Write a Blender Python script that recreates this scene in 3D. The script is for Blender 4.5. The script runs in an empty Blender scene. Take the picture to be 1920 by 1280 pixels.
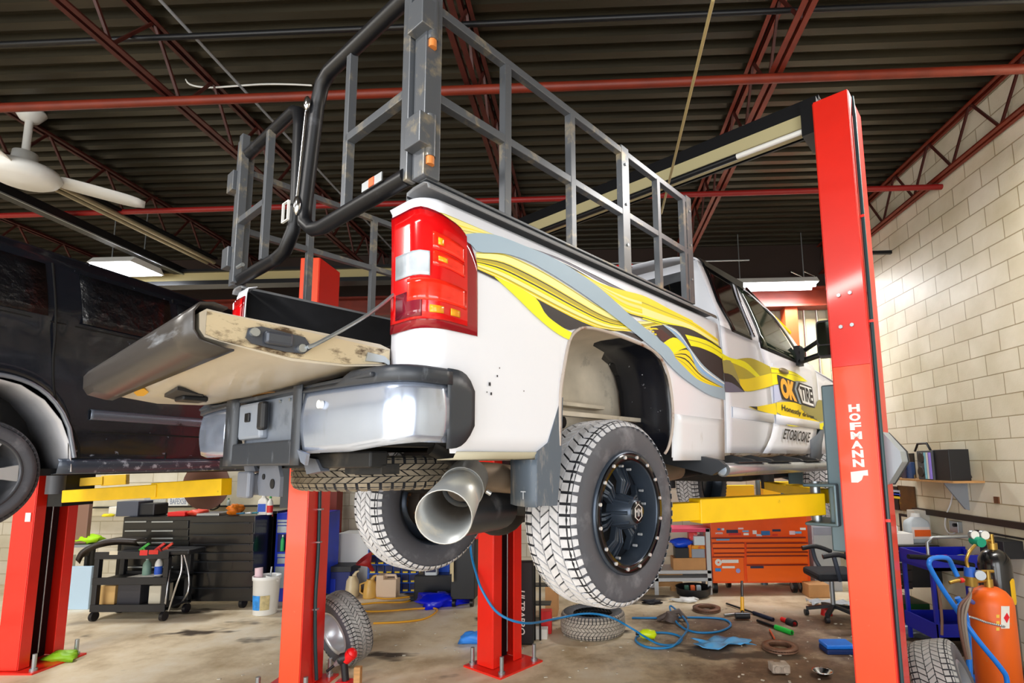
import bpy, math, random
from mathutils import Vector, Matrix
from math import sin, cos, pi, radians
C = bpy.context.scene.collection
rnd = random.Random(7)

# ------------------------------------------------------------------ camera
FPX, PPX, PPY, PITCH, ROLL, YAW, CAMZ = 1009.3, 1073.0, 736.4, .1273, -.0130, -.0313, 1.80
def _basis():
    cp, sp = cos(PITCH), sin(PITCH)
    fw, up, rt = Vector((0, cp, sp)), Vector((0, -sp, cp)), Vector((1, 0, 0))
    r = rt*cos(ROLL)+up*sin(ROLL); u = up*cos(ROLL)-rt*sin(ROLL)
    R = Matrix(((cos(YAW), sin(YAW), 0), (-sin(YAW), cos(YAW), 0), (0, 0, 1)))
    return R@r, R@u, R@fw
CR, CU, CW = _basis()
EYE = Vector((0, 0, CAMZ))
cd = bpy.data.cameras.new('camera'); cam = bpy.data.objects.new('camera', cd); C.objects.link(cam)
cd.sensor_width = 36; cd.lens = FPX*36/1920; cd.shift_x = (960-PPX)/1920; cd.shift_y = (PPY-640)/1920
cd.clip_start = .05; cd.clip_end = 200
cam.matrix_world = Matrix(((CR.x, CU.x, -CW.x, 0), (CR.y, CU.y, -CW.y, 0), (CR.z, CU.z, -CW.z, CAMZ), (0, 0, 0, 1)))
bpy.context.scene.camera = cam
# survey helpers: where the line of sight through a point of the photograph meets a real plane of the place
def hit(px, py, n, p0):
    d = CR*((px-PPX)/FPX)-CU*((py-PPY)/FPX)+CW
    n = Vector(n); t = ((Vector(p0)-EYE).dot(n))/d.dot(n); return EYE+d*t
def fl(px, py, z=0.): return hit(px, py, (0, 0, 1), (0, 0, z))
def pY(px, py, Y): return hit(px, py, (0, 1, 0), (0, Y, 0))
def pX(px, py, X): return hit(px, py, (1, 0, 0), (X, 0, 0))
# truck frame: x forward, y to its left, z up from the floor
TH = .656
TF, TL = Vector((sin(TH), cos(TH), 0)), Vector((-cos(TH), sin(TH), 0))
TX0, TY0 = .9171, 2.1
def tloc(q): return Vector((q.dot(TF)-TX0, q.dot(TL)-TY0, q.z))
def tw(x, y, z): return TF*(TX0+x)+TL*(TY0+y)+Vector((0, 0, z))
def sy(px, py, ty=-.8): return tloc(hit(px, py, TL, TL*(TY0+ty)))
def sx(px, py, tx=0.): return tloc(hit(px, py, TF, TF*(TX0+tx)))
def szt(px, py, z): return tloc(hit(px, py, (0, 0, 1), (0, 0, z)))
def spl(px, py, n, p0): return tloc(hit(px, py, TF*n[0]+TL*n[1]+Vector((0, 0, n[2])), tw(*p0)))

# ------------------------------------------------------------------ mesh builder
class MB:
    def __init__(s): s.v = []; s.f = []; s.sm = []; s.mi = []; s.cur = 0
    def add(s, vs, fs, smooth=False):
        o = len(s.v); s.v += [Vector(v) for v in vs]
        for f in fs: s.f.append([o+i for i in f]); s.sm.append(smooth); s.mi.append(s.cur)
        return s
    def m(s, i): s.cur = i; return s
    def obox(s, c, ax, ay, az):
        c, ax, ay, az = Vector(c), Vector(ax), Vector(ay), Vector(az)
        vs = [c+ax*i+ay*j+az*k for k in (-1, 1) for j in (-1, 1) for i in (-1, 1)]
        return s.add(vs, [(0, 2, 3, 1), (4, 5, 7, 6), (0, 1, 5, 4), (2, 6, 7, 3), (0, 4, 6, 2), (1, 3, 7, 5)])
    def bx(s, x0, x1, y0, y1, z0, z1):
        return s.obox(((x0+x1)/2, (y0+y1)/2, (z0+z1)/2), (abs(x1-x0)/2, 0, 0), (0, abs(y1-y0)/2, 0), (0, 0, abs(z1-z0)/2))
    def box(s, c, sz, rz=0):
        cz, sn = cos(rz), sin(rz)
        return s.obox(c, (cz*sz[0]/2, sn*sz[0]/2, 0), (-sn*sz[1]/2, cz*sz[1]/2, 0), (0, 0, sz[2]/2))
    def beam(s, a, b, w, h, up=(0, 0, 1)):
        a, b = Vector(a), Vector(b); d = (b-a); L = d.length; d.normalize(); u = Vector(up)
        if abs(d.dot(u)) > .98: u = Vector((0, 1, 0))
        x = d.cross(u).normalized(); y = x.cross(d).normalized()
        return s.obox((a+b)/2, d*(L/2), x*(w/2), y*(h/2))
    def ring(s, c, x, y, r, n): return [c+x*(r*cos(2*pi*i/n))+y*(r*sin(2*pi*i/n)) for i in range(n)]
    def tube(s, pts, r, n=8, closed=False, cap=True, ry=None, up=None):
        P = [Vector(p) for p in pts]; m = len(P); rr = r if isinstance(r, (list, tuple)) else [r]*m
        rings = []; px_ = None
        for i in range(m):
            a = P[(i-1) % m] if (closed or i > 0) else P[i]; b = P[(i+1) % m] if (closed or i < m-1) else P[i]
            d = (b-a)
            if d.length < 1e-9: d = Vector((0, 0, 1))
            d.normalize()
            if px_ is None:
                u = Vector(up) if up else (Vector((0, 0, 1)) if abs(d.z) < .9 else Vector((1, 0, 0)))
                x = d.cross(u).normalized()
            else:
                x = (px_-d*px_.dot(d))
                x = x.normalized() if x.length > 1e-6 else d.orthogonal().normalized()
            px_ = x; y = d.cross(x)
            k = (ry/r) if ry else 1.
            rings += [P[i]+x*(rr[i]*cos(2*pi*j/n+pi/n))+y*(rr[i]*k*sin(2*pi*j/n+pi/n)) for j in range(n)]
        fs = []
        for i in range(m if closed else m-1):
            for j in range(n):
                a = i*n+j; b = i*n+(j+1) % n; c = ((i+1) % m)*n+(j+1) % n; d = ((i+1) % m)*n+j
                fs.append((a, b, c, d))
        s.add(rings, fs, n > 4)
        if cap and not closed:
            s.add(rings[:n], [tuple(range(n))[::-1]]); s.add(rings[-n:], [tuple(range(n))])
        return s
    def cyl(s, a, b, r0, r1=None, n=20, cap=True):
        r1 = r0 if r1 is None else r1
        a, b = Vector(a), Vector(b)
        return s.tube([a, b], [r0, r1], n, cap=cap)
    def lathe(s, prof, c=(0, 0, 0), ax=(0, 0, 1), n=32, a0=0, a1=2*pi, smooth=True, ref=None):
        ax = Vector(ax).normalized(); x = Vector(ref) if ref else ax.orthogonal().normalized(); y = ax.cross(x); c = Vector(c)
        full = abs(a1-a0-2*pi) < 1e-6; m = n if full else n+1; vs = []
        for k in range(m):
            a = a0+(a1-a0)*k/n; d = x*cos(a)+y*sin(a)
            vs += [c+d*r+ax*h for r, h in prof]
        q = len(prof); fs = []
        for k in range(n):
            k2 = (k+1) % m
            for i in range(q-1): fs.append((k*q+i, k2*q+i, k2*q+i+1, k*q+i+1))
        return s.add(vs, fs, smooth)
    def prism(s, poly, o, u, v, w, smooth=False):
        o, u, v, w = Vector(o), Vector(u), Vector(v), Vector(w); n = len(poly)
        a = [o+u*p[0]+v*p[1] for p in poly]; b = [p+w for p in a]
        fs = [tuple(range(n)), tuple(range(2*n-1, n-1, -1))]
        s.add(a+b, fs)
        return s.add(a+b, [(i, n+i, n+(i+1) % n, (i+1) % n) for i in range(n)], smooth)
    def grid(s, rows, smooth=True, closed=False):
        nu = len(rows); nv = len(rows[0]); vs = [p for r in rows for p in r]; fs = []
        for i in range(nu if closed else nu-1):
            for j in range(nv-1):
                k = (i+1) % nu; fs.append((i*nv+j, i*nv+j+1, k*nv+j+1, k*nv+j))
        return s.add(vs, fs, smooth)
    def poly(s, pts): return s.add(pts, [tuple(range(len(pts)))])
    def ball(s, c, rx, ry=None, rz=None, n=16, m=10, a0=0., a1=pi):
        ry = ry or rx; rz = rz or rx; c = Vector(c)
        return s.grid([[c+Vector((rx*sin(a0+(a1-a0)*j/m)*cos(2*pi*i/n), ry*sin(a0+(a1-a0)*j/m)*sin(2*pi*i/n), rz*cos(a0+(a1-a0)*j/m))) for j in range(m+1)] for i in range(n)], True, True)
    def blob(s, c, r, amp=.3, seed=1, n=14, m=9, flat=True):
        q = random.Random(seed); ph = [q.uniform(0, 6) for _ in range(8)]; rows = []
        for i in range(n):
            row = []
            for j in range(m+1):
                a, b = 2*pi*i/n, pi*j/m
                k = 1+amp*(sin(3*a+ph[0])*sin(2*b+ph[1])+.6*sin(5*a+ph[2]+3*b)+.4*sin(7*b+ph[3]+2*a))*sin(b)
                z = r[2]*cos(b)*k
                if flat: z = max(z, -r[2]*.9)
                row.append(Vector(c)+Vector((r[0]*sin(b)*cos(a)*k, r[1]*sin(b)*sin(a)*k, z)))
            rows.append(row)
        return s.grid(rows, True, True)
    def build(s, name, mt, parent=None, world=False, bev=0, solid=0, sub=0, dz=None, seg=2, origin=True, offset=0):
        vs = s.v; loc = Vector((0, 0, 0)); rz = 0
        if world and parent is not None:
            M = WM(parent).inverted(); vs = [M@v for v in vs]
        elif parent is not None and parent.name in BASEZ:
            b = BASEZ[parent.name]; vs = [v-Vector((0, 0, b)) for v in vs]
        elif parent is None and origin and vs:
            xs = [v.x for v in vs]; ys = [v.y for v in vs]; z0 = min(v.z for v in vs)
            loc = Vector(((min(xs)+max(xs))/2, (min(ys)+max(ys))/2, z0)); vs = [v-loc for v in vs]
        me = bpy.data.meshes.new(name); me.from_pydata([tuple(v) for v in vs], [], s.f)
        me.polygons.foreach_set('use_smooth', s.sm); me.polygons.foreach_set('material_index', s.mi)
        for q in (mt if isinstance(mt, (list, tuple)) else [mt]): me.materials.append(q)
        me.validate(); me.update()
        o = bpy.data.objects.new(name, me); C.objects.link(o); o.location = loc
        if parent is not None: o.parent = parent; LOCM[o.name] = WM(parent); 
        if parent is not None and parent.name in BASEZ and not world: BASEZ[o.name] = BASEZ[parent.name]
        if parent is None: LOCM[o.name] = Matrix.Translation(loc)
        if solid: k = o.modifiers.new('s', 'SOLIDIFY'); k.thickness = solid; k.offset = offset
        if bev: k = o.modifiers.new('b', 'BEVEL'); k.width = bev; k.segments = seg; k.limit_method = 'ANGLE'; k.angle_limit = .6; k.harden_normals = False
        if sub: k = o.modifiers.new('u', 'SUBSURF'); k.levels = sub; k.render_levels = sub
        return o
BASEZ = {}; LOCM = {}
def WM(o): return LOCM.get(o.name, Matrix())
def tag(o, label=None, cat=None, group=None, kind=None):
    if label: o['label'] = label
    if cat: o['category'] = cat
    if group: o['group'] = group
    if kind: o['kind'] = kind
    return o
def thing(name, label, cat, loc=(0, 0, 0), rz=0, group=None):
    o = bpy.data.objects.new(name, None); C.objects.link(o); o.empty_display_size = .1
    o.location = loc; o.rotation_euler = (0, 0, rz); LOCM[o.name] = Matrix.Translation(Vector(loc))@Matrix.Rotation(rz, 4, 'Z')
    return tag(o, label, cat, group)
def kids(o): return [c for c in C.objects if c.parent == o]
def copy_tree(o, loc=None, rz=None, label=None, parent=None):
    c = o.copy(); C.objects.link(c)
    if parent is not None: c.parent = parent
    if loc is not None: c.location = loc
    if rz is not None: c.rotation_euler = (0, 0, rz)
    if label: c['label'] = label
    for ch in kids(o): copy_tree(ch, parent=c)
    return c
def struct(o): o['kind'] = 'structure'; return o

# ------------------------------------------------------------------ materials
def lin(c):
    if isinstance(c, str): c = tuple(int(c[i:i+2], 16)/255 for i in (0, 2, 4))
    return tuple((x/12.92 if x <= .04045 else ((x+.055)/1.055)**2.4) for x in c)+(1,)
MATS = {}
def mat(name, col, rough=.5, metal=0., var=0., scale=6., dirt=None, damt=.5, dscale=3., bump=0., bscale=40., emit=0., coat=0., alpha=1., stretch=(1, 1, 1), dsharp=.12):
    if name in MATS: return MATS[name]
    m = bpy.data.materials.new(name); m.use_nodes = True; nt = m.node_tree; N = nt.nodes; Lk = nt.links
    b = N['Principled BSDF']; c = lin(col)
    b.inputs['Base Color'].default_value = c; b.inputs['Roughness'].default_value = rough; b.inputs['Metallic'].default_value = metal
    if coat: b.inputs['Coat Weight'].default_value = coat; b.inputs['Coat Roughness'].default_value = .08
    if emit: b.inputs['Emission Color'].default_value = c; b.inputs['Emission Strength'].default_value = emit
    if alpha < 1: b.inputs['Alpha'].default_value = alpha
    tc = N.new('ShaderNodeTexCoord'); mp = N.new('ShaderNodeMapping'); mp.inputs['Scale'].default_value = stretch
    Lk.new(tc.outputs['Object'], mp.inputs['Vector']); src = None
    if var:
        n = N.new('ShaderNodeTexNoise'); n.inputs['Scale'].default_value = scale; n.inputs['Detail'].default_value = 5
        Lk.new(mp.outputs[0], n.inputs['Vector'])
        r = N.new('ShaderNodeValToRGB'); r.color_ramp.elements[0].position = .3; r.color_ramp.elements[1].position = .7
        r.color_ramp.elements[0].color = tuple(max(0, x*(1-var)) for x in c[:3])+(1,); r.color_ramp.elements[1].color = tuple(min(1, x*(1+var)) for x in c[:3])+(1,)
        Lk.new(n.outputs['Fac'], r.inputs[0]); src = r.outputs[0]
    if dirt:
        n = N.new('ShaderNodeTexNoise'); n.inputs['Scale'].default_value = dscale; n.inputs['Detail'].default_value = 9; n.inputs['Roughness'].default_value = .65
        Lk.new(mp.outputs[0], n.inputs['Vector'])
        r = N.new('ShaderNodeValToRGB'); t = .72-.42*damt
        r.color_ramp.elements[0].position = t; r.color_ramp.elements[1].position = t+dsharp
        mx = N.new('ShaderNodeMix'); mx.data_type = 'RGBA'; mx.inputs['A'].default_value = c; mx.inputs['B'].default_value = lin(dirt)
        Lk.new(n.outputs['Fac'], r.inputs[0]); Lk.new(r.outputs[0], mx.inputs['Factor'])
        if src: Lk.new(src, mx.inputs['A'])
        src = mx.outputs['Result']
    if src: Lk.new(src, b.inputs['Base Color'])
    if bump:
        n = N.new('ShaderNodeTexNoise'); n.inputs['Scale'].default_value = bscale; n.inputs['Detail'].default_value = 4
        Lk.new(mp.outputs[0], n.inputs['Vector'])
        q = N.new('ShaderNodeBump'); q.inputs['Strength'].default_value = bump; q.inputs['Distance'].default_value = .02
        Lk.new(n.outputs['Fac'], q.inputs['Height']); Lk.new(q.outputs[0], b.inputs['Normal'])
    MATS[name] = m; return m
def glass(name, col, rough=.03, a=.5):
    m = mat(name, col, rough, 0); b = m.node_tree.nodes['Principled BSDF']
    b.inputs['Alpha'].default_value = a; b.inputs['Specular IOR Level'].default_value = .8; return m

# ------------------------------------------------------------------ lettering
_cur = bpy.data.curves.new('lettering', 'FONT'); _to = bpy.data.objects.new('lettering', _cur)
def letters(mb, txt, fn, bold=0., shear=0., thick=None, fill=False):
    """adds the letters of txt to mb; text space is x 0..w, y 0..h(1 = line height); fn maps (x/w, y) -> point"""
    _cur.body = txt; _cur.size = 1.; _cur.offset = bold; _cur.shear = shear; _cur.resolution_u = 3
    C.objects.link(_to); bpy.context.view_layer.update()
    dg = bpy.context.evaluated_depsgraph_get(); me = bpy.data.meshes.new_from_object(_to.evaluated_get(dg))
    C.objects.unlink(_to)
    xs = [v.co.x for v in me.vertices]; ys = [v.co.y for v in me.vertices]
    x0, x1, y0, y1 = min(xs), max(xs), min(ys), max(ys)
    mb.add([fn((v.co.x-x0)/(x1-x0), (v.co.y-y0)/(y1-y0)) for v in me.vertices], [tuple(p.vertices) for p in me.polygons])
    bpy.data.meshes.remove(me)
def quad_fn(a, b, c, d):
    """bilinear patch: a lower left, b lower right, c upper right, d upper left"""
    a, b, c, d = map(Vector, (a, b, c, d))
    return lambda u, v: a*(1-u)*(1-v)+b*u*(1-v)+c*u*v+d*(1-u)*v
def arc(c, r, a0, a1, n=6): return [(c[0]+r*cos(a0+(a1-a0)*i/n), c[1]+r*sin(a0+(a1-a0)*i/n)) for i in range(n+1)]
def rrect(x0, x1, y0, y1, r, n=5):
    return arc((x1-r, y0+r), r, -pi/2, 0, n)+arc((x1-r, y1-r), r, 0, pi/2, n)+arc((x0+r, y1-r), r, pi/2, pi, n)+arc((x0+r, y0+r), r, pi, 1.5*pi, n)
def smoothp(P, k=6, closed=False):
    P = [Vector(p) for p in P]; n = len(P); out = []
    for i in range(n if closed else n-1):
        g = lambda j: P[j % n] if closed else P[max(0, min(n-1, j))]
        a, b, c, d = g(i-1), g(i), g(i+1), g(i+2)
        for t in range(k):
            u = t/k; out.append(.5*((2*b)+(c-a)*u+(2*a-5*b+4*c-d)*u*u+(3*b-a-3*c+d)*u**3))
    if not closed: out.append(P[-1])
    return out
# ------------------------------------------------------------------ shared materials
M_deck = mat('galvanised_deck', '3b362a', .38, .4, var=.3, scale=2., stretch=(.3, 3, 1))
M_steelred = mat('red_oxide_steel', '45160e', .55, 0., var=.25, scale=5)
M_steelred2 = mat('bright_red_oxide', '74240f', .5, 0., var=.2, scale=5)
M_black = mat('black_steel', '17181b', .4, .3)
M_blackpl = mat('black_plastic', '1b1c20', .5)
M_rubber = mat('rubber', '2a2b31', .62, var=.2, scale=12)
M_white = mat('white_plastic', 'e8e8e4', .4)
M_chrome = mat('chrome', 'c9ccd2', .15, 1.)
M_zinc = mat('zinc', 'aab0b4', .35, .8)
M_liftred = mat('lift_red', 'ea2413', .38, 0, var=.06, scale=3, coat=.3)
M_liftred_lit = mat('lift_red_lit', 'f24a18', .42, 0, var=.08, scale=2, dirt='f08060', damt=.1, dscale=30, coat=.2)  # lit copy of the lift red: light on the front faces painted as orange
M_yellow = mat('lift_yellow', 'f6c80a', .45, 0, var=.08, scale=6, dirt='8a6a20', damt=.12, dscale=14)
M_grey = mat('grey_paint', '8d9299', .5)
M_wood = mat('raw_wood', 'b98a55', .65, var=.2, scale=9, stretch=(1, 8, 8))
M_card = mat('cardboard', 'c99662', .8, var=.08, scale=6)
M_paper = mat('paper', 'e6e4dc', .7, var=.03)
M_blue = mat('tool_blue', '0a2fb8', .4, var=.1)

# ------------------------------------------------------------------ floor
def floor_mat():
    m = bpy.data.materials.new('stained_concrete'); m.use_nodes = True; nt = m.node_tree; N = nt.nodes; L = nt.links; b = N['Principled BSDF']
    tc = N.new('ShaderNodeTexCoord')
    def noise(sc, det=8, ro=.6, st=(1, 1, 1)):
        mp = N.new('ShaderNodeMapping'); mp.inputs['Scale'].default_value = st; L.new(tc.outputs['Object'], mp.inputs['Vector'])
        n = N.new('ShaderNodeTexNoise'); n.inputs['Scale'].default_value = sc; n.inputs['Detail'].default_value = det; n.inputs['Roughness'].default_value = ro
        L.new(mp.outputs[0], n.inputs['Vector']); return n.outputs['Fac']
    def ramp(f, stops):
        r = N.new('ShaderNodeValToRGB'); e = r.color_ramp.elements
        e[0].position, e[0].color = stops[0][0], lin(stops[0][1]); e[1].position, e[1].color = stops[-1][0], lin(stops[-1][1])
        for p, c in stops[1:-1]:
            q = e.new(p); q.color = lin(c)
        L.new(f, r.inputs[0]); return r.outputs[0]
    def mix(fac, A, B, mode='MIX'):
        x = N.new('ShaderNodeMix'); x.data_type = 'RGBA'; x.blend_type = mode
        L.new(fac, x.inputs['Factor']) if not isinstance(fac, float) else setattr(x.inputs['Factor'], 'default_value', fac)
        for k, v in (('A', A), ('B', B)):
            if isinstance(v, str): x.inputs[k].default_value = lin(v)
            else: L.new(v, x.inputs[k])
        return x.outputs['Result']
    base = ramp(noise(1.6, 10, .65), [(.3, 'b39a74'), (.5, 'e2d0b0'), (.7, 'f0e6d2')])
    # worn, oil-soaked working area to the right of the bay
    sep = N.new('ShaderNodeSeparateXYZ'); L.new(tc.outputs['Object'], sep.inputs[0])
    def mth(op, a, bb):
        q = N.new('ShaderNodeMath'); q.operation = op
        for i, v in enumerate((a, bb)):
            if isinstance(v, (int, float)): q.inputs[i].default_value = v
            else: L.new(v, q.inputs[i])
        return q.outputs[0]
    n2 = noise(.9, 6, .7)
    f = mth('ADD', mth('MULTIPLY', mth('ADD', sep.outputs[0], -.1), .8), mth('MULTIPLY', mth('ADD', n2, -.5), 4.))
    gate = mth('MULTIPLY', mth('MINIMUM', mth('MAXIMUM', f, 0.), 1.), mth('MINIMUM', mth('MAXIMUM', mth('MULTIPLY', mth('SUBTRACT', 7.1, sep.outputs[1]), 1.6), 0.), 1.))
    oily = ramp(noise(2.4, 9, .7), [(.32, '4a3828'), (.5, '705843'), (.66, 'a08a70')])
    c1 = mix(gate, base, oily)
    spots = ramp(noise(.62, 4, .55, (1., 1.7, 1)), [(.59, '000000'), (.63, 'ffffff')])
    c2 = mix(spots, c1, '4a3d30')
    speck = ramp(noise(34, 3, .5), [(.7, '000000'), (.74, 'ffffff')])
    c3 = mix(speck, c2, 'cfc8bc')
    L.new(c3, b.inputs['Base Color'])
    r = N.new('ShaderNodeMapRange'); r.inputs['To Min'].default_value = .35; r.inputs['To Max'].default_value = .75
    L.new(noise(3, 5), r.inputs[0]); L.new(r.outputs[0], b.inputs['Roughness'])
    bp = N.new('ShaderNodeBump'); bp.inputs['Strength'].default_value = .25; bp.inputs['Distance'].default_value = .01; L.new(noise(14, 8), bp.inputs['Height']); L.new(bp.outputs[0], b.inputs['Normal'])
    return m
XR, YB, XL, YF, ZD = 3.8, 8.5, -10.5, -3.2, 5.2
fb = MB(); fb.bx(XL-.2, XR+.2, YF-.2, YB+.2, -.12, 0); struct(fb.build('floor', floor_mat(), origin=False))

def block_mat(name, axis, zoff, c1='eee7d2', c2='e2d9bf', mortar='b5a583'):
    m = bpy.data.materials.new(name); m.use_nodes = True; nt = m.node_tree; N = nt.nodes; L = nt.links; b = N['Principled BSDF']
    tc = N.new('ShaderNodeTexCoord'); sep = N.new('ShaderNodeSeparateXYZ'); L.new(tc.outputs['Object'], sep.inputs[0])
    cb = N.new('ShaderNodeCombineXYZ'); L.new(sep.outputs[axis], cb.inputs[0])
    ad = N.new('ShaderNodeMath'); ad.inputs[1].default_value = zoff; L.new(sep.outputs[2], ad.inputs[0]); L.new(ad.outputs[0], cb.inputs[1])
    br = N.new('ShaderNodeTexBrick'); br.inputs['Scale'].default_value = 1; br.inputs['Brick Width'].default_value = .4; br.inputs['Row Height'].default_value = .2
    br.inputs['Mortar Size'].default_value = .006; br.inputs['Mortar Smooth'].default_value = .35; br.inputs['Bias'].default_value = 0
    br.inputs['Color1'].default_value = lin(c1); br.inputs['Color2'].default_value = lin(c2); br.inputs['Mortar'].default_value = lin(mortar)
    L.new(cb.outputs[0], br.inputs['Vector'])
    n = N.new('ShaderNodeTexNoise'); n.inputs['Scale'].default_value = 2.2; n.inputs['Detail'].default_value = 7; L.new(tc.outputs['Object'], n.inputs['Vector'])
    r = N.new('ShaderNodeValToRGB'); r.color_ramp.elements[0].position = .3; r.color_ramp.elements[0].color = (.8, .78, .7, 1); r.color_ramp.elements[1].position = .62; r.color_ramp.elements[1].color = (1, 1, 1, 1)
    L.new(n.outputs['Fac'], r.inputs[0])
    mx = N.new('ShaderNodeMix'); mx.data_type = 'RGBA'; mx.blend_type = 'MULTIPLY'; mx.inputs['Factor'].default_value = 1
    L.new(br.outputs['Color'], mx.inputs['A']); L.new(r.outputs[0], mx.inputs['B']); L.new(mx.outputs['Result'], b.inputs['Base Color'])
    b.inputs['Roughness'].default_value = .45
    inv = N.new('ShaderNodeMath'); inv.operation = 'SUBTRACT'; inv.inputs[0].default_value = 1; L.new(br.outputs['Fac'], inv.inputs[1])
    bp = N.new('ShaderNodeBump'); bp.inputs['Strength'].default_value = .7; bp.inputs['Distance'].default_value = .012; L.new(inv.outputs[0], bp.inputs['Height'])
    n3 = N.new('ShaderNodeTexNoise'); n3.inputs['Scale'].default_value = 60; L.new(tc.outputs['Object'], n3.inputs['Vector'])
    bp2 = N.new('ShaderNodeBump'); bp2.inputs['Strength'].default_value = .12; bp2.inputs['Distance'].default_value = .01; L.new(n3.outputs['Fac'], bp2.inputs['Height']); L.new(bp.outputs[0], bp2.inputs['Normal'])
    L.new(bp2.outputs[0], b.inputs['Normal']); return m
bw = block_mat('painted_block_wall', 1, .04); bb = block_mat('painted_block_back', 0, .04, 'dcd6c6', 'd4ccb8', 'bdb299')
w = MB(); w.bx(XR, XR+.2, YF, YB+.2, 0, 5.6); struct(w.build('wall_right', bw, origin=False))
w = MB(); w.bx(XL, XR, YB, YB+.2, 0, 5.6); struct(w.build('wall_back', bb, origin=False))
w = MB(); w.bx(XL-.2, XL, YF, YB+.2, 0, 5.6); struct(w.build('wall_left', bb, origin=False))
# bay-door wall behind the photographer: piers and a lintel around three open doorways
w = MB()
for a, b in ((XL, -8.9), (-5.5, -4.7), (-1.3, -.5), (2.9, XR)): w.bx(a, b, YF-.2, YF, 0, 3.9)
w.bx(XL, XR, YF-.2, YF, 3.9, 5.6); struct(w.build('wall_front', bb, origin=False))
w = MB(); w.bx(-60, 60, -60, YF-.21, -.12, -.02); struct(w.build('floor_yard', mat('yard_asphalt', '8c8a86', .8, var=.1), origin=False))

# corrugated deck
dk = MB(); prof = []
P = .175; y = YF-.2; i = 0
while y < YB+.2:
    prof += [(y, 0.), (y+.070, 0.), (y+.080, .06), (y+.165, .06)]; y += P
rows = [[Vector((x, yy, ZD+zz)) for yy, zz in prof] for x in (XL-.2, XR+.2)]
dk.grid(rows, False); struct(dk.build('ceiling', M_deck, solid=.004, origin=False))
rf = MB(); rf.bx(XL-.2, XR+.2, YF-.2, YB+.2, ZD+.08, ZD+.2); struct(rf.build('ceiling_roof_board', mat('roof_board', '3a352c', .9), origin=False))

# open-web joists, each one thing with chords and webs
def joist(X, label, zb=4.7, y0=YF, y1=YB, m=M_steelred):
    t = thing('roof_joist', label, 'joist', (X, (y0+y1)/2, zb), 0, 'red oxide open web joists under the metal deck')
    for nm, z in (('bottom_chord', zb), ('top_chord', ZD-.05)):
        b = MB()
        for s in (-1, 1):
            b.bx(X+s*.012, X+s*.052, y0, y1, z, z+.006); b.bx(X+s*.012, X+s*.018, y0, y1, z, z+.045)
        b.build(nm, m, t, world=True)
    n = int((y1-y0)/.62); st = (y1-y0)/n
    wb = MB()
    for i in range(n):
        a = y0+i*st
        wb.beam((X, a, zb+.02), (X, a+st/2, ZD-.02), .02, .02); wb.beam((X, a+st/2, ZD-.02), (X, a+st, zb+.02), .02, .02)
    wb.build('web', M_steelred, t, world=True)
    return t
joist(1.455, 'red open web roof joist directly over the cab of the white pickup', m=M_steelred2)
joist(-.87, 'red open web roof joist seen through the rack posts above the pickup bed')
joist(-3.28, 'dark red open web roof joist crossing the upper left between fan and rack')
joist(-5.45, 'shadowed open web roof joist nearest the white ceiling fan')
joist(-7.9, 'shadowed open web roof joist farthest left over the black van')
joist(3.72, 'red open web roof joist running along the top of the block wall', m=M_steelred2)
def pipe(name, label, a, b, r, m, cat='pipe', n=10):
    q = MB(); q.cyl(a, b, r, n=n); return tag(q.build(name, m), label, cat)
pipe('gas_pipe', 'red pipe running across the whole ceiling in front of the lift beam', (XL, 3.85, 4.66), (XR, 3.78, 4.66), .035, M_steelred2)
pipe('gas_pipe', 'thin black conduit pipe just behind the nearest red ceiling pipe', (XL, 3.5, 4.9), (XR, 3.42, 4.9), .02, M_black)
pipe('gas_pipe', 'farther dark red pipe crossing the ceiling behind the lift beam', (XL, 5.62, 4.66), (XR, 5.55, 4.66), .03, mat('deep_red', '8a1410', .5))
pipe('sprinkler_pipe', 'thin pale pipe crossing low under the deck near the back wall', (XL, 7.4, 4.6), (2.3, 7.4, 4.6), .012, M_zinc)
# long thin conduits running with the joists
pipe('ceiling_conduit', 'thin tan conduit hanging between the two right-hand roof joists', pX(1337, 0, .55), pX(1240, 400, .55), .008, mat('tan_conduit', 'a08f62', .5), 'conduit')
a = fl(300, 0, 5.0); b = fl(600, 350, 5.0)
q = MB(); q.cyl(a+Vector((0, -1.5, 0)), (a.x, 8.3, 5.), .012, n=8); tag(q.build('ceiling_conduit', M_grey), 'long pale conduit running beside the left roof joist', 'conduit')
# looped white cable under the left joist
pt = [pY(x, y, 4.3) for x, y in ((330, 10), (342, 60), (346, 105), (347, 140), (356, 158), (390, 164), (430, 162), (490, 158), (540, 158), (585, 160))]
q = MB(); q.tube(smoothp(pt, 4), .008, 6); tag(q.build('hanging_cable', M_white), 'white cable dropping from the joist then running level above the left rack gate', 'cable')
p = pY(327, 78, 4.2)
t = thing('cord_plug', 'small grey plug with yellow tip hanging under the upper left ceiling', 'plug', p, 0)
q = MB(); q.cyl(p+Vector((-.03, 0, .07)), p+Vector((0, 0, -.03)), .03, .025); q.build('body', M_grey, t, world=True)
q = MB(); q.cyl(p+Vector((-.03, -.02, -.03)), p+Vector((-.03, -.02, -.075)), .022); q.build('tip', mat('plug_yellow', 'f0c010', .5), t, world=True)
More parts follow.
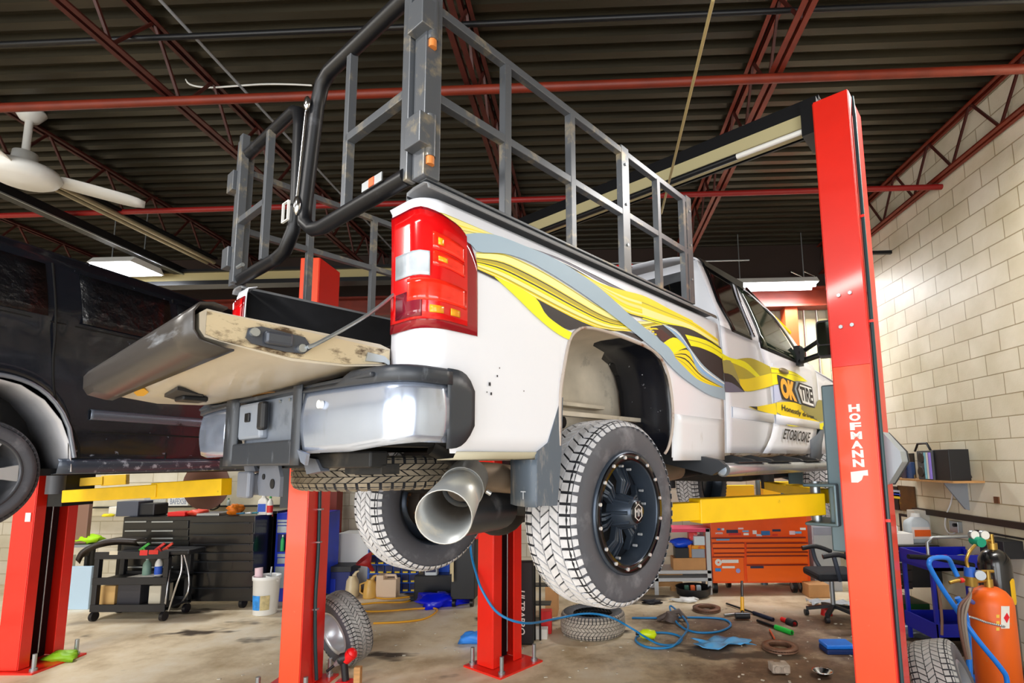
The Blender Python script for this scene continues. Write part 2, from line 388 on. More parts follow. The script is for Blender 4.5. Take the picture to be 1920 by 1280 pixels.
# girder and column at the back
t = thing('steel_girder', 'dark red steel girder spanning the back wall under the roof', 'girder', (-3.3, 8.25, 4.15))
q = MB(); q.bx(XL, XR, 8.14, 8.4, 4.41, 4.44); q.bx(XL, XR, 8.14, 8.4, 4.13, 4.16); q.bx(XL, XR, 8.26, 8.275, 4.16, 4.41); q.build('flanges', M_steelred2, t, world=True)
t = MB(); t.bx(3.05, 3.24, 8.2, 8.4, 0, 4.13)
tag(t.build('steel_column', mat('orange_column', 'c84a1c', .5)), 'orange-red steel column against the back wall behind the truck mirror', 'column')
t = MB(); t.bx(-4.02, -3.86, 8.2, 8.4, 0, 4.13)
tag(t.build('steel_column', mat('dark_red_column', '7a2414', .5)), 'dark red steel column by the white bottles on the back shelf', 'column')
for X, lb in ((3.42, 'thin silver conduit pipe left of two, running down behind the truck mirror'), (3.62, 'thin silver conduit pipe right of two, running down behind the truck mirror')):
    q = MB(); q.tube([(X, 8.42, 1.5), (X, 8.42, 4.5), (X-.05, 8.3, 4.65), (X-.25, 8.2, 4.7)], .02, 8); tag(q.build('wall_conduit', M_chrome), lb, 'conduit')
# dark window with pale frame at the back
a, b = pY(1453, 570, 8.48), pY(1478, 700, 8.48)
q = MB(); q.bx(2.7, 3.0, 8.44, 8.5, 2.9, 4.05); wn = struct(q.build('window_1', mat('pale_green_frame', 'b9c48a', .6)))
q = MB(); q.bx(2.76, 2.94, 8.42, 8.45, 2.98, 3.95); q.build('pane', mat('dark_pane', '141a18', .1), wn, world=True)
# pale boards on back wall
q = MB(); q.bx(3.28, 3.79, 8.44, 8.49, 2.2, 4.0); struct(q.build('trim_1', mat('cream_board', 'd9d0a8', .7, var=.05)))
q = MB(); q.bx(XL, -4.05, 8.44, 8.49, 1.05, 1.55); struct(q.build('trim_2', mat('cream_plank', 'ddd2b4', .7, var=.08)))

q = MB(); q.bx(XL, XR, 8.36, 8.5, 4.46, 5.2); struct(q.build('trim_darkening', mat('upper_wall_dark', '2c1c14', .7)))  # added dark board, only there to darken the pale wall above the girder
# overhead tracks at the upper left
a, b = fl(75, 335, 4.62), fl(395, 492, 4.62)
t = thing('tube_heater', 'long pale double tube hanging below the ceiling right of the fan', 'heater', (a+b)/2)
for k in (-.05, .05):
    q = MB(); q.cyl(a+Vector((k, 0, 0)), b+Vector((k, 0, 0)), .028, n=10); q.build('tube', mat('heater_tan', 'a89c80', .35, .5), t, world=True)
q = MB(); q.beam(a+Vector((0, 0, .05)), b+Vector((0, 0, .05)), .2, .03); q.build('reflector', M_black, t, world=True)
a, b = fl(-60, 328, 4.55), fl(345, 512, 4.55)
t = thing('door_track', 'thick black overhead track running above the van roof with a bright lower edge', 'track', (a+b)/2)
q = MB(); q.beam(a, b, .13, .10); q.build('track', M_black, t, world=True)
q = MB(); q.beam(a+Vector((.07, 0, -.055)), b+Vector((.07, 0, -.055)), .015, .015); q.build('edge', M_zinc, t, world=True)
# fluorescent fixtures
def fixture(x0, x1, y0, y1, z, label):
    t = thing('fluorescent_light', label, 'light', ((x0+x1)/2, (y0+y1)/2, z), 0, 'fluorescent light fixtures near the back wall')
    q = MB(); cy = (y0+y1)/2
    q.prism([(y0-cy-.03, -.0), (y0-cy+.05, .09), (y1-cy-.05, .09), (y1-cy+.03, 0)], (x0, cy, z), (0, 1, 0), (0, 0, 1), (x1-x0, 0, 0)); q.build('housing', M_white, t, world=True)
    em = mat('tube_glow', 'f4f8ff', .5, emit=9.)
    for k in (.25, .75):
        q = MB(); yy = y0+(y1-y0)*k; q.cyl((x0+.02, yy, z-.025), (x1-.02, yy, z-.025), .03, n=10); q.build('tube', em, t, world=True)
    q = MB(); q.bx(x0+.01, x1-.01, y0, y1, z-.012, z-.002); q.build('diffuser', em, t, world=True)
    for k in (.12, .88):
        q = MB(); xx = x0+(x1-x0)*k; q.cyl((xx, cy, z+.08), (xx, cy, ZD), .008, n=6); q.build('hanger', M_zinc, t, world=True)
    l = bpy.data.lights.new('tube_light', 'AREA'); l.shape = 'RECTANGLE'; l.size = x1-x0; l.size_y = y1-y0; l.energy = 60; l.color = (.95, .98, 1)
    lo = bpy.data.objects.new('tube_light', l); C.objects.link(lo); lo.location = ((x0+x1)/2, cy, z-.08)
    return t
fixture(2.15, 3.4, 7.75, 8.05, 4.38, 'fluorescent light fixture glowing over the pickup cab')
fixture(pY(205, 505, 6.75).x, pY(283, 505, 6.75).x, 6.45, 6.95, 4.42, 'fluorescent light fixture glowing above the black van roof')

# ceiling fan
fc = pY(46, 300, 4.6); fc.z = 0
def fz(px, py): return pY(px, py, 4.6).z
t = thing('ceiling_fan', 'white three-blade ceiling fan hanging over the black van', 'fan', (fc.x, fc.y, fz(40, 340)))
q = MB(); z0 = fz(50, 230); q.lathe([(.0, ZD-z0), (.115, ZD-z0), (.12, ZD-z0-.02), (.07, .02), (.0, 0)], (fc.x, fc.y, z0), n=24); q.build('canopy', M_white, t, world=True)
zh = fz(40, 300); q = MB(); q.cyl((fc.x, fc.y, zh), (fc.x, fc.y, z0+.05), .03); q.build('downrod', M_white, t, world=True)
q = MB(); q.lathe([(0, .18), (.09, .17), (.10, .05), (.26, .01), (.28, -.04), (.25, -.09), (.2, -.12), (0, -.13)], (fc.x, fc.y, zh-.1), n=32); q.build('motor', M_white, t, world=True)
tipv = fl(272, 384, zh-.12)-Vector((fc.x, fc.y, zh)); a0 = math.atan2(tipv.y, tipv.x); R = min(1.5, Vector((tipv.x, tipv.y)).length)
for k in range(3):
    a = a0+k*2*pi/3; d = Vector((cos(a), sin(a), 0)); n_ = Vector((-sin(a), cos(a), 0)); q = MB(); zz = zh-.12
    rows = []
    for i in range(11):
        s_ = .22+(R-.22)*i/10; w_ = [.04, .07, .075, .08, .08, .08, .08, .08, .075, .06, .015][i]
        c = Vector((fc.x, fc.y, zz))+d*s_; rows.append([c-n_*w_+Vector((0, 0, .03)), c+Vector((0, 0, .006)), c+n_*w_+Vector((0, 0, -.03))])
    q.grid(rows, True); q.build('blade', M_white, t, world=True, solid=.008)
# ------------------------------------------------------------------ two-post lift carrying the pickup (truck frame)
trk_rz = pi/2-TH
def column(name, label, org, u, v, H, m_front, m_side, group=None, base=True, wd=.2, dp=.35):
    """C-section column; org = rear outer corner, u = direction towards the lifted car, v = along the car"""
    org, u, v = Vector(org), Vector(u), Vector(v); z = Vector((0, 0, 1)); c = org+u*wd/2+v*dp/2
    t = thing(name, label, 'lift column', (c.x, c.y, 0), math.atan2(v.y, v.x), group)
    q = MB(); th = .012
    def wallb(a, b, mi, z0=.02, z1=H):
        q.m(mi); a, b = Vector(a), Vector(b); d = (b-a); L = d.length; d.normalize(); n_ = Vector((-d.y, d.x, 0))
        q.obox((a+b)/2+z*(z0+z1)/2, d*L/2, n_*th/2, z*(z1-z0)/2)
    wallb(org, org+u*wd, 0); wallb(org, org+v*dp, 1); wallb(org+v*dp, org+v*dp+u*wd, 1)
    wallb(org+u*wd, org+u*wd+v*.10, 1); wallb(org+u*wd+v*dp, org+u*wd+v*(dp-.10), 1)
    q.build('column_shell', [m_front, m_side], t, world=True, bev=.003)
    q = MB()
    q.obox(org+u*.03+v*dp/2+z*H/2, u*.004, v*(dp/2-.02), z*(H/2-.02)); q.build('inner_channel', M_black, t, world=True)
    for k, nm in ((.13, 'steel_cable'), (.22, 'steel_cable')):
        q = MB(); q.cyl(org+u*(wd-.05)+v*k+z*.1, org+u*(wd-.05)+v*k+z*(H-.05), .006, n=6); q.build(nm, M_zinc, t, world=True)
    if base:
        q = MB(); c2 = org+u*(wd/2+.05)+v*dp/2
        q.obox(c2+z*.008, u*.24, v*.26, z*.008); q.build('base_plate', M_liftred, t, world=True)
        for a, b in ((-.19, -.2), (-.19, .2), (.19, .2), (.19, -.2)):
            q = MB(); p = c2+u*a+v*b; q.cyl(p+z*.016, p+z*.16, .018, n=8); q.cyl(p+z*.016, p+z*.04, .03, n=6); q.build('anchor_bolt', M_zinc, t, world=True)
    return t
# passenger-side column, in the foreground on the right
RX = 2.55
o = tw(RX, -1.485, 0); colR = column('lift_column', 'tall red lift column on the right of the pickup with white vertical lettering', o, TL, TF, 4.06, M_liftred_lit, M_liftred)
# upper sleeve, seam, bolts
q = MB(); q.obox(tw(RX-.008, -1.3875, (2.34+4.06)/2), TL*.100, TF*.004, Vector((0, 0, (4.06-2.34)/2))); q.build('upper_sleeve', M_liftred, colR, world=True, bev=.002)
for px, py in ((1573, 554), (1594, 549), (1577, 613), (1598, 609)):
    q = MB(); p = sx(px, py, RX-.012); q.cyl(tw(*p), tw(p.x-.012, p.y, p.z), .012, n=6); q.build('bolt', M_zinc, colR, world=True)
for zz in (2.58, 2.78):
    q = MB(); q.cyl(tw(2.62, -1.49, zz), tw(2.62, -1.505, zz), .012, n=6); q.build('bolt', M_zinc, colR, world=True)
q = MB(); q.tube([tw(2.60, -1.50, 0.1), tw(2.60, -1.505, 3.9), tw(2.66, -1.49, 4.07), tw(2.75, -1.40, 4.09)], .011, 8); q.build('hydraulic_hose', mat('hose_teal', '23444a', .4), colR, world=True)
for zz in (1.45, 2.6, 3.25):
    q = MB(); q.bx(-.012, .012, -.014, .014, -.008, .008); q.v = [tw(2.60+v.x, -1.50+v.y, zz+v.z) for v in q.v]; q.build('hose_clip', M_liftred, colR, world=True)
wm = mat('lettering_white', 'f4f2ee', .5)
q = MB(); zt = sx(1597, 758, RX-.001).z; zb = sx(1612, 878, RX-.001).z; n = 7; st = (zt-zb)/n
for i, ch in enumerate('HOFMANN'):
    z1 = zt-i*st; z0 = z1-st*.84
    yl, yr = (-1.355, -1.415)
    letters(q, ch, quad_fn(tw(RX-.0075, yl, z0), tw(RX-.0075, yr, z0), tw(RX-.0075, yr, z1), tw(RX-.0075, yl, z1)), bold=.05)
zz = zb-.02
pts = [(-1.34, zz), (-1.43, zz+.012), (-1.43, zz-.02), (-1.405, zz-.02), (-1.395, zz-.045), (-1.375, zz-.06), (-1.34, zz-.06)]
q.poly([tw(RX-.0075, a, b) for a, b in pts]); q.build('column_lettering', wm, colR, world=True)
# grey power-unit cover on the outer side
q = MB(); q.prism([(0, 0), (.085, -.12), (.09, -.18), (.01, -.31), (0, -.31)], tw(2.68, -1.492, 1.955), -TL, (0, 0, 1), TF*.22)
pu = q.build('power_unit_cover', mat('cover_grey', '9aa4ad', .35), colR, world=True, bev=.012)
q = MB(); q.prism([(0, .0), (.09, -.12), (.097, -.18), (.01, -.32), (0, -.32)], tw(2.90, -1.492, 1.957), -TL, (0, 0, 1), TF*.03); q.build('cover_rim', M_blackpl, pu, world=True, bev=.006)

colL = column('lift_column', 'red lift column on the far side of the pickup, standing under the rear tire line beside the black panel', tw(RX-.1, 1.80, 0), -TL, TF, 4.06, M_liftred, M_liftred)
q = MB(); q.tube(smoothp([tw(2.45, 1.83, 1.15), tw(2.43, 1.85, 1.0), tw(2.40, 1.85, .75), tw(2.42, 1.8, .55), tw(2.6, 1.6, .35)], 5), .012, 8)
# overhead beam and rod
t = thing('overhead_beam', 'black overhead beam joining the tops of the two tall lift columns', 'lift beam', tw(2.72, .2, 4.0), trk_rz)
def tbx(q, x0, x1, y0, y1, z0, z1):
    c = tw((x0+x1)/2, (y0+y1)/2, (z0+z1)/2); return q.obox(c, TF*(x1-x0)/2, TL*(y1-y0)/2, Vector((0, 0, (z1-z0)/2)))
q = MB(); tbx(q, 2.64, 2.655, -1.30, 1.62, 4.075, 4.17); tbx(q, 2.64, 2.80, -1.30, 1.62, 4.155, 4.17); tbx(q, 2.785, 2.80, -1.3, 1.62, 3.98, 4.17); q.build('channel', M_black, t, world=True)
q = MB(); tbx(q, 2.642, 2.654, -1.30, 1.62, 3.98, 4.075); tbx(q, 2.642, 2.76, -1.28, 1.6, 3.98, 3.985); q.build('underside_strip', mat('beam_cream', 'b7ad84', .5), t, world=True)
q = MB(); q.cyl(tw(2.60, -1.22, 3.93), tw(2.60, -.75, 3.93), .018, n=10); q.build('limit_rod', M_white, t, world=True)
q = MB(); q.cyl(tw(2.60, -.75, 3.93), tw(2.60, 1.6, 3.93), .022, n=10); q.build('padded_bar', M_black, t, world=True)
q = MB(); tbx(q, 2.57, 2.82, -1.30, -1.20, 3.88, 4.12); q.build('end_bracket', M_black, t, world=True)
# carriage and swing arms on the passenger side
car = thing('lift_carriage', 'grey carriage and yellow swing arms holding the pickup beside the lettered column', 'lift carriage', tw(2.7, -1.2, 1.3), trk_rz)
q = MB(); tbx(q, 2.62, 2.86, -1.30, -1.19, 1.25, 2.25); q.build('carriage_slide', mat('carriage_grey', '5d7078', .4, .4), car, world=True, bev=.01)
q = MB(); tbx(q, 2.56, 2.93, -1.25, -1.06, 1.63, 1.65); tbx(q, 2.56, 2.93, -1.25, -1.06, 1.40, 1.42); tbx(q, 2.56, 2.93, -1.25, -1.23, 1.4, 1.65); q.build('arm_socket', mat('carriage_grey', '5d7078'), car, world=True, bev=.008)
def arm(tree, a, b, split, w0, w1, h, m=M_yellow, name='swing_arm'):
    a, b = Vector(a), Vector(b); mm = a.lerp(b, split); q = MB(); q.beam(tw(*a), tw(*mm), w0, h); ar = q.build(name, m, tree, world=True, bev=.006)
    q = MB(); q.beam(tw(*a.lerp(b, split*.6)), tw(*b), w1, h*.72); q.build('arm_extension', m, ar, world=True, bev=.004)
    q = MB(); q.cyl(tw(b.x, b.y, b.z-h*.3), tw(b.x, b.y, b.z+.1), .055, n=20); q.build('lift_pad', M_rubber, ar, world=True); return ar
arm(car, (2.66, -1.12, 1.525), (1.45, -.50, 1.525), .68, .11, .09, .13)
arm(car, (2.82, -1.12, 1.56), (3.75, -.42, 1.58), .5, .10, .08, .09)
q = MB(); q.cyl(tw(2.68, -1.10, 1.42), tw(2.68, -1.10, 1.66), .03, n=14); q.build('pivot_pin', M_zinc, car, world=True)
car2 = thing('lift_carriage', 'far-side carriage and arms mostly hidden beneath the pickup', 'lift carriage', tw(2.7, 1.5, 1.3), trk_rz)
q = MB(); tbx(q, 2.55, 2.75, 1.50, 1.60, 1.25, 2.1); q.build('carriage_slide', M_black, car2, world=True)
arm(car2, (2.6, 1.45, 1.545), (1.7, .5, 1.545), .6, .11, .09, .1); arm(car2, (2.75, 1.45, 1.56), (3.7, .5, 1.57), .6, .11, .09, .1)

# ------------------------------------------------------------------ lift carrying the black van
uX, uY = Vector((1, 0, 0)), Vector((0, 1, 0))
cB = column('lift_column', 'red lift column left of centre, lit orange on its front, with a dark hose down its side and a silver anchor bolt', (-2.31, 4.4, 0), -uX, uY, 3.58, M_liftred_lit, M_liftred, wd=.16, dp=.37)
q = MB(); q.tube(smoothp([(-2.295, 4.56, 1.6), (-2.29, 4.57, 1.1), (-2.29, 4.56, .7), (-2.285, 4.58, .35), (-2.28, 4.62, .05)], 5), .014, 8); q.build('hydraulic_hose', mat('hose_teal', '23444a'), cB, world=True)
for zz in (1.43, 1.16, .62):
    q = MB(); q.bx(-2.31, -2.27, 4.55, 4.59, zz-.006, zz+.006); q.build('hose_clip', M_zinc, cB, world=True)
cA = column('lift_column', 'red lift column at the far left with an open channel and two steel cables', (-5.33, 4.9, 0), uX, uY, 3.58, M_liftred, M_liftred, wd=.2, dp=.42)
q = MB(); q.bx(-5.20, -5.15, 4.885, 4.89, 1.32, 1.4); q.build('white_sticker', wm, cA, world=True)
carV = thing('lift_carriage', 'yellow swing arms under the black van in front of the cluttered workbench', 'lift carriage', (-4.9, 5.0, 1.55))
q = MB(); q.bx(-5.06, -4.92, 4.94, 5.26, 1.45, 1.95); q.build('carriage_slide', M_black, carV, world=True)
a1, b1 = pY(100, 936, 4.6), pY(425, 912, 4.35)
for (a, b, w1, h1) in ((pY(130, 930, 4.75), pY(425, 912, 4.3), .1, .135), (pY(125, 905, 5.1), pY(240, 898, 5.3), .1, .10)):
    q = MB(); mm = a.lerp(b, .62); q.beam(a, mm, w1+.02, h1*.8); ar = q.build('swing_arm', M_yellow, carV, world=True, bev=.006)
    q = MB(); q.beam(a.lerp(b, .58), b, w1, h1); q.build('arm_extension', M_yellow, ar, world=True, bev=.006)
q = MB(); p = pY(105, 905, 4.9); q.cyl(p+Vector((0, 0, -.1)), p+Vector((0, 0, .09)), .07, n=18); q.build('lift_pad', mat('pad_grey', '4a4d55', .5), carV, world=True)
carW = thing('lift_carriage', 'yellow swing arm reaching under the van from the hose-clad column', 'lift carriage', (-2.55, 4.6, 1.5))
q = MB(); q.bx(-2.6, -2.47, 4.5, 4.75, 1.45, 1.95); q.build('carriage_slide', M_black, carW, world=True)
q = MB(); q.beam((-2.6, 4.6, 1.62), (-3.3, 5.4, 1.62), .11, .1); q.build('swing_arm', M_yellow, carW, world=True)
# overhead tan girder seen far behind
q = MB(); a, b = pY(267, 524, 7.2), pY(705, 520, 7.2)
t = thing('crane_rail', 'tan and black horizontal rail far behind the pickup tailgate', 'rail', (a+b)/2)
q.bx(a.x-1, -1.2, 7.15, 7.25, a.z-.07, a.z+.06); q.build('web', mat('rail_tan', 'a89a6c', .5), t, world=True)
q = MB(); q.bx(a.x-1, -1.2, 7.1, 7.3, a.z+.06, a.z+.10); q.bx(a.x-1, -1.2, 7.1, 7.3, a.z-.13, a.z-.07); q.build('flange', M_black, t, world=True)
# ------------------------------------------------------------------ pickup truck (truck frame; built in local coordinates)
Mw = mat('truck_white', 'e6e9f2', .28, 0, dirt='8f8474', damt=.0, dscale=5, coat=.5, stretch=(1, 1, .6))
Mwd = mat('truck_white_dirty', 'e2e5ec', .35, 0, dirt='a69c90', damt=.32, dscale=7, coat=.2, stretch=(1.6, 1, .5), dsharp=.25)
Mcap = mat('scuffed_black_plastic', '30353d', .42, 0, dirt='8d95a0', damt=.3, dscale=9, stretch=(2, 2, .6), dsharp=.3)
Mflap = mat('dusty_flap', '56616e', .5, 0, dirt='b3ada4', damt=.45, dscale=8, stretch=(3, 3, .8), dsharp=.3)
Mbump = mat('worn_chrome', 'c2cfe8', .2, .75, dirt='8e857c', damt=.3, dscale=6, stretch=(2, 2, .7), dsharp=.3)
Mund = mat('underbody_black', '101114', .6, .1, dirt='3a342c', damt=.35)
Mdust = mat('dusty_inner_metal', 'c9bfae', .7, 0, var=.2, scale=5, dirt='3c3b3e', damt=.3, dscale=4, dsharp=.2)
Mliner = mat('wheel_liner', '10131c', .22, 0, dirt='d8dade', damt=.12, dscale=26, dsharp=.04)
Mrack = mat('rack_steel', '62666c', .35, .45, dirt='b0a284', damt=.42, dscale=9, stretch=(1, 1, 1), dsharp=.2)
Mrackd = mat('rack_black', '15161a', .4, .2, dirt='3e4046', damt=.3, dscale=8)
Mred = mat('lens_red', 'd40d12', .12, 0, coat=.6, var=.12, scale=8); Mred2 = mat('lens_bright_red', 'ff2a18', .12, 0, coat=.6, var=.3, scale=22, stretch=(1, 1, 3))
Mdred = mat('lens_dark_red', '8c0b1c', .15, 0, coat=.6); Mlamp = mat('lens_clear', 'c8d2dc', .1, .2, coat=.6, var=.2, scale=12); Mamb = mat('lens_amber', 'ff9a20', .15, 0, var=.4, scale=30)
Mglass = mat('tinted_glass', '0b0d10', .05, 0, coat=.5); Mglass2 = mat('green_glass', '1c2a1e', .05, 0, coat=.5, dirt='4c6a3e', damt=.25, dscale=3)
Mtread = mat('dusty_tread', 'c4c4c8', .8, 0, var=.15, scale=25); Mgroove = mat('tread_groove', '14161e', .8)
Mside = mat('tyre_sidewall', '50525a', .6, 0, dirt='8f9098', damt=.45, dscale=7, dsharp=.35)
Mrim = mat('satin_black_rim', '424c5a', .32, .5, dirt='8f9aa8', damt=.18, dscale=9, dsharp=.3)
Mbolt = mat('bright_bolt', 'e8eaee', .3, .6)

base = 1.18
truck = thing('pickup_truck', 'white pickup truck with yellow swoosh livery raised on the lift, tailgate open', 'pickup truck', tw(0, 0, base), trk_rz)
BASEZ[truck.name] = base
def side_y(z): return -.80+.014*((z-2.2)/.42)**2+(max(0, z-2.54)/.1)**2*.010
RC = .075
def wrap(s, z, off=0.):
    """surface of the bed side: s = distance along the side (s<0 wraps round the rear corner)"""
    y = side_y(z); al = pi/2*RC
    if s >= RC: return Vector((s, y-off, z))
    if s >= RC-al:
        a = (RC-s)/RC; return Vector((RC-(RC+off)*sin(a), y+RC-(RC+off)*cos(a), z))
    return Vector((-off, y+RC+(RC-al-s), z))
def s_rear(y): return RC-pi/2*RC-(y+.8-RC)     # s of a rear-face point
# wheel-arch lower edge
arch = [(.594, 1.86), (.594, 2.048), (.615, 2.152), (.648, 2.261), (.695, 2.311), (.757, 2.335), (.873, 2.344), (1.075, 2.339), (1.256, 2.323), (1.353, 2.285), (1.415, 2.2), (1.443, 2.07), (1.440, 1.964), (1.407, 1.872), (1.37, 1.835)]
def zbot(s, lowrear=1.83):
    if s < .594 or s > 1.443: return 1.815 if s > 1.4 else lowrear
    pts = [(a, b) for a, b in arch[1:12]]
    for (a, b), (c, d) in zip(pts, pts[1:]):
        if a <= s <= c: return b+(d-b)*((s-a)/(c-a) if c > a else 0)
    return 2.07
def bedside(parent, sign=1):
    q = MB(); ss = [s_rear(-.62)+i*.0135*1.0 for i in range(9)]
    cs = [RC-pi/2*RC*(1-k/8) for k in range(9)]
    ss = [s_rear(-.62), s_rear(-.66)]+cs+[.1, .16, .22, .3, .38, .46, .54, .58, .593, .596, .603, .615, .63, .648, .67, .695, .725, .757, .81, .873, .97, 1.075, 1.17, 1.256, 1.31, 1.353, 1.39, 1.415, 1.43, 1.4415, 1.4435, 1.47, 1.52, 1.6, 1.75, 1.9, 2.0, 2.055]
    ztop = 2.60; rows = []
    for s in ss:
        zb = zbot(s, 1.99 if s < .10 else 1.83)
        if s >= 1.4435: zb = 1.815
        rows.append([wrap(s, zb+(ztop-zb)*j/12) for j in range(13)])
    # crown towards the rail
    for r, s in zip(rows, ss):
        e = wrap(s, 2.62); e.y += .012; r.append(e); e2 = Vector(e); e2.y += .05; e2.z = 2.628
        if s < RC: e2 = Vector((min(e.x+.03, .06), e.y+.02, 2.628))
        r.append(e2)
    if sign < 0: rows = [[Vector((v.x, -v.y, v.z)) for v in r] for r in rows]
    q.grid(rows, True); return q.build('bed_side', Mw, parent, solid=.004)
bs = bedside(truck); bs2 = bedside(truck, -1)
# lower dirty valance behind the front of the arch, arch lip
q = MB(); lip = [Vector((a, side_y(b)-.004, b)) for a, b in arch]
q.tube(smoothp(lip, 3), .007, 8); q.build('arch_lip', mat('rusty_lip', 'b5a9a0', .5, dirt='7a4a30', damt=.4, dscale=10), bs)
q = MB(); q.grid([[Vector((x, side_y(z)-.0035, z)) for k, z in enumerate((1.8, 1.86, 1.92, 1.98, 2.03))] for x in (1.449, 1.55, 1.65, 1.66, 1.675, 1.8, 1.95, 2.05)], True); q.build('rocker_rear', Mwd, bs, solid=.003)
q = MB(); q.grid([[Vector((x, y, z)) for y, z in ((-.795, 1.835), (-.78, 1.815), (-.70, 1.812))] for x in (.12, .3, .48, .56)], True); q.build('lower_flange', mat('cream_flange', 'b4ae98', .5), bs, solid=.003)
# rail caps
for sg in (-1, 1):
    q = MB(); q.grid([[Vector((x, sg*(.80-a), z)) for a, z in ((.008, 2.632), (.012, 2.648), (.03, 2.656), (.085, 2.656), (.12, 2.65), (.12, 2.62))] for x in (-.0, .01, .5, 1., 1.5, 2.04)], True)
    q.build('rail_cap', mat('rail_cap_grey', '7c7e82', .5, 0, dirt='8b8d90', damt=.4, dscale=12, dsharp=.3), truck, solid=.004)
    q = MB(); q.grid([[Vector((x, sg*(.80-a), z)) for a, z in ((.12, 2.64), (.125, 2.39), (.16, 2.38))] for x in (0, .5, 1., 1.5, 2.04)], True); q.build('inner_bed_wall', mat('bed_liner', '1a1b1f', .6, var=.2, scale=20), truck, solid=.004)
    q = MB(); q.bx(0.0, .006, sg*.62, sg*.69, 2.1, 2.62); q.build('rear_jamb', mat('dirty_jamb', 'c8bda8', .5, dirt='4d3a2a', damt=.5, dscale=10), truck)
q = MB(); q.bx(0.02, 2.04, -.44, .44, 2.13, 2.16); q.bx(.02, .55, -.68, .68, 2.13, 2.16); q.bx(1.52, 2.04, -.68, .68, 2.13, 2.16); q.bx(.55, 1.52, -.68, .68, 2.385, 2.39); q.build('bed_floor', mat('bed_liner', '1a1b1f'), truck)
q = MB(); q.bx(2.02, 2.05, -.7, .7, 2.13, 2.60); q.build('bed_front_wall', Mw, truck)

# tail light (passenger side) and the far one
def tail_lamp(sign):
    r = []
    srr = s_rear(-.622)
    ss = [srr, srr+.03]+[RC-pi/2*RC*(1-k/6) for k in range(7)]+[.10, .12, .14, .155, .168, .178, .184, .187]
    def zt(s):
        if s < 0: return 2.585
        if s < .08: return 2.585-.03*(s/.08)
        k = (s-.08)/.107; return 2.555-.02*k-.10*k**3
    def patch(f0, f1, g0, g1, off, nm, mt, par, n=8):
        q = MB(); rows = []
        S = [s for s in ss if ss[0]+f0*(ss[-1]-ss[0])-1e-6 <= s <= ss[0]+f1*(ss[-1]-ss[0])+1e-6]
        S = sorted(set([ss[0]+f0*(ss[-1]-ss[0])]+S+[ss[0]+f1*(ss[-1]-ss[0])]))
        for s in S:
            t1 = zt(s); z0, z1 = 2.20+(t1-2.20)*g0, 2.20+(t1-2.20)*g1
            rows.append([wrap(s, z0+(z1-z0)*j/n, off) for j in range(n+1)])
        if sign < 0: rows = [[Vector((v.x, -v.y, v.z)) for v in r_] for r_ in rows]
        q.grid(rows, True); return q.build(nm, mt, par, solid=.004)
    tl = patch(0, 1, 0, 1, .006, 'tail_light', Mdred, truck)
    patch(.03, .86, .07, .97, .012, 'red_lens', Mred, tl)
    patch(.12, .50, .42, .62, .017, 'reverse_lens', Mlamp, tl)
    for a, b in ((.66, .80), (.52, .64)): patch(.52, .82, a, b, .016, 'brake_reflector', Mred2, tl, 5)
    patch(.30, .84, .22, .40, .015, 'brake_reflector', Mred2, tl, 5)
    patch(.56, .60, .70, .76, .018, 'bulb_glint', Mamb, tl, 3); patch(.56, .63, .56, .60, .018, 'bulb_glint', Mamb, tl, 3)
    patch(.50, .60, .12, .18, .018, 'side_marker', Mamb, tl, 3); patch(.66, .76, .12, .18, .018, 'side_marker', Mamb, tl, 3)
    patch(.12, .44, .09, .30, .0145, 'lower_lens', mat('lens_smoky', '7a1a2c', .12, coat=.6), tl, 4)
tail_lamp(1); tail_lamp(-1)

# ------- tailgate, hanging open level
tg = MB(); rows = []
for i in range(13):
    y = -.62+1.24*i/12; dz = -.018*(i/12); b = .012*(1-((y)/.62)**2)
    sec = [(-.005, 2.155), (-.04, 2.165), (-.46, 2.175), (-.50, 2.178), (-.515, 2.165), (-.512, 2.125), (-.50, 2.108), (-.45, 2.100-b), (-.3, 2.078-b), (-.15, 2.082-b), (-.02, 2.10), (-.005, 2.115)]
    rows.append([Vector((x, y, z+dz)) for x, z in sec]+[Vector((sec[0][0], y, sec[0][1]+dz))])
tg.grid(rows, True); tg.poly([v for v in rows[0][:-1]][::-1]); tg.poly([v for v in rows[-1][:-1]])
Mtg = mat('tailgate_cream_white', 'c2b8a6', .4, 0, var=.08, scale=3, dirt='a8854c', damt=.12, dscale=3, dsharp=.25, coat=.3)
gate = tg.build('tailgate', Mtg, truck)
q = MB(); rows = []
for i in range(9):
    y = -.635+1.27*i/8; dz = -.018*(i/8)
    rows.append([Vector((x, y, z+dz)) for x, z in ((-.46, 2.185), (-.49, 2.192), (-.518, 2.186), (-.53, 2.165), (-.528, 2.12), (-.515, 2.098), (-.46, 2.084), (-.44, 2.083))])
q.grid(rows, True); q.build('spoiler_cap', mat('satin_cap', '34302e', .34, 0, dirt='a9b0ba', damt=.2, dscale=4, stretch=(4, .6, 4), dsharp=.3), gate, solid=.005)
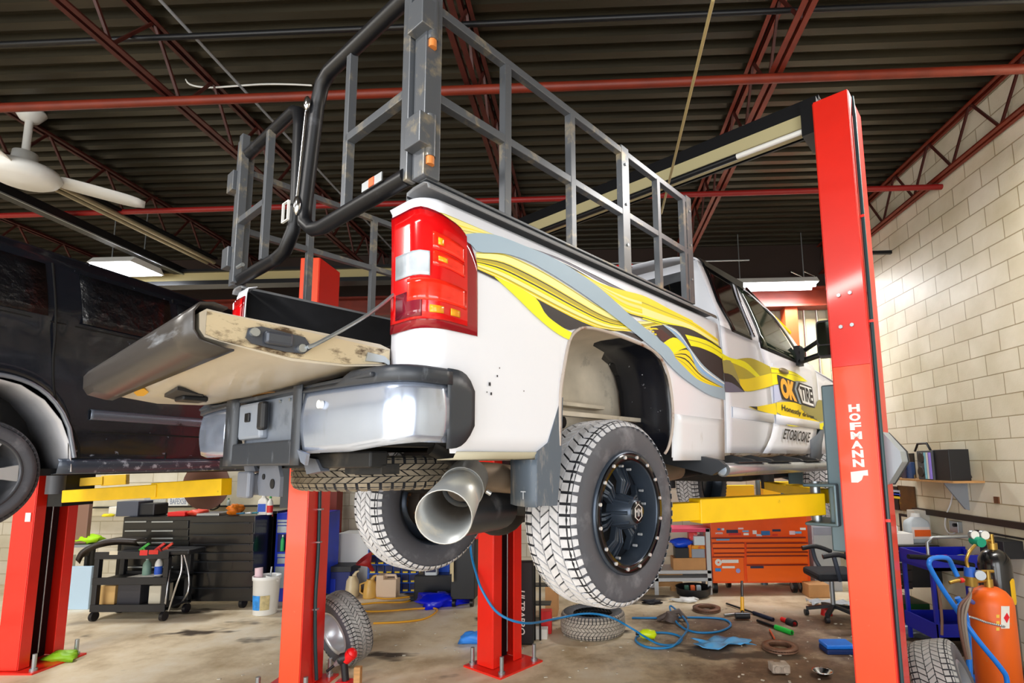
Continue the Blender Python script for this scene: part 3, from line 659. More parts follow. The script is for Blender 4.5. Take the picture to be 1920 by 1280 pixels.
# end face skin with bracket and latch
q = MB(); q.prism([(-.50, 2.115), (-.47, 2.105), (-.3, 2.086), (-.15, 2.088), (-.01, 2.108), (-.01, 2.15), (-.2, 2.16), (-.5, 2.172)], (0, -.621, 0), (1, 0, 0), (0, 0, 1), (0, -.004, 0)); q.build('end_face', mat('greasy_edge', 'c9b99a', .35, .2, dirt='4a3624', damt=.55, dscale=12, stretch=(1, 1, 2)), gate)
q = MB(); q.prism([(-.415, 2.12), (-.40, 2.107), (-.32, 2.098), (-.27, 2.10), (-.25, 2.118), (-.27, 2.145), (-.38, 2.155), (-.41, 2.145)], (0, -.626, 0), (1, 0, 0), (0, 0, 1), (0, -.006, 0)); lp = q.build('latch_plate', mat('latch_grey', '4b4f58', .35, .4), gate, bev=.002)
q = MB(); q.bx(-.375, -.305, -.648, -.63, 2.110, 2.145); q.build('latch_housing', mat('latch_grey', '4b4f58'), lp, bev=.008)
for x, z in ((-.398, 2.135), (-.28, 2.112)):
    q = MB(); q.cyl((x, -.63, z), (x, -.645, z), .011, n=12); q.build('latch_bolt', M_zinc, lp)
q = MB(); q.prism([(-.09, 2.105), (-.03, 2.108), (-.012, 2.10), (-.012, 2.115), (-.03, 2.128), (-.085, 2.132)], (0, -.626, 0), (1, 0, 0), (0, 0, 1), (0, -.006, 0)); q.build('hinge_plate', M_zinc, gate, bev=.002)
q = MB(); q.tube(smoothp([(-.27, -.65, 2.115), (-.23, -.652, 2.14), (-.1, -.65, 2.24), (0.0, -.64, 2.335)], 4), .0055, 6); q.build('support_cable', M_zinc, gate)
q = MB(); q.prism([(-.385, .02), (-.28, .13), (-.20, .36), (-.27, .40), (-.36, .27)], (0, 0, 2.064), (1, 0, 0), (0, 1, 0), (0, 0, -.012)); hb = q.build('handle_bezel', M_blackpl, gate, bev=.004)
q = MB(); q.bx(-.33, -.25, .17, .27, 2.036, 2.055); q.build('handle', M_black, hb, bev=.006)
q = MB(); q.prism([(-.12, .1), (-.09, .0), (-.06, .06), (-.06, .16), (-.10, .19)], (0, 0, 2.072), (1, 0, 0), (0, 1, 0), (0, 0, -.004)); q.build('rust_patch', mat('rust_patch', 'a5743a', .7, var=.3), gate)
q = MB(); q.prism([(-.43, .22), (-.40, .3), (-.38, .45), (-.40, .46), (-.43, .36), (-.45, .25)], (0, 0, 2.072), (1, 0, 0), (0, 1, 0), (0, 0, -.003)); q.build('yellow_decal', mat('decal_gold', 'f0b41c', .4), gate)

# ------- bumper: plan curve with a section, chrome corner shells, recessed centre
def bump_plan(u):
    """u = -1..1 lateral parameter -> (x, y, outward normal)"""
    pass
def bplan(n, y0, y1, xo, rr=.10, xe=.17):
    """outer line from the middle (y0) out to the corner and along the side"""
    P = [(xo, y0+(y1+rr-y0)*i/n) for i in range(n+1)] if y1 < y0 else []
    return P
BXR = -.125
def blin(k):      # k in 0..1 from centre gap (y=-.33) round the right corner to the side end
    L1, L2, L3 = .40, pi/2*.09, .165; L = L1+L2+L3; s = k*L
    if s < L1: return Vector((BXR+.03*(s/L1)**2, -.33-s, 0)), Vector((-1, 0, 0))
    x1 = BXR+.03
    if s < L1+L2: a = (s-L1)/.09; return Vector((x1+.09-.09*cos(a), -.73-.09*sin(a), 0)), Vector((-cos(a), -sin(a), 0))
    d = s-L1-L2; return Vector((x1+.09+d, -.82, 0)), Vector((0, -1, 0))
def zlim(k):      # bottom / top of chrome face
    zt_ = 2.035-.004*k; zb_ = 1.838 if k < .45 else 1.838+.022*min(1, (k-.45)/.4)
    return zb_, zt_
for sg in (1, -1):
    mir = lambda v: Vector((v.x, v.y*sg, v.z))
    rows = []
    for i in range(29):
        k = i/28; p, n_ = blin(k*.86); zb_, zt_ = zlim(k); r = []
        for j in range(9):
            t_ = j/8; bul = .012*sin(pi*t_); r.append(mir(Vector((p.x, p.y, zb_+(zt_-zb_)*t_))+n_*bul))
        rows.append(r)
    q = MB(); q.grid(rows, True); ch = q.build('bumper_corner', Mbump, truck, solid=.004)
    rows = []
    for i in range(33):
        k = i/32; p, n_ = blin(k); zb_, zt_ = zlim(k/1.)
        if k > .88: e = min(1, (k-.88)/.12); top = 2.105-.03*e**2; p2 = 1.845+.03*e
        rr_ = 2.046 if k < .30 else 2.046+.030*min(1, (k-.30)/.06)
        if k > .9: rr_ -= .04*((k-.9)/.1)**2
        zl = zt_-.004
        r = [mir(Vector((p.x, p.y, zl))+n_*.001), mir(Vector((p.x, p.y, zl+.004))+n_*.014), mir(Vector((p.x, p.y, rr_-.01))+n_*.012), mir(Vector((p.x, p.y, rr_))+n_*.002), mir(Vector((p.x, p.y, rr_+.002))-n_*.12)]
        if k <= .90: rows.append(r)
    q = MB(); q.grid(rows, True); q.build('bumper_top_cap', Mcap, truck, solid=.003)
    q = MB(); rows = []
    for i in range(7):
        k = .855+.145*i/6; p, n_ = blin(k); z0 = 1.842+.07*(i/6)**3; z1 = 2.078-.06*(i/6)**4
        rows.append([mir(Vector((p.x, p.y, z0+(z1-z0)*j/4))+n_*.008) for j in range(5)])
    q.grid(rows, True); q.build('bumper_end_cap', Mcap, truck, solid=.004)
    q = MB(); q.grid([[mir(Vector((BXR-.012, -.33+.0, z))), mir(Vector((BXR-.012, -.27, z))), mir(Vector((BXR+.005, -.245, z)))] for z in (1.80, 1.83, 2.0, 2.045, 2.06)], True); q.build('bumper_pillar', Mcap, truck, solid=.006)
    if sg > 0:
        q = MB(); q.cyl((BXR-.008, -.46, 1.985), (BXR-.02, -.46, 1.985), .013, n=16); q.build('bumper_bolt', M_white, ch)
q = MB(); q.bx(BXR-.01, BXR+.02, -.26, .26, 1.80, 1.885); q.bx(BXR-.0, .02, -.72, .72, 2.045, 2.06); q.build('bumper_step', Mcap, truck, bev=.01)
q = MB(); q.bx(BXR+.035, BXR+.05, -.26, .26, 1.87, 2.05); rcs = q.build('plate_recess', mat('recess_grey', '767d88', .4, 0, dirt='4c525c', damt=.4), truck)
for y in (-.06, -.14):
    q = MB(); q.cyl((BXR+.036, y, 2.03), (BXR+.028, y, 2.03), .006, n=8); q.build('recess_screw', M_zinc, rcs)
q = MB(); q.bx(BXR+.005, BXR+.04, .04, .26, 1.90, 2.04); lb = q.build('license_lamp_panel', mat('lamp_panel_grey', '8b93a0', .35), truck, bev=.012)
q = MB(); q.bx(BXR-.004, BXR+.004, .13, .17, 1.965, 2.0); q.build('license_lamp', M_black, lb, bev=.004)
q = MB(); q.bx(BXR-.006, BXR+.02, .0, .05, 1.93, 2.035); q.build('plug_socket', M_blackpl, lb, bev=.01)
# torn flare piece at the pillar foot
q = MB(); q.prism([(-.40, 1.835), (-.33, 1.85), (-.36, 1.81), (-.39, 1.80)], (BXR-.01, 0, 0), (0, 1, 0), (0, 0, 1), (-.01, 0, 0)); q.build('torn_corner', Mbump, truck)
# ------- hitch and frame
q = MB()
q.bx(-.10, -.02, .15, .23, 1.69, 1.77); q.bx(-.115, -.09, .135, .245, 1.68, 1.78); hr = q.build('hitch_receiver', mat('hitch_grey', '6a6e78', .45, .2, var=.1), truck, bev=.008)
q = MB(); q.prism([(-.06, 1.69), (.12, 1.69), (.14, 1.74), (.12, 1.82), (-.02, 1.83), (-.06, 1.76)], (-.08, 0, 0), (0, 1, 0), (0, 0, 1), (.012, 0, 0)); q.m(1); q.cyl((-.083, .0, 1.735), (-.0805, .0, 1.735), .018, n=16); q.cyl((-.083, .08, 1.76), (-.0805, .08, 1.76), .011, n=16); q.build('hitch_plate', [mat('hitch_grey', ''), M_black], hr, bev=.004)
q = MB(); q.bx(-.06, .0, -.62, .62, 1.79, 1.84); q.build('hitch_crossbar', Mund, truck, bev=.006)
for y in (-.2, .33):
    q = MB(); q.prism([(0, 0), (.1, -.01), (.14, -.05), (.04, -.06)], (-.07, y, 1.83), (0, -1, 0), (0, 0, 1), (.03, 0, 0)); q.build('bumper_bracket', mat('hitch_grey', ''), truck, bev=.004)
q = MB(); q.bx(-.02, .04, -.62, -.40, 1.77, 1.80); q.tube([(-.0, -.44, 1.80), (-.0, -.44, 1.775), (-.0, -.53, 1.775), (-.0, -.53, 1.80)], .01, 8); q.build('tow_hook', Mund, truck)
for sg in (-1, 1):
    q = MB(); q.bx(.0, 5.4, sg*.40-.035, sg*.40+.035, 1.86, 2.0); fr = q.build('frame_rail', Mund, truck, bev=.008)
q = MB(); q.bx(.55, 1.5, -.60, -.56, 2.0, 2.02); q.build('frame_shelf', Mdust, truck)
# inside of the wheel house
q = MB(); rows = []
for i in range(9):
    x = .56+.95*i/8
    rows.append([Vector((x, y, z)) for y, z in ((-.46, 1.86), (-.46, 2.0), (-.455, 2.06), (-.45, 2.25), (-.47, 2.33), (-.55, 2.36), (-.7, 2.37), (-.79, 2.36))])
q.grid(rows, True); q.build('wheel_house', Mdust, truck, solid=.004)
q = MB(); rows = []
for i in range(8):
    x, z = ((1.46, 1.83), (1.475, 1.95), (1.478, 2.05), (1.465, 2.17), (1.43, 2.25), (1.37, 2.31), (1.25, 2.35), (1.1, 2.362))[i]
    rows.append([Vector((x+.012*sin(j*1.7)*(1 if 0 < j < 6 else 0), -.47-.32*j/6, z)) for j in range(7)])
q.grid(rows, True); q.build('wheel_liner', Mliner, truck, solid=.003)
q = MB(); q.bx(.62, 1.22, -.52, -.47, 1.93, 2.03); q.m(1); q.cyl((.78, -.5205, 1.985), (.78, -.524, 1.985), .014, n=14); q.cyl((.93, -.5205, 1.98), (.93, -.524, 1.98), .03, n=16); q.build('frame_bracket', [Mdust, M_black], truck, bev=.006)
q = MB(); q.bx(.60, 1.25, -.53, -.46, 2.055, 2.075); q.build('frame_lip', Mdust, truck, bev=.004)
# mud flap
q = MB(); q.prism([(.47, 1.835), (.53, 1.87), (.60, 2.04), (.612, 2.04), (.60, 1.83), (.575, 1.645), (.55, 1.645), (.47, 1.65)], (0, -.80, 0), (1, 0, 0), (0, 0, 1), (0, .012, 0)); mf = q.build('mud_flap', Mflap, truck, bev=.003)
q = MB(); rows = []
for i in range(7):
    z = 1.645+(.165)*i/6
    rows.append([Vector((x, y, z+(.012 if k == 0 else 0))) for k, (x, y) in enumerate(((.60, -.54), (.54, -.60), (.49, -.68), (.465, -.76), (.47, -.80)))])
q.grid(rows, True); q.build('flap_skirt', Mflap, mf, solid=.01)
q = MB(); letters(q, 'T', quad_fn((.462, -.725, 1.672), (.462, -.75, 1.672), (.462, -.75, 1.70), (.462, -.725, 1.70))); q.v = [v-Vector((.006, .006, 0)) for v in q.v]; q.build('flap_lettering', mat('flap_mark', 'b7bdc6', .5), mf)

# ------- wheels
def tyre_mb(R, W, rim, rows_=5, nb=64, slant=.35, h=.009):
    """tyre around the y axis, outer face at y=-W/2"""
    q = MB(); w = W/2; sh = R-.0
    prof = [(rim-.012, -w*.80), (rim+.008, -w*.93), (rim+(R-rim)*.35, -w*1.0), (rim+(R-rim)*.62, -w*.985), (R-.038, -w*.93), (R-.016, -w*.87), (R-h, -w*.76), (R-h, 0), (R-h, w*.76), (R-.016, w*.87), (R-.038, w*.93), (rim+(R-rim)*.62, w*.985), (rim+(R-rim)*.35, w), (rim+.008, w*.93), (rim-.012, w*.80)]
    q.m(1); q.lathe(prof, (0, 0, 0), (0, 1, 0), 72, ref=(0, 0, 1))
    for i, s in enumerate(q.f):
        k = i % 14
        if 5 <= k <= 8: q.mi[i] = 0
    q2 = MB()
    rw = 2*w*.86/rows_
    for r in range(rows_):
        yc = -w*.86+rw*(r+.5); edge = r in (0, rows_-1); sl = 0 if edge else (slant if r % 2 else -slant)
        for b in range(nb):
            a0 = 2*pi*(b+(.5 if r % 2 else 0))/nb; da = 2*pi/nb*(.80 if not edge else .74)
            y0, y1 = yc-rw*.44, yc+rw*.44; sh2 = sl*2*pi/nb
            def P(a, y, rr): return Vector((rr*sin(a), y, rr*cos(a)))
            t_ = [(a0-sh2, y0), (a0+da-sh2, y0), (a0+da+sh2, y1), (a0+sh2, y1)]
            def dr(y): return R-(.010 if abs(y) > w*.80 else 0)-.004*(y/w)**2
            top = [P(a, y, dr(y)) for a, y in t_]; bot = [P(a, y, R-.02) for a, y in t_]
            q2.add(top+bot, [(0, 1, 2, 3), (0, 4, 5, 1), (1, 5, 6, 2), (2, 6, 7, 3), (3, 7, 4, 0)])
            if edge:
                yo = -w*.93 if r == 0 else w*.93; ye = y0 if r == 0 else y1
                a, a2 = a0, a0+da
                q2.add([P(a, ye, dr(ye)), P(a2, ye, dr(ye)), P(a2-da*.1, yo*1.06, R-.034), P(a+da*.1, yo*1.06, R-.034), P(a, ye, R-.03), P(a2, ye, R-.03)], [(0, 1, 2, 3), (0, 3, 4), (1, 5, 2)])
    return q, q2
def xf(q, M):
    r = MB(); r.v = [M@v for v in q.v]; r.f = list(q.f); r.sm = list(q.sm); r.mi = list(q.mi); return r
def put_tyre(parent, name, M, R=.4, W=.27, rim=.25, world=False, mats=None, tread=None, **k):
    a, b = tyre_mb(R, W, rim, **k); ms = mats or [Mgroove, Mside]
    o = xf(a, M).build(name, ms, parent, world=world)
    xf(b, M).build('tread', tread or Mtread, o, world=world); return o
def big_rim(parent, M, rim=.25, W=.27):
    w = W/2; q = MB()
    q.lathe([(rim+.008, -w*.92), (rim+.01, -w*.99), (rim-.004, -w*1.03), (rim-.03, -w*1.02), (rim-.034, -w*.96), (rim-.036, -w*.2), (rim-.05, w*.3), (rim-.03, w*.9), (rim, w*.95)], (0, 0, 0), (0, 1, 0), 64, ref=(0, 0, 1))
    o = xf(q, M).build('rim', Mrim, parent)
    q = MB(); q.lathe([(rim+.0, -w*1.035), (rim-.032, -w*1.03)], (0, 0, 0), (0, 1, 0), 64, ref=(0, 0, 1)); xf(q, M).build('beadlock_ring', mat('gloss_black_ring', '0d0e14', .15, .3), o, solid=.003)
    for k in range(16):
        a = 2*pi*(k+.5)/16; q = MB(); c = Vector(((rim-.016)*sin(a), -w*1.04, (rim-.016)*cos(a)))
        q.cyl(c, c+Vector((0, -.008, 0)), .0075, n=10); xf(q, M).build('ring_bolt', Mbolt, o)
    q = MB(); q.lathe([(.205, -w*.35), (.21, -w*.25), (.10, w*.0), (.0, w*.0)], (0, 0, 0), (0, 1, 0), 48, ref=(0, 0, 1)); xf(q, M).build('disc', mat('deep_disc', '1a1e26', .5), o)
    for k in range(6):
        for s in (-1, 1):
            a = 2*pi*(k+.25)/6; q = MB(); e = s*.16
            P = lambda r, an, y: Vector((r*sin(a+an), y, r*cos(a+an)))
            for (o1, o2) in ((.0, .075), (.10, .15)):
                pts = [P(.06, s*(o1*1.8+.02), -w*.62), P(.06, s*(o2*1.8+.02), -w*.62), P(.13, s*(o2*1.5+.05), -w*.70), P(.205, s*(o2*1.5+.06), -w*.36), P(.212, s*(o1*1.5+.06), -w*.36), P(.13, s*(o1*1.5+.05), -w*.72)]
                dn = [p+Vector((0, .03, 0)) for p in pts]
                q.add(pts+dn, [(0, 1, 2, 5), (5, 2, 3, 4), (6, 11, 8, 7), (11, 10, 9, 8), (0, 6, 7, 1), (1, 7, 8, 2), (2, 8, 9, 3), (3, 9, 10, 4), (4, 10, 11, 5), (5, 11, 6, 0)])
            xf(q, M).build('spoke', Mrim, o, bev=.003)
    for k in range(6):
        a = 2*pi*(k+.25)/6
        for s in (-.16, .16):
            q = MB(); c = Vector((.195*sin(a+s), -w*.50, .195*cos(a+s))); q.cyl(c, c+Vector((0, -.02, 0)), .006, n=8); xf(q, M).build('spoke_bolt', Mbolt, o)
    q = MB(); q.lathe([(.078, -w*.45), (.072, -w*.7), (.060, -w*1.05), (.050, -w*1.22), (.045, -w*1.24)], (0, 0, 0), (0, 1, 0), 32, ref=(0, 0, 1))
    for k in range(8):
        a = 2*pi*k/8; q.tube([Vector((.072*sin(a), -w*.55, .072*cos(a))), Vector((.056*sin(a), -w*1.15, .056*cos(a)))], .008, 6)
    hb_ = xf(q, M).build('hub', Mrim, o)
    q = MB(); q.lathe([(.047, -w*1.22), (.045, -w*1.27), (0, -w*1.28)], (0, 0, 0), (0, 1, 0), 32, ref=(0, 0, 1)); xf(q, M).build('centre_cap', mat('cap_black', '101218', .2), hb_)
    q = MB(); y = -w*1.285-.001
    hx = [Vector((.034*sin(pi/3*k), y, .037*cos(pi/3*k))) for k in range(6)]; hi = [Vector((.029*sin(pi/3*k), y, .032*cos(pi/3*k))) for k in range(6)]
    for k in range(6): q.add([hx[k], hx[(k+1) % 6], hi[(k+1) % 6], hi[k]], [(0, 1, 2, 3)])
    for dx in (-.013, .013):
        for (p1, p2) in (((-.009, -.017), (-.009, .015)), ((-.009, .015), (0, .0)), ((0, .0), (.009, .015)), ((.009, .015), (.009, -.017))):
            q.beam((p1[0]+dx, y, p1[1]), (p2[0]+dx, y, p2[1]), .0035, .0012, up=(0, 1, 0))
    xf(q, M).build('cap_emblem', Mbolt, hb_)
    return o
def wheel(x, y, z, side, name='wheel', big=True):
    # empty-less wheel: the tyre mesh carries rim pieces as sub-parts
    M = Matrix.Translation((x, y, z))@(Matrix.Rotation(pi, 4, 'Z') if side > 0 else Matrix())
    a, b = tyre_mb(.4, .27, .25, rows_=5, nb=58); q = xf(a, M); o = q.build(name, [Mgroove, Mside], truck)
    xf(b, M).build('tread', Mtread, o)
    return o, M
wR, MR = wheel(1.05, -.665, 1.585, -1)
# rim pieces directly under the wheel part
_r = big_rim(wR, MR)
for ch in kids(_r): ch.parent = wR
for ch in list(kids(wR)):
    for g in list(kids(ch)): g.parent = wR
Mhubd = mat('brake_grime', '2a221c', .6, .2, dirt='8a5a2c', damt=.3, dscale=12)
def plain_rim(w_, M, depth=.3):
    q = MB(); q.lathe([(.25, -.13), (.235, -.12), (.225, .02), (.06, .03), (0, .03)], (0, 0, 0), (0, 1, 0), 40, ref=(0, 0, 1)); q.lathe([(.25, .13), (.24, .125), (.228, .02)], (0, 0, 0), (0, 1, 0), 40, ref=(0, 0, 1)); xf(q, M).build('rim', Mrim, w_)
wL, ML = wheel(1.05, .665, 1.585, 1); plain_rim(wL, ML)
q = MB(); q.cyl((1.05, .60, 1.585), (1.05, .50, 1.585), .17, .16, n=28); q.build('brake_drum', Mhubd, truck)
q = MB(); q.bx(.93, 1.0, .46, .55, 1.44, 1.68); q.bx(1.10, 1.2, .48, .55, 1.5, 1.72); q.cyl((.96, .46, 1.45), (.90, .46, 1.44), .03, n=12); q.build('brake_caliper', mat('rusty_caliper', '6a4a2a', .6, var=.3), truck, bev=.01)
w3, M3 = wheel(4.72, -.665, 1.56, -1); plain_rim(w3, M3)
w4, M4 = wheel(4.72, .665, 1.56, 1); plain_rim(w4, M4)
# axle, differential, springs, shocks
q = MB(); q.cyl((1.05, -.58, 1.585), (1.05, .58, 1.585), .05, n=16); q.build('rear_axle', Mund, truck)
q = MB(); q.ball((1.05, .02, 1.585), .17, .14, .16); q.build('differential', Mund, truck)
for sg in (-1, 1):
    q = MB(); q.tube(smoothp([(.3, sg*.42, 1.86), (.7, sg*.44, 1.70), (1.05, sg*.44, 1.66), (1.4, sg*.44, 1.71), (1.85, sg*.42, 1.86)], 4), .022, 6, ry=.03); q.build('leaf_spring', Mund, truck)
    q = MB(); q.cyl((.95, sg*.36, 1.62), (.85, sg*.33, 2.0), .03, n=12); q.build('shock_absorber', Mund, truck)
q = MB(); q.cyl((1.2, .02, 1.6), (4.0, .05, 1.75), .045, n=12); q.build('drive_shaft', Mund, truck)
q = MB(); q.bx(1.7, 2.6, .1, .38, 1.66, 1.88); q.build('fuel_tank', Mund, truck, bev=.03)
q = MB(); q.bx(3.4, 4.9, -.35, .35, 1.62, 1.9); q.build('engine_sump', Mund, truck, bev=.04)
# spare tyre slung under the bed
MS = Matrix.Translation((.46, .14, 1.765))@Matrix.Rotation(radians(90), 4, 'X')
a, b = tyre_mb(.385, .14, .22, rows_=5, nb=54); sp = xf(a, MS).build('spare_tire', [Mgroove, Mside], truck); xf(b, MS).build('tread', mat('brown_dusty_tread', '8a8070', .8, var=.3, scale=14), sp)
# exhaust
q = MB()
A, Bp = Vector((.10, -.765, 1.642)), Vector((.30, -.60, 1.715)); d = (A-Bp).normalized()
def shell(q, a, b, r0, r1, th=.004, n=32):
    a, b = Vector(a), Vector(b); ax = (b-a); L = ax.length; q.lathe([(r0, 0), (r1, L), (r1-th, L), (r0-th, 0), (r0, 0)], a, ax, n)
shell(q, Bp, A, .073, .086); Mex = mat('dull_steel_pipe', 'b4b6b6', .35, .55, dirt='cfc8ba', damt=.4, dscale=7); ex = q.build('exhaust_tip', Mex, truck)
q = MB(); shell(q, Bp+d*.01, Bp-d*.12, .078, .074); q.build('tip_sleeve', Mex, ex)
q = MB(); q.tube(smoothp([Bp-d*.02, Bp-d*.1, (.52, -.50, 1.745), (.8, -.47, 1.72), (1.4, -.45, 1.70), (2.2, -.40, 1.74)], 5), .058, 16, cap=True); q.build('exhaust_pipe', mat('tan_pipe', '8c7a68', .5, .4, var=.2), truck)
for k in (0, 2.2, 4.2):
    q = MB(); o_ = d.orthogonal().normalized(); o2 = d.cross(o_); pp = Bp-d*.10+(o_*cos(k)+o2*sin(k))*.082; q.cyl(pp, pp+(o_*cos(k)+o2*sin(k))*.02, .009, n=8); q.build('sleeve_bolt', Mex, ex)
q = MB(); q.cyl((.35, -.48, 1.62), (.75, -.30, 1.60), .09, n=20); q.build('muffler', mat('muffler_grey', '3a3d42', .35, .4, dirt='7b7e84', damt=.25), truck)
# ------------------------------------------------------------------ cab
def cy_(z): return side_y(min(z, 2.56)) if z < 2.62 else -.79+.39*(z-2.62)
def cabgrid(xf0, xf1, z0, z1, nz=10, nx=6, off=0., sg=1):
    """xf0/xf1: front and rear edge as functions of z"""
    rows = []
    for i in range(nx+1):
        r = []
        for j in range(nz+1):
            z = z0+(z1-z0)*j/nz; a, b = xf0(z), xf1(z); x = a+(b-a)*i/nx; r.append(Vector((x, sg*(cy_(z)-off), z)))
        rows.append(r)
    return rows
def lerpf(*pts):
    def f(z):
        if z <= pts[0][0]: return pts[0][1]
        for (a, b), (c, d) in zip(pts, pts[1:]):
            if z <= c: return b+(d-b)*(z-a)/(c-a)
        return pts[-1][1]
    return f
rear_e = lerpf((1.83, 2.085), (2.6, 2.085), (3.08, 2.17))
gapx = lerpf((1.84, 2.66), (1.93, 2.80), (2.05, 2.885), (2.32, 2.85), (2.6, 2.70), (2.75, 2.68), (3.04, 2.80))
frt = lerpf((1.83, 3.70), (1.98, 3.90), (2.26, 4.04), (2.56, 4.06), (2.62, 3.93))
apil = lerpf((2.56, 3.95), (2.62, 3.86), (2.745, 3.76), (2.866, 3.64), (2.993, 3.42), (3.05, 3.18), (3.08, 2.95))
sidef = {}
for sg in (1, -1):
    q = MB(); q.grid(cabgrid(rear_e, lambda z: gapx(z)-.004, 1.84, 2.6, 14, 8, sg=sg), True); rd = q.build('rear_door', Mw, truck, solid=.004)
    q = MB(); q.grid(cabgrid(lambda z: gapx(z)+.004, frt, 1.84, 2.6, 14, 8, sg=sg), True); fd = q.build('front_door', Mw, truck, solid=.004)
    if sg == 1: RD, FD = rd, fd
    q = MB(); q.grid(cabgrid(lambda z: rear_e(z), lambda z: apil(z), 2.595, 3.085, 10, 22, sg=sg), True); up = q.build('cab_upper', Mw, truck, solid=.004)
    # windows
    w1r = lerpf((2.60, 2.27), (2.66, 2.235), (2.774, 2.205), (2.97, 2.255), (3.06, 2.26)); w1f = lerpf((2.60, 2.56), (2.776, 2.59), (2.94, 2.63), (3.06, 2.69))
    w2r = lerpf((2.555, 2.76), (2.60, 2.73), (2.70, 2.775), (2.87, 2.805), (3.05, 2.81)); w2f = lerpf((2.555, 3.62), (2.607, 3.60), (2.80, 3.50), (2.95, 3.36), (3.05, 2.98))
    for nm, a, b, z0, z1, m_, host in (('rear_window', w1r, w1f, 2.605, 3.055, Mglass, rd), ('front_window', w2r, w2f, 2.575, 3.045, Mglass2, fd)):
        q = MB(); q.grid(cabgrid(lambda z: a(z)-.02, lambda z: b(z)+.02, z0-.012, z1+.012, 10, 8, .004, sg=sg), True); fr_ = q.build('window_seal', M_black, host, solid=.004)
        q = MB(); q.grid(cabgrid(a, b, z0, z1, 10, 8, .009, sg=sg), True); q.build(nm, m_, host, solid=.003)
    q = MB(); q.grid(cabgrid(lambda z: w2f(z)-.05, lambda z: w2f(z)+.03, 2.60, 2.98, 8, 3, .014, sg=sg), True); q.build('window_trim', M_black, fd, solid=.003)
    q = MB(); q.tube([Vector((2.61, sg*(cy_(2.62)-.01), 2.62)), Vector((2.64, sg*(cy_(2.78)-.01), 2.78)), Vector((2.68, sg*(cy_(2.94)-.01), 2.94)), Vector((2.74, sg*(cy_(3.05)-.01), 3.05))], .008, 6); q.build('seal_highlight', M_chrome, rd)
    # body-side moulding
    for h_, a_, b_ in ((rd, 2.16, 2.86), (fd, 2.90, 3.98)):
        q = MB(); q.grid([[Vector((x, sg*(side_y(z)-o_), z)) for z, o_ in ((2.048, .0), (2.052, .012), (2.11, .013), (2.118, .0))] for x in (a_, (a_+b_)/2, b_)], True); q.build('side_moulding', Mw, h_, solid=.002)
    q = MB(); q.grid([[Vector((x, sg*y, z)) for y, z in ((-.775, 1.845), (-.76, 1.83), (-.70, 1.82), (-.6, 1.83))] for x in (2.08, 2.8, 3.7)], True); q.build('rocker_sill', mat('rust_sill', 'b7aea4', .6, dirt='5a3a22', damt=.5, dscale=16), truck, solid=.004)
q = MB(); p = Vector((3.13, cy_(2.445)-.018, 2.447))
q.ball(p, .10, .018, .022, 16, 8); q.build('door_handle', mat('handle_bronze', '9a8c6e', .3, .5), FD)
q = MB(); q.bx(2.92, 2.99, side_y(2.45)-.008, side_y(2.45), 2.43, 2.48); q.build('fuel_flap', Mw, FD, bev=.003)
# roof, rear wall, windscreen
q = MB(); rows = []
for i in range(11):
    t_ = i/10; x = 2.165+(2.98-2.165)*t_
    zc = 3.165-.02*t_**2; ze = 3.078
    rows.append([Vector((x, y, ze+(zc-ze)*(1-(y/.62)**2)**.6 if abs(y) < .62 else ze)) for y in [-.615, -.60, -.56, -.45, -.3, 0, .3, .45, .56, .60, .615]])
q.grid(rows, True); rfm = q.build('roof', Mw, truck, solid=.008)
q = MB(); q.tube([(2.9, -.56, 3.115), (3.2, -.58, 3.07), (3.5, -.63, 2.97), (3.72, -.69, 2.86)], .02, 6); q.build('roof_drip_stripe', mat('decal_yellow', 'fade00', .5), rfm)
q = MB(); q.grid([[Vector((x, y*k, z)) for y in [-.62, -.4, 0, .4, .62]] for x, z, k in ((3.0, 3.10, 1.), (3.4, 3.0, 1.03), (3.7, 2.84, 1.12), (4.0, 2.60, 1.2))], True); q.build('windshield', Mglass, truck, solid=.005)
q = MB(); q.grid([[Vector((rear_e(z)+.004, -y*cy_(z), z)) for y in (-1, -.75, -.4, 0, .4, .75, 1)] for z in (1.84, 2.2, 2.6, 2.75, 2.9, 3.0, 3.08)], True); rw = q.build('cab_rear_wall', Mw, truck, solid=.006)
q = MB(); q.grid([[Vector((rear_e(z)-.006, y, z)) for y in (-.56, -.3, 0, .3, .56)] for z in (2.66, 2.8, 3.02)], True); q.build('rear_glass', Mglass, rw, solid=.004)
q = MB(); q.bx(2.13, 2.19, -.12, .12, 3.155, 3.18); q.build('high_brake_light', Mred, rfm, bev=.004)
q = MB(); q.prism([(2.17, 3.09), (2.9, 3.11), (2.9, 3.055), (2.7, 3.058), (2.26, 3.06), (2.24, 3.075)], (0, -.632, 0), (1, 0, 0), (0, 0, 1), (0, .01, 0)); q.v = [v+Vector((0, 0, 0)) for v in q.v]; q.build('window_visor', M_black, RD)
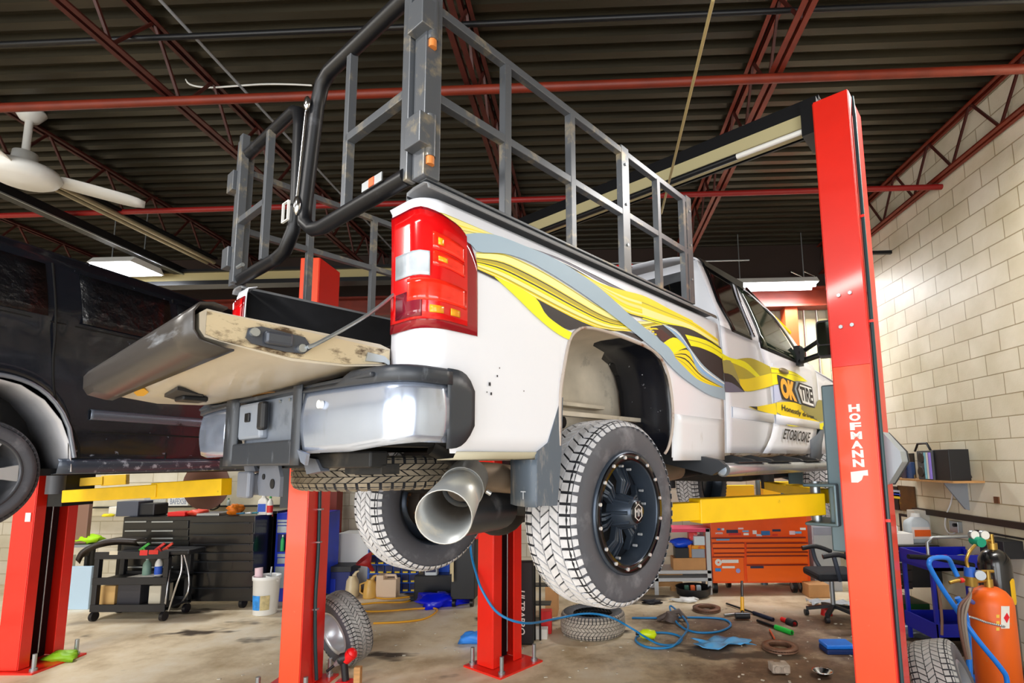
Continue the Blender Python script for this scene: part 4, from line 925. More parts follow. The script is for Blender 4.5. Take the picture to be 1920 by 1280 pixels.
# front end
q = MB(); rows = []
for i in range(21):
    x = 4.03+(5.62-4.03)*i/20; d_ = abs(x-4.74); zb_ = 1.84
    if d_ < .47: zb_ = 1.84+ .50*max(0, 1-(d_/.47)**3.2)**.45
    y_ = -.80+(.10*((x-5.2)/.42)**2 if x > 5.2 else 0)
    rows.append([Vector((x, y_+.02*((zb_+(2.56-zb_)*j/8-2.2)/.42)**2, zb_+(2.56-.10*i/20-zb_)*j/8)) for j in range(9)])
for sg in (1, -1):
    q = MB(); q.grid([[Vector((v.x, sg*v.y, v.z)) for v in r] for r in rows], True); fe = q.build('front_fender', Mw, truck, solid=.004)
    if sg == 1: FE = fe
    q = MB(); q.grid([[Vector((x, sg*y, z)) for y in (-.76, -.6, -.45)] for x, z in [(4.74+.45*cos(a), 1.86+.48*sin(a)) for a in [pi*k/8 for k in range(9)]]], True); q.build('fender_liner', mat('liner_teal_grey', '45606c', .45, var=.3, scale=5), fe, solid=.004)
    q = MB(); q.grid([[Vector((x, sg*-.80, 1.95+.3*k)), Vector((x+.02, sg*-.78, 1.7+.3*k))] for x, k in ((3.72, 0), (3.95, .2), (4.2, .6))], True); q.build('front_mud_guard', mat('guard_grey', '5b6470', .5), fe, solid=.01)
    q = MB(); q.bx(5.50, 5.60, sg*.50, sg*.74, 2.15, 2.42); q.build('headlight', Mlamp, truck, bev=.02)
q = MB(); q.grid([[Vector((x, y, z+.05*(1-(y/.8)**2))) for y in (-.79, -.7, -.4, 0, .4, .7, .79)] for x, z in ((3.95, 2.57), (4.4, 2.55), (5.0, 2.52), (5.5, 2.46), (5.62, 2.40))], True); q.build('hood', Mw, truck, solid=.008)
q = MB(); q.bx(5.58, 5.64, -.5, .5, 2.1, 2.42); q.build('grille', M_chrome, truck, bev=.02)
q = MB(); q.bx(5.55, 5.72, -.80, .80, 1.78, 2.08); q.build('front_bumper', M_chrome, truck, bev=.05)
q = MB(); q.bx(4.5, 4.9, -.55, -.35, 1.5, 1.75); q.cyl((4.72, -.5, 1.56), (4.4, .0, 1.75), .035, n=10); q.cyl((4.72, -.45, 1.5), (4.72, -.42, 2.2), .04, n=12); q.build('front_suspension', mat('suspension_teal', '3d535b', .45, .3, dirt='9aa5a8', damt=.3), truck, bev=.01)
# towing mirror
q = MB(); q.prism(rrect(-.065, .065, 2.565, 2.845, .03), (3.40, -1.055, 0), (.25, -1, 0), (0, 0, 1), (.09, .02, 0)); mo = q.build('side_mirror', M_blackpl, truck, bev=.012)
q = MB(); q.prism(rrect(-.055, .055, 2.66, 2.83, .02), (3.397, -1.055, 0), (.25, -1, 0), (0, 0, 1), (-.004, 0, 0)); q.prism(rrect(-.055, .055, 2.575, 2.65, .015), (3.397, -1.055, 0), (.25, -1, 0), (0, 0, 1), (-.004, 0, 0)); q.build('mirror_glass', mat('mirror_dark', '2c3430', .06, .9), mo)
q = MB(); q.tube([(3.55, -.80, 2.64), (3.48, -.86, 2.645), (3.44, -.99, 2.70)], .018, 8); q.tube([(3.55, -.80, 2.57), (3.46, -.86, 2.565), (3.44, -.99, 2.59)], .022, 8); q.bx(3.50, 3.58, -.83, -.78, 2.54, 2.70); q.bx(3.42, 3.47, -.88, -.85, 2.56, 2.66); q.build('mirror_arm', M_blackpl, mo)
# running board
q = MB(); q.tube([(1.78, -.90, 1.748), (1.84, -.92, 1.748), (3.55, -.92, 1.742), (3.70, -.90, 1.742), (3.78, -.84, 1.745)], .048, 16, ry=.036, up=(0, 0, 1)); rb = q.build('running_board', mat('worn_step_steel', 'a9aeb4', .3, .7, dirt='6f6a60', damt=.3, dscale=8), truck)
q = MB(); q.ball((1.79, -.905, 1.748), .02, .044, .034); q.build('step_end_cap', mat('step_cap', '9aa7b5', .35, .2, dirt='6c7683', damt=.3), rb)
for x in (1.86, 2.35, 3.05):
    q = MB(); q.bx(x, x+.40, -.955, -.885, 1.782, 1.788); q.build('step_pad', M_blackpl, rb, bev=.002)
for x in (1.75, 2.2, 2.5, 3.1, 3.5):
    q = MB(); q.prism([(-.93, 1.77), (-.89, 1.80), (-.55, 1.87), (-.5, 1.80), (-.85, 1.72)], (x, 0, 0), (0, 1, 0), (0, 0, 1), (.05, 0, 0)); q.build('step_bracket', mat('bracket_grey', '2c3036', .5), rb, bev=.004)

# ------------------------------------------------------------------ vinyl livery
DY = mat('decal_yellow', ''); DY2 = mat('decal_bright_yellow', 'f7f000', .5); DC = mat('decal_cream', 'f4ee9c', .5); DO = mat('decal_olive', 'b9a92c', .5)
DK = mat('decal_black', '201c22', .5); DB = mat('decal_greyblue', '9db4c6', .5); DB2 = mat('decal_skyblue', '7fb0e6', .5); DG = mat('decal_grey', '6a6880', .5); DW = mat('decal_white', 'f2f4f6', .5)
DKh = mat('decal_khaki', '9c9452', .5); DL = mat('decal_pale_lemon', 'eee58a', .5); DM = mat('decal_maroon', '3a161c', .35)
def resamp(P, n):
    P = [Vector(p+(0,)) if len(p) == 2 else Vector(p) for p in P]; P = smoothp(P, 5) if len(P) > 2 else P
    L = [0]
    for a, b in zip(P, P[1:]): L.append(L[-1]+(b-a).length)
    out = []
    for i in range(n):
        s = L[-1]*i/(n-1); k = 0
        while k < len(L)-2 and L[k+1] < s: k += 1
        t_ = (s-L[k])/max(1e-9, L[k+1]-L[k]); out.append(P[k].lerp(P[k+1], min(1, t_)))
    return out
_lay = [0]
def Z7(*p): return [(700+a/3.048, 340+b/3.048) for a, b in p]
def Z8(*p): return [(1150+a/2.782, 440+b/2.782) for a, b in p]
def Z9(*p): return [(1340+a/5.335, 660+b/5.335) for a, b in p]
def onside(px, py, off):
    v = sy(px, py, -.80); v = Vector((v.x, side_y(v.z)-off, v.z))
    return wrap(max(v.x, -.01), v.z, off) if v.x < RC else v
def band(parent, top, bot, stripes, n=22, nm='livery_stripe'):
    T, B = resamp(top, n), resamp(bot, n)
    for f0, f1, m_ in stripes:
        _lay[0] += 1; off = .0045+.00012*_lay[0]
        q = MB(); m2 = max(2, int(abs(f1-f0)*8)+1)
        q.grid([[onside(*(T[i].lerp(B[i], f0+(f1-f0)*j/(m2-1)))[:2], off) for j in range(m2)] for i in range(n)], True)
        q.build(nm, m_, parent)
# pale lemon streaks above the tail light
band(bs, Z7((300, 130), (440, 190), (580, 250), (720, 310)), Z7((330, 230), (430, 290), (540, 310), (700, 312)), [(0, 1, DL), (0., .04, DO), (.35, .42, DY), (.62, .66, DO)])
# yellow stripe bundle below the grey-blue ribbon
T1 = Z7((588, 405), (740, 410), (880, 465), (1020, 540), (1160, 630), (1290, 715), (1420, 780), (1540, 800), (1660, 790), (1829, 830))
B1 = Z7((588, 500), (700, 552), (880, 650), (1040, 735), (1180, 800), (1320, 850), (1440, 856), (1540, 850), (1660, 830), (1829, 860))
band(bs, T1, B1, [(0, 1, DY), (.0, .30, DC), (.02, .06, DO), (.33, .37, DK), (.37, .50, DO), (.55, .60, DK), (.60, .66, DY2), (.70, .82, DC), (.82, .86, DO), (.90, .94, DC)], 34)
band(bs, Z7((590, 500), (700, 550), (760, 580)), Z7((590, 512), (690, 560), (750, 590)), [(0, 1, DK)], 8)
# black field over the arch
band(bs, Z7((925, 668), (1050, 735), (1180, 800), (1320, 850), (1450, 858), (1560, 900)), Z7((935, 690), (1000, 780), (1110, 850), (1200, 832), (1380, 855), (1530, 915)), [(0, 1, DK)], 20)
# broad yellow blade
band(bs, Z7((690, 545), (800, 590), (925, 668), (980, 760), (1060, 825), (1128, 865)), Z7((690, 548), (800, 650), (900, 750), (990, 830), (1060, 880), (1112, 906)), [(0, 1, DY2)], 18)
# dark wedge under the rail and upper yellow sweep
band(bs, Z7((880, 370), (1060, 430), (1250, 520), (1380, 590), (1500, 650)), Z7((890, 376), (1050, 450), (1160, 505), (1300, 590), (1480, 648)), [(0, 1, DK), (.2, .5, DG), (.6, .8, DW)], 14)
T2 = Z7((1145, 500), (1300, 580), (1430, 620), (1560, 655), (1700, 730), (1829, 795)); B2 = Z7((1150, 510), (1310, 640), (1420, 740), (1530, 780), (1680, 800), (1829, 835))
band(bs, T2, B2, [(0, 1, DY), (.30, .40, DC), (.50, .62, DL), (.68, .74, DY2), (.80, .88, DC), (.95, 1., DK)], 24)
T3 = Z8((150, 325), (290, 390), (420, 455), (545, 545)); B3 = Z8((150, 440), (260, 470), (400, 500), (548, 580))
band(bs, T3, B3, [(0, .45, DY), (.2, .26, DO), (.45, .8, DC), (.8, 1, DY2), (.9, .94, DK)], 18)
# checker and black fields in front of the arch
band(bs, Z8((190, 480), (300, 470), (420, 500), (560, 590)), Z8((250, 560), (330, 600), (430, 700), (570, 770)), [(0, 1, DK)], 20)
band(bs, Z8((180, 490), (230, 490), (300, 560), (370, 570)), Z8((250, 560), (262, 555), (310, 625), (330, 605)), [(0, .12, DY), (.2, .3, DY), (.4, .5, DY)], 12)
band(bs, Z8((205, 500), (245, 490)), Z8((255, 560), (300, 540)), [(0, 1, DM)], 4)
band(bs, Z8((255, 565), (315, 535), (370, 580)), Z8((300, 628), (345, 600), (375, 590)), [(0, 1, DY2)], 8)
band(bs, Z8((300, 625), (380, 600), (450, 690), (565, 790)), Z8((305, 640), (380, 710), (450, 770), (560, 803)), [(0, 1, DY), (.25, .32, DK), (.5, .58, DK), (.75, .8, DO)], 14)
band(bs, Z8((370, 520), (450, 540), (500, 560), (562, 600)), Z8((400, 580), (450, 590), (520, 620), (565, 650)), [(0, 1, DY2), (.4, .5, DO)], 12)
band(bs, Z8((250, 465), (330, 500), (400, 600), (470, 690), (572, 770)), Z8((265, 480), (310, 520), (390, 610), (440, 720), (570, 800)), [(0, 1, DB), (.2, .35, DW), (.5, .7, DB2)], 18)
# grey-blue ribbon on top of everything
TB = Z7((488, 318), (560, 296), (700, 305), (880, 372), (1010, 425), (1160, 512), (1300, 615), (1430, 735), (1560, 850), (1700, 965))
TB2 = Z8((230, 545), (300, 625), (380, 710), (430, 755), (500, 785), (572, 800))
BBn = Z7((560, 365), (600, 405), (740, 412), (870, 450), (1000, 520), (1150, 615), (1290, 715), (1420, 815), (1530, 905), (1640, 1000))
BB2 = Z8((190, 590), (270, 665), (340, 735), (430, 800), (500, 840), (575, 862))
band(bs, TB+TB2[1:], BBn+BB2[1:], [(0, 1, DB)], 44)
# rear door
band(RD, Z9((60, 40), (150, 80), (350, 60), (545, 145)), Z9((90, 300), (180, 240), (290, 395), (580, 335)), [(0, 1, DO)], 16)
band(RD, Z9((60, 10), (150, 60), (300, 100), (440, 240)), Z9((70, 80), (170, 110), (300, 170), (400, 250)), [(0, 1, DY2)], 12)
band(RD, Z9((180, 265), (300, 270), (440, 240), (560, 210)), Z9((260, 370), (300, 392), (440, 370), (580, 328)), [(0, 1, DY)], 12)
band(RD, Z9((62, 90), (150, 90), (230, 280)), Z9((75, 210), (130, 230), (240, 330)), [(0, 1, DKh)], 8)
band(RD, Z9((78, 210), (170, 240), (285, 398)), Z9((90, 400), (150, 402), (280, 400)), [(0, 1, DG), (0, .45, DK)], 8)
band(RD, Z9((330, 545), (410, 545), (595, 510)), Z9((332, 548), (410, 580), (610, 632)), [(0, 1, DY)], 10)
band(RD, Z9((330, 543), (410, 545)), Z9((370, 560), (412, 580)), [(0, 1, DK)], 4)
# front door
band(FD, Z9((552, 150), (700, 175), (800, 205), (920, 292)), Z9((565, 330), (620, 320), (780, 290), (918, 294)), [(0, 1, DY2), (.05, .1, DO), (.3, .36, DO)], 14)
band(FD, Z9((575, 335), (640, 330), (660, 400)), Z9((580, 510), (630, 490), (668, 470)), [(0, 1, mat('decal_pale_blue', 'c4cdf0', .35))], 8)
band(FD, Z9((600, 505), (760, 500), (900, 560), (1030, 690)), Z9((605, 600), (760, 690), (900, 720), (1075, 775)), [(0, 1, DY)], 14)
band(FD, Z9((850, 520), (980, 560), (1020, 480), (1080, 490)), Z9((850, 570), (930, 640), (1020, 690), (1080, 690)), [(0, 1, DKh)], 12)
band(FD, Z9((610, 650), (750, 700), (920, 740), (1090, 700)), Z9((650, 700), (750, 740), (920, 745), (1060, 775)), [(0, 1, DY2)], 14)
# logo
def zx(x, z, off): return Vector((x, side_y(z)-off, z))
def lq(nm, pts, m_, off, parent=None):
    q = MB(); q.poly([zx(*(sy(px, py).x, sy(px, py).z), off) for px, py in Z9(*pts)]); return q.build(nm, m_, parent or FD)
lg = lq('ok_badge', [(612, 225), (800, 300), (785, 370), (828, 515), (655, 470), (635, 400), (612, 260)], DK, .0135)
lq('badge_divider', [(800, 298), (825, 300), (800, 365), (850, 522), (828, 514), (783, 370)], DB, .0138)
lt = lq('tire_badge', [(825, 300), (960, 350), (985, 560), (850, 522), (800, 365)], DK, .0141)
lq('tire_field', [(838, 322), (952, 362), (975, 545), (862, 508), (818, 372)], DW, .0148)
def lt_on(nm, txt, cs, m_, off, bold=.02, shear=0.):
    a, b, c, d = [sy(*Z9(p)[0]) for p in cs]; q = MB()
    f = quad_fn((a.x, 0, a.z), (b.x, 0, b.z), (c.x, 0, c.z), (d.x, 0, d.z))
    def g(u, v): p = f(u, v); return zx(p.x, p.z, off)
    letters(q, txt, g, bold=bold, shear=shear); return q.build(nm, m_, FD)
MOK = mat('logo_amber', 'ffb400', .35, coat=.3)
lt_on('logo_lettering', 'OK', [(652, 455), (806, 502), (778, 300), (628, 250)], MOK, .0158, .07)
lt_on('logo_lettering', 'TIRE', [(850, 480), (968, 520), (955, 375), (832, 340)], DK, .0158, .035)
lt_on('slogan_lettering', 'Honestly driven...', [(655, 600), (1005, 690), (1000, 640), (645, 520)], DK, .0158, .016, .12)
lt_on('town_lettering', 'ETOBICOKE', [(668, 868), (930, 905), (945, 805), (685, 765)], DK, .0158, .02)
# scuffs on the quarter panel
q = MB()
for px, py, s in ((917, 720, 5), (920, 738, 4), (931, 705, 3), (935, 690, 2), (981, 733, 2), (912, 735, 2)):
    c = onside(px, py, .0052); q.poly([c+Vector((s*.001*cos(a), 0, s*.0015*sin(a)+s*.0006*sin(3*a))) for a in [k*.9 for k in range(7)]])
q.build('scuff', mat('scuff_black', '2a2a30', .7), bs)

# ------------------------------------------------------------------ stake rack on the bed
RK = {}
for sg in (-1, 1):
    y = sg*.765
    q = MB(); s_ = .014
    q.bx(.0, 1.76, y-.017, y+.017, 2.662, 2.672)
    q.beam((.02, y, 3.262), (1.77, y, 3.262), .03, .03); q.beam((.02, y, 2.955), (1.77, y, 2.955), .03, .03)
    rk = q.build('side_rack', Mrack, truck, bev=.002)
    for x, w_ in ((.345, .032), (.717, .032), (1.11, .062), (1.42, .032), (1.70, .032), (1.755, .062)):
        q = MB(); q.bx(x-w_/2, x+w_/2, y-.016, y+.016, 2.665, 3.255 if w_ < .05 else 3.29); q.build('rack_post', Mrack, rk, bev=.002)
    for x in (1.11, 1.755):
        for z in (2.8, 3.0, 3.2):
            q = MB(); q.cyl((x, y-.016*1, z), (x, y-.022, z), .007, n=6); q.build('rack_bolt', M_zinc, rk)
    q = MB(); q.bx(-.02, .04, y-.03, y+.03, 2.665, 3.42); q.bx(-.035, .0, y+(.035 if sg < 0 else -.075), y+(.075 if sg < 0 else -.035), 2.665, 3.42); q.build('corner_post', Mrack, rk, bev=.003)
    for z in (3.19, 2.80):
        q = MB(); q.bx(-.05, .0, y-.05 if sg < 0 else y-.03, y+.03 if sg < 0 else y+.05, z-.05, z+.05); hg = q.build('gate_hinge', Mrack, rk, bev=.003)
        q = MB(); q.cyl((-.0, y-sg*-.035, z-.075), (-.0, y-sg*-.035, z+.06), .016, n=12); q.build('hinge_pin', Mrack, rk)
        q = MB(); q.cyl((-.0, y+sg*.035, z-.10), (-.0, y+sg*.035, z-.075), .013, n=8); q.build('hinge_tip', mat('pin_orange', 'c97a3a', .5), rk)
    # gate leaf
    tb = MB()
    if sg < 0: P = [(-.02, -.71, 3.325), (-.02, -.16, 3.325), (-.02, -.10, 3.30), (-.02, -.065, 3.22), (-.03, -.025, 2.80), (-.03, -.03, 2.74), (-.02, -.08, 2.70), (-.02, -.16, 2.685), (-.02, -.71, 2.685)]
    else: P = [(.0, .72, 3.325), (.0, .19, 3.325), (.0, .145, 3.30), (.0, .13, 3.22), (.0, .12, 2.86), (.0, .14, 2.77), (.0, .21, 2.70), (.0, .30, 2.685), (.0, .72, 2.685)]
    tb.tube(P, .027, 10); gt = tb.build('gate_leaf', Mrackd, truck)
    yi = -.325 if sg < 0 else .395
    q = MB(); q.bx(-.03, .0, yi-.015, yi+.015, 2.7, 3.31); q.beam((-.015, yi, 2.97), (-.015, sg*.70, 2.97), .03, .03); q.build('gate_bar', Mrack, gt, bev=.002)
    if sg < 0:
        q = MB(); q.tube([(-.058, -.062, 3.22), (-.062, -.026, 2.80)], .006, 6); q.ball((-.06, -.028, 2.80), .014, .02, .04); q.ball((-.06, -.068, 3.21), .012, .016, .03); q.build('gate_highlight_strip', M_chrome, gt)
        q = MB(); q.beam((-.052, -.50, 2.708), (-.052, -.62, 2.708), .004, .03); pl = q.build('reflector_plate', M_zinc, gt); q = MB(); q.beam((-.0545, -.545, 2.708), (-.0545, -.575, 2.708), .003, .028); q.build('reflector_patch', mat('reflector_orange', 'f25a1c', .4), pl)
    else:
        q = MB(); q.tube([(-.04, .10, 2.79), (-.04, .15, 2.79), (-.04, .15, 2.87), (-.04, .10, 2.87)], .006, 4, closed=True); q.build('latch_loop', M_white, gt)
        q = MB(); q.cyl((-.04, .62, 2.715), (-.04, .56, 2.715), .009, n=8); q.build('latch_pin', M_zinc, gt)
# ------------------------------------------------------------------ black van on the left lift
HV = .19
van = thing('black_van', 'black van raised on the left lift with its rear wheel and dusty side showing', 'van', (-2.75, 4.6, 1.47), pi/2-HV)
BASEZ[van.name] = 1.47
Mv = mat('van_black', '181c25', .18, .1, dirt='8a93a6', damt=.13, dscale=16, coat=.6, bump=.35, bscale=5, dsharp=.05)
Mv2 = mat('van_film', '0b0d12', .3, 0, bump=.8, bscale=14, dirt='596172', damt=.16, dscale=22, dsharp=.1)
# profile: (x forward, right side at y=0, body extends to y=+1.75)
def vy(z): return .0+(.10*((z-2.64)/.44)**1.3 if z > 2.64 else .02*((z-2.3)/.4)**2)
def vzb(x):
    d = abs(x+1.95)
    return 1.78+(.52*max(0, 1-(d/.42)**2.4)**.5 if d < .42 else 0)
for sg, yy in ((1, 0), (-1, 1.75)):
    xs = [-2.75, -2.6, -2.45, -2.38]+[-2.37+.84*i/20 for i in range(21)]+[-1.52, -1.3, -1., -.5, 0, .5, 1., 1.5, 1.9]
    q = MB(); q.grid([[Vector((x, yy+sg*vy(vzb(x)+(3.06-vzb(x))*j/12), vzb(x)+(3.06-vzb(x))*j/12)) for j in range(13)] for x in xs], True)
    vs_ = q.build('body_side', Mv, van, solid=.004)
    if sg == 1: VS = vs_
q = MB(); rows = []
for i in range(9):
    x = -2.75+4.65*i/8; rows.append([Vector((x, y, z)) for y, z in ((.10, 3.06), (.13, 3.085), (.3, 3.12), (.87, 3.15), (1.45, 3.12), (1.62, 3.085), (1.65, 3.06))])
q.grid(rows, True); q.build('roof', Mv, van, solid=.004)
q = MB(); q.grid([[Vector((x, y, z)) for y in (.05, .9, 1.7)] for x, z in ((-2.75, 1.78), (-2.76, 2.4), (-2.75, 3.06))]); q.build('tailgate', Mv, van)
q = MB(); q.grid([[Vector((x, y, z)) for y in (.02, .9, 1.73)] for x, z in ((1.9, 3.06), (2.7, 2.6), (3.4, 2.45), (3.5, 1.85), (1.9, 1.80))], False); q.build('hood', Mv, van, solid=.004)
q = MB(); q.bx(-2.6, 3.3, .06, 1.69, 1.76, 1.80); q.build('floor_pan', Mund, van)
q = MB(); q.grid([[Vector((x, vy(z)-o_, z)) for z, o_ in ((1.765, -.04), (1.772, .012), (1.84, .018), (1.856, .004))] for x in (-1.60, -1.5, -.4, 1.3, 1.8)], True); q.build('sill_panel', mat('van_sill', '3c4656', .3, .2, dirt='aab4c6', damt=.35, dscale=20, dsharp=.1, coat=.4), VS, solid=.003)
q = MB(); q.grid([[Vector((x, vy(z)-o_, z)) for z, o_ in ((2.09, .003), (2.095, .014), (2.145, .014), (2.155, .003))] for x in (-1.47, -1.45, -.4, .9)], True); q.build('side_moulding', mat('van_moulding', '6d7686', .3, .5, dirt='2c303a', damt=.3, dscale=12), VS, solid=.002)
for a, b, z0, z1 in ((-2.5, -1.74, 2.665, 2.98), (-1.56, -.98, 2.665, 2.98), (-.92, -.1, 2.665, 2.98), (-.02, 1.0, 2.66, 2.96)):
    q = MB(); q.grid([[Vector((a+(b-a)*i/6, vy(z0+(z1-z0)*j/6)-.004, z0+(z1-z0)*j/6)) for j in range(7)] for i in range(7)], True); q.build('side_window', Mv2, VS, solid=.003)
gp = mat('gap_black', '020203', .9)
for pts in ([(-1.70, 3.0), (-1.70, 2.66), (-1.69, 2.4), (-1.66, 2.2), (-1.58, 2.08), (-1.51, 1.95), (-1.49, 1.86)], [(-.95, 3.0), (-.95, 1.86)], [(.05, 3.0), (.05, 1.86)], [(-2.7, 2.645), (-1.6, 2.64), (1.0, 2.64)], [(-1.45, 2.02), (.9, 2.01)]):
    q = MB(); P = smoothp([Vector((x, vy(z)-.003, z)) for x, z in pts], 4); q.tube(P, .006, 5); q.build('door_gap', gp, VS)
q = MB(); q.tube([Vector((x, -.006, vzb(x)-.004)) for x in [-2.37+.835*i/20 for i in range(21)]], .013, 6); q.build('arch_lip', mat('van_lip', '8c94a2', .25, .5), VS)
q = MB(); q.grid([[Vector((-1.95+.42*cos(a), y, 1.78+.50*sin(a))) for y in (.01, .1, .3)] for a in [pi*k/10 for k in range(11)]], True); q.build('wheel_liner', mat('van_liner', 'c6c8d0', .35, .2, dirt='83868f', damt=.3, dscale=6, dsharp=.3), van, solid=.004)
q = MB(); q.bx(-2.4, -1.5, .28, .32, 1.78, 2.3); q.build('inner_arch', Mund, van)
def small_wheel(par, x, sgn=1, yy=.13):
    M = Matrix.Translation((x, yy, 1.775))@(Matrix() if sgn > 0 else Matrix.Rotation(pi, 4, 'Z'))
    a, b = tyre_mb(.30, .20, .20, rows_=4, nb=60); w_ = xf(a, M).build('wheel', [Mgroove, Mside], par); xf(b, M).build('tread', mat('dark_tread', '3a3c42', .8), w_)
    q = MB(); q.lathe([(.205, -.09), (.195, -.10), (.185, -.09), (.18, .0), (.02, .03)], (0, 0, 0), (0, 1, 0), 40, ref=(0, 0, 1)); al = mat('alloy_silver', 'dfe2e6', .25, .5)
    rm = xf(q, M).build('rim', mat('rim_shadow', '4a4c52', .4, .4), w_)
    for k in range(5):
        q = MB(); an = 2*pi*k/5+.3; P = lambda r, t_, y: Vector((r*sin(an+t_), y, r*cos(an+t_)))
        pts = [P(.03, -1., -.085), P(.03, 1., -.085), P(.12, .26, -.088), P(.187, .24, -.09), P(.187, -.24, -.09), P(.12, -.26, -.088)]; dn = [p+Vector((0, .03, 0)) for p in pts]
        q.add(pts+dn, [(0, 1, 2, 5), (5, 2, 3, 4)]+[(i, 6+i, 6+(i+1) % 6, (i+1) % 6) for i in range(6)]); xf(q, M).build('spoke', al, w_)
    q = MB(); q.cyl((0, -.095, 0), (0, -.06, 0), .035, .04); xf(q, M).build('hub_cap', al, w_)
small_wheel(van, -1.95); small_wheel(van, -1.95, -1, 1.62); small_wheel(van, 1.95); small_wheel(van, 1.95, -1, 1.62)
q = MB(); q.cyl((-1.95, .2, 1.775), (-1.95, 1.5, 1.775), .04, n=10); q.build('rear_axle', Mund, van)
# ------------------------------------------------------------------ background props, helpers
def pb(name, label, cat, x0, x1, y0, y1, Y, dep, m, floor=False, group=None, bev=.006, parent=None, z0=None):
    """box whose front face covers that region of the view at depth Y"""
    a, b = pY(x0, y0, Y), pY(x1, y1, Y); zb = 0. if floor else b.z
    if z0 is not None: zb = z0
    X0, X1 = min(a.x, b.x), max(a.x, b.x); q = MB(); q.bx(X0, X1, Y, Y+dep, zb, max(a.z, zb+.005)); o = q.build(name, m, parent, world=parent is not None, bev=bev)
    if label: tag(o, label, cat, group)
    return o
def pc(par, name, x0, x1, y0, y1, Y, dep, m, bev=.003): return pb(name, None, None, x0, x1, y0, y1, Y, dep, m, parent=par, bev=bev)
def pt_(name, par, pts, Y, r, m, n=8, k=1, label=None, cat=None, group=None):
    P = [pY(p[0], p[1], p[2] if len(p) > 2 else Y) for p in pts]; q = MB(); q.tube(smoothp(P, k) if k > 1 else P, r, n); o = q.build(name, m, par, world=par is not None)
    if label: tag(o, label, cat, group)
    return o
def pth(name, label, cat, px, py, Y, group=None, floor=True):
    p = pY(px, py, Y); return thing(name, label, cat, (p.x, Y, 0 if floor else p.z), 0, group)
def bottle(label, px, ytop, ybot, Y, w_, m_body, m_cap, m_lab=None, group=None, jug=False, z0=None, name='bottle', rz=0):
    a, b = pY(px, ytop, Y), pY(px, ybot, Y); z1, zb = a.z, (b.z if z0 is None else z0); h = z1-zb
    t = thing(name, label, 'bottle' if not jug else 'jug', (b.x, Y+w_/2, zb), rz, group); q = MB()
    if jug:
        r = w_/2; q.v = []; rows = []
        for z, kx, ky in ((0, .94, .9), (.03, 1, 1), (.62, 1, 1), (.74, .9, .9), (.86, .42, .5), (.92, .3, .4)):
            rows.append([Vector((x*kx, y*ky, z*h)) for x, y in rrect(-r, r, -r*.6, r*.6, r*.3)])
        q.grid(list(map(list, zip(*rows))), True, True)
    else:
        r = w_/2; q.lathe([(0, 0), (r*.95, 0), (r, .02*h), (r, .6*h), (r*.8, .72*h), (r*.34, .84*h), (r*.34, .9*h)], (0, 0, 0), (0, 0, 1), 20)
    q.build('body', m_body, t)
    q = MB(); q.cyl((0, 0, .88*h), (0, 0, h), r*.42, r*.36, n=14); q.build('cap', m_cap, t)
    if m_lab:
        q = MB()
        if jug: q.bx(-r*.8, r*.8, -r*.6-.003, -r*.6, .15*h, .55*h)
        else: q.lathe([(r*1.02, .12*h), (r*1.02, .5*h)], (0, 0, 0), (0, 0, 1), 20)
        q.build('label', m_lab, t)
    return t
K = lambda n, c, **k: mat(n, c, k.pop('r', .5), **k)
Mchest = K('chest_black', '0b0b0d', r=.3, coat=.3)
# ------------------------------------------------------------------ left workbench run
Yb = 6.95
t = pth('tool_chest', 'long black rolling tool chest against the back wall, crowded with clutter on top', 'tool chest', 330, 1100, Yb)
za = pY(350, 968, Yb).z
x0, x1 = pY(228, 1000, Yb).x, pY(476, 1000, Yb).x
q = MB(); q.bx(x0, x1, Yb+.01, Yb+.38, .14, za); q.build('body', Mchest, t, world=True, bev=.006)
for c0, c1, rows_ in ((232, 352, (975, 992, 1006, 1014, 1040, 1060, 1080)), (356, 474, (978, 1000, 1018, 1034, 1050, 1070, 1100))):
    for a, b in zip(rows_, rows_[1:]+(1128,)): 
        d = pc(t, 'drawer', c0, c1, a+1.5, b-1.5, Yb-.008, .02, Mchest)
        if c0 < 300: 
            for u0, u1 in ((c0+2, c0+42), (c0+52, c0+92)): pc(d, 'handle', u0, u1, a+2, a+4, Yb-.02, .014, M_zinc, bev=0)
        else: pc(d, 'handle', c0+6, c1-6, a+2.2, a+3.2, Yb-.016, .01, mat('dull_trim', '2b3038', .3, .5), bev=0)
for px in (245, 330, 455):
    q = MB(); p = pY(px, 1140, Yb+.1); q.cyl((p.x-.02, Yb+.1, .065), (p.x+.02, Yb+.1, .065), .065, n=18); q.build('caster', M_black, t, world=True)
t2 = pb('tool_chest', 'narrow black side cabinet between the long chest and the blue cabinet', 'tool chest', 480, 511, 958, 1130, 7.35, .45, Mchest, floor=True)
pc(t2, 'brand_strip', 497, 511, 963, 968, 7.34, .01, mat('sticker_red', 'd42a20', .4))
pb('metal_sheet', 'curled grey metal sheet lying on the middle of the black chest', 'sheet', 368, 410, 962, 970, 7.0, .3, M_zinc, z0=za)
pb('toolbox', 'grey plastic case standing on the left end of the black chest', 'case', 219, 257, 940, 970, 7.05, .25, K('case_grey', '4c5260'), z0=za)
pb('toolbox', 'black open bag beside the grey case on the chest', 'bag', 257, 288, 944, 970, 7.08, .25, M_blackpl, z0=za, bev=.02)
pb('parts_box', 'small white carton at the left end of the chest top', 'box', 204, 219, 950, 968, 7.1, .15, M_paper, z0=za)
pb('parts_box', 'flat bright red box lying on the black chest', 'box', 314, 346, 960, 969, 7.0, .2, K('box_red', 'e01818'), z0=za)
q = MB(); p = pY(364, 965, 7.02); q.blob((p.x, 7.1, za+.04), (.12, .1, .04), seed=4); tag(q.build('work_glove', K('glove_red', 'e8503a')), 'orange-red glove crumpled next to the flat red box', 'glove')
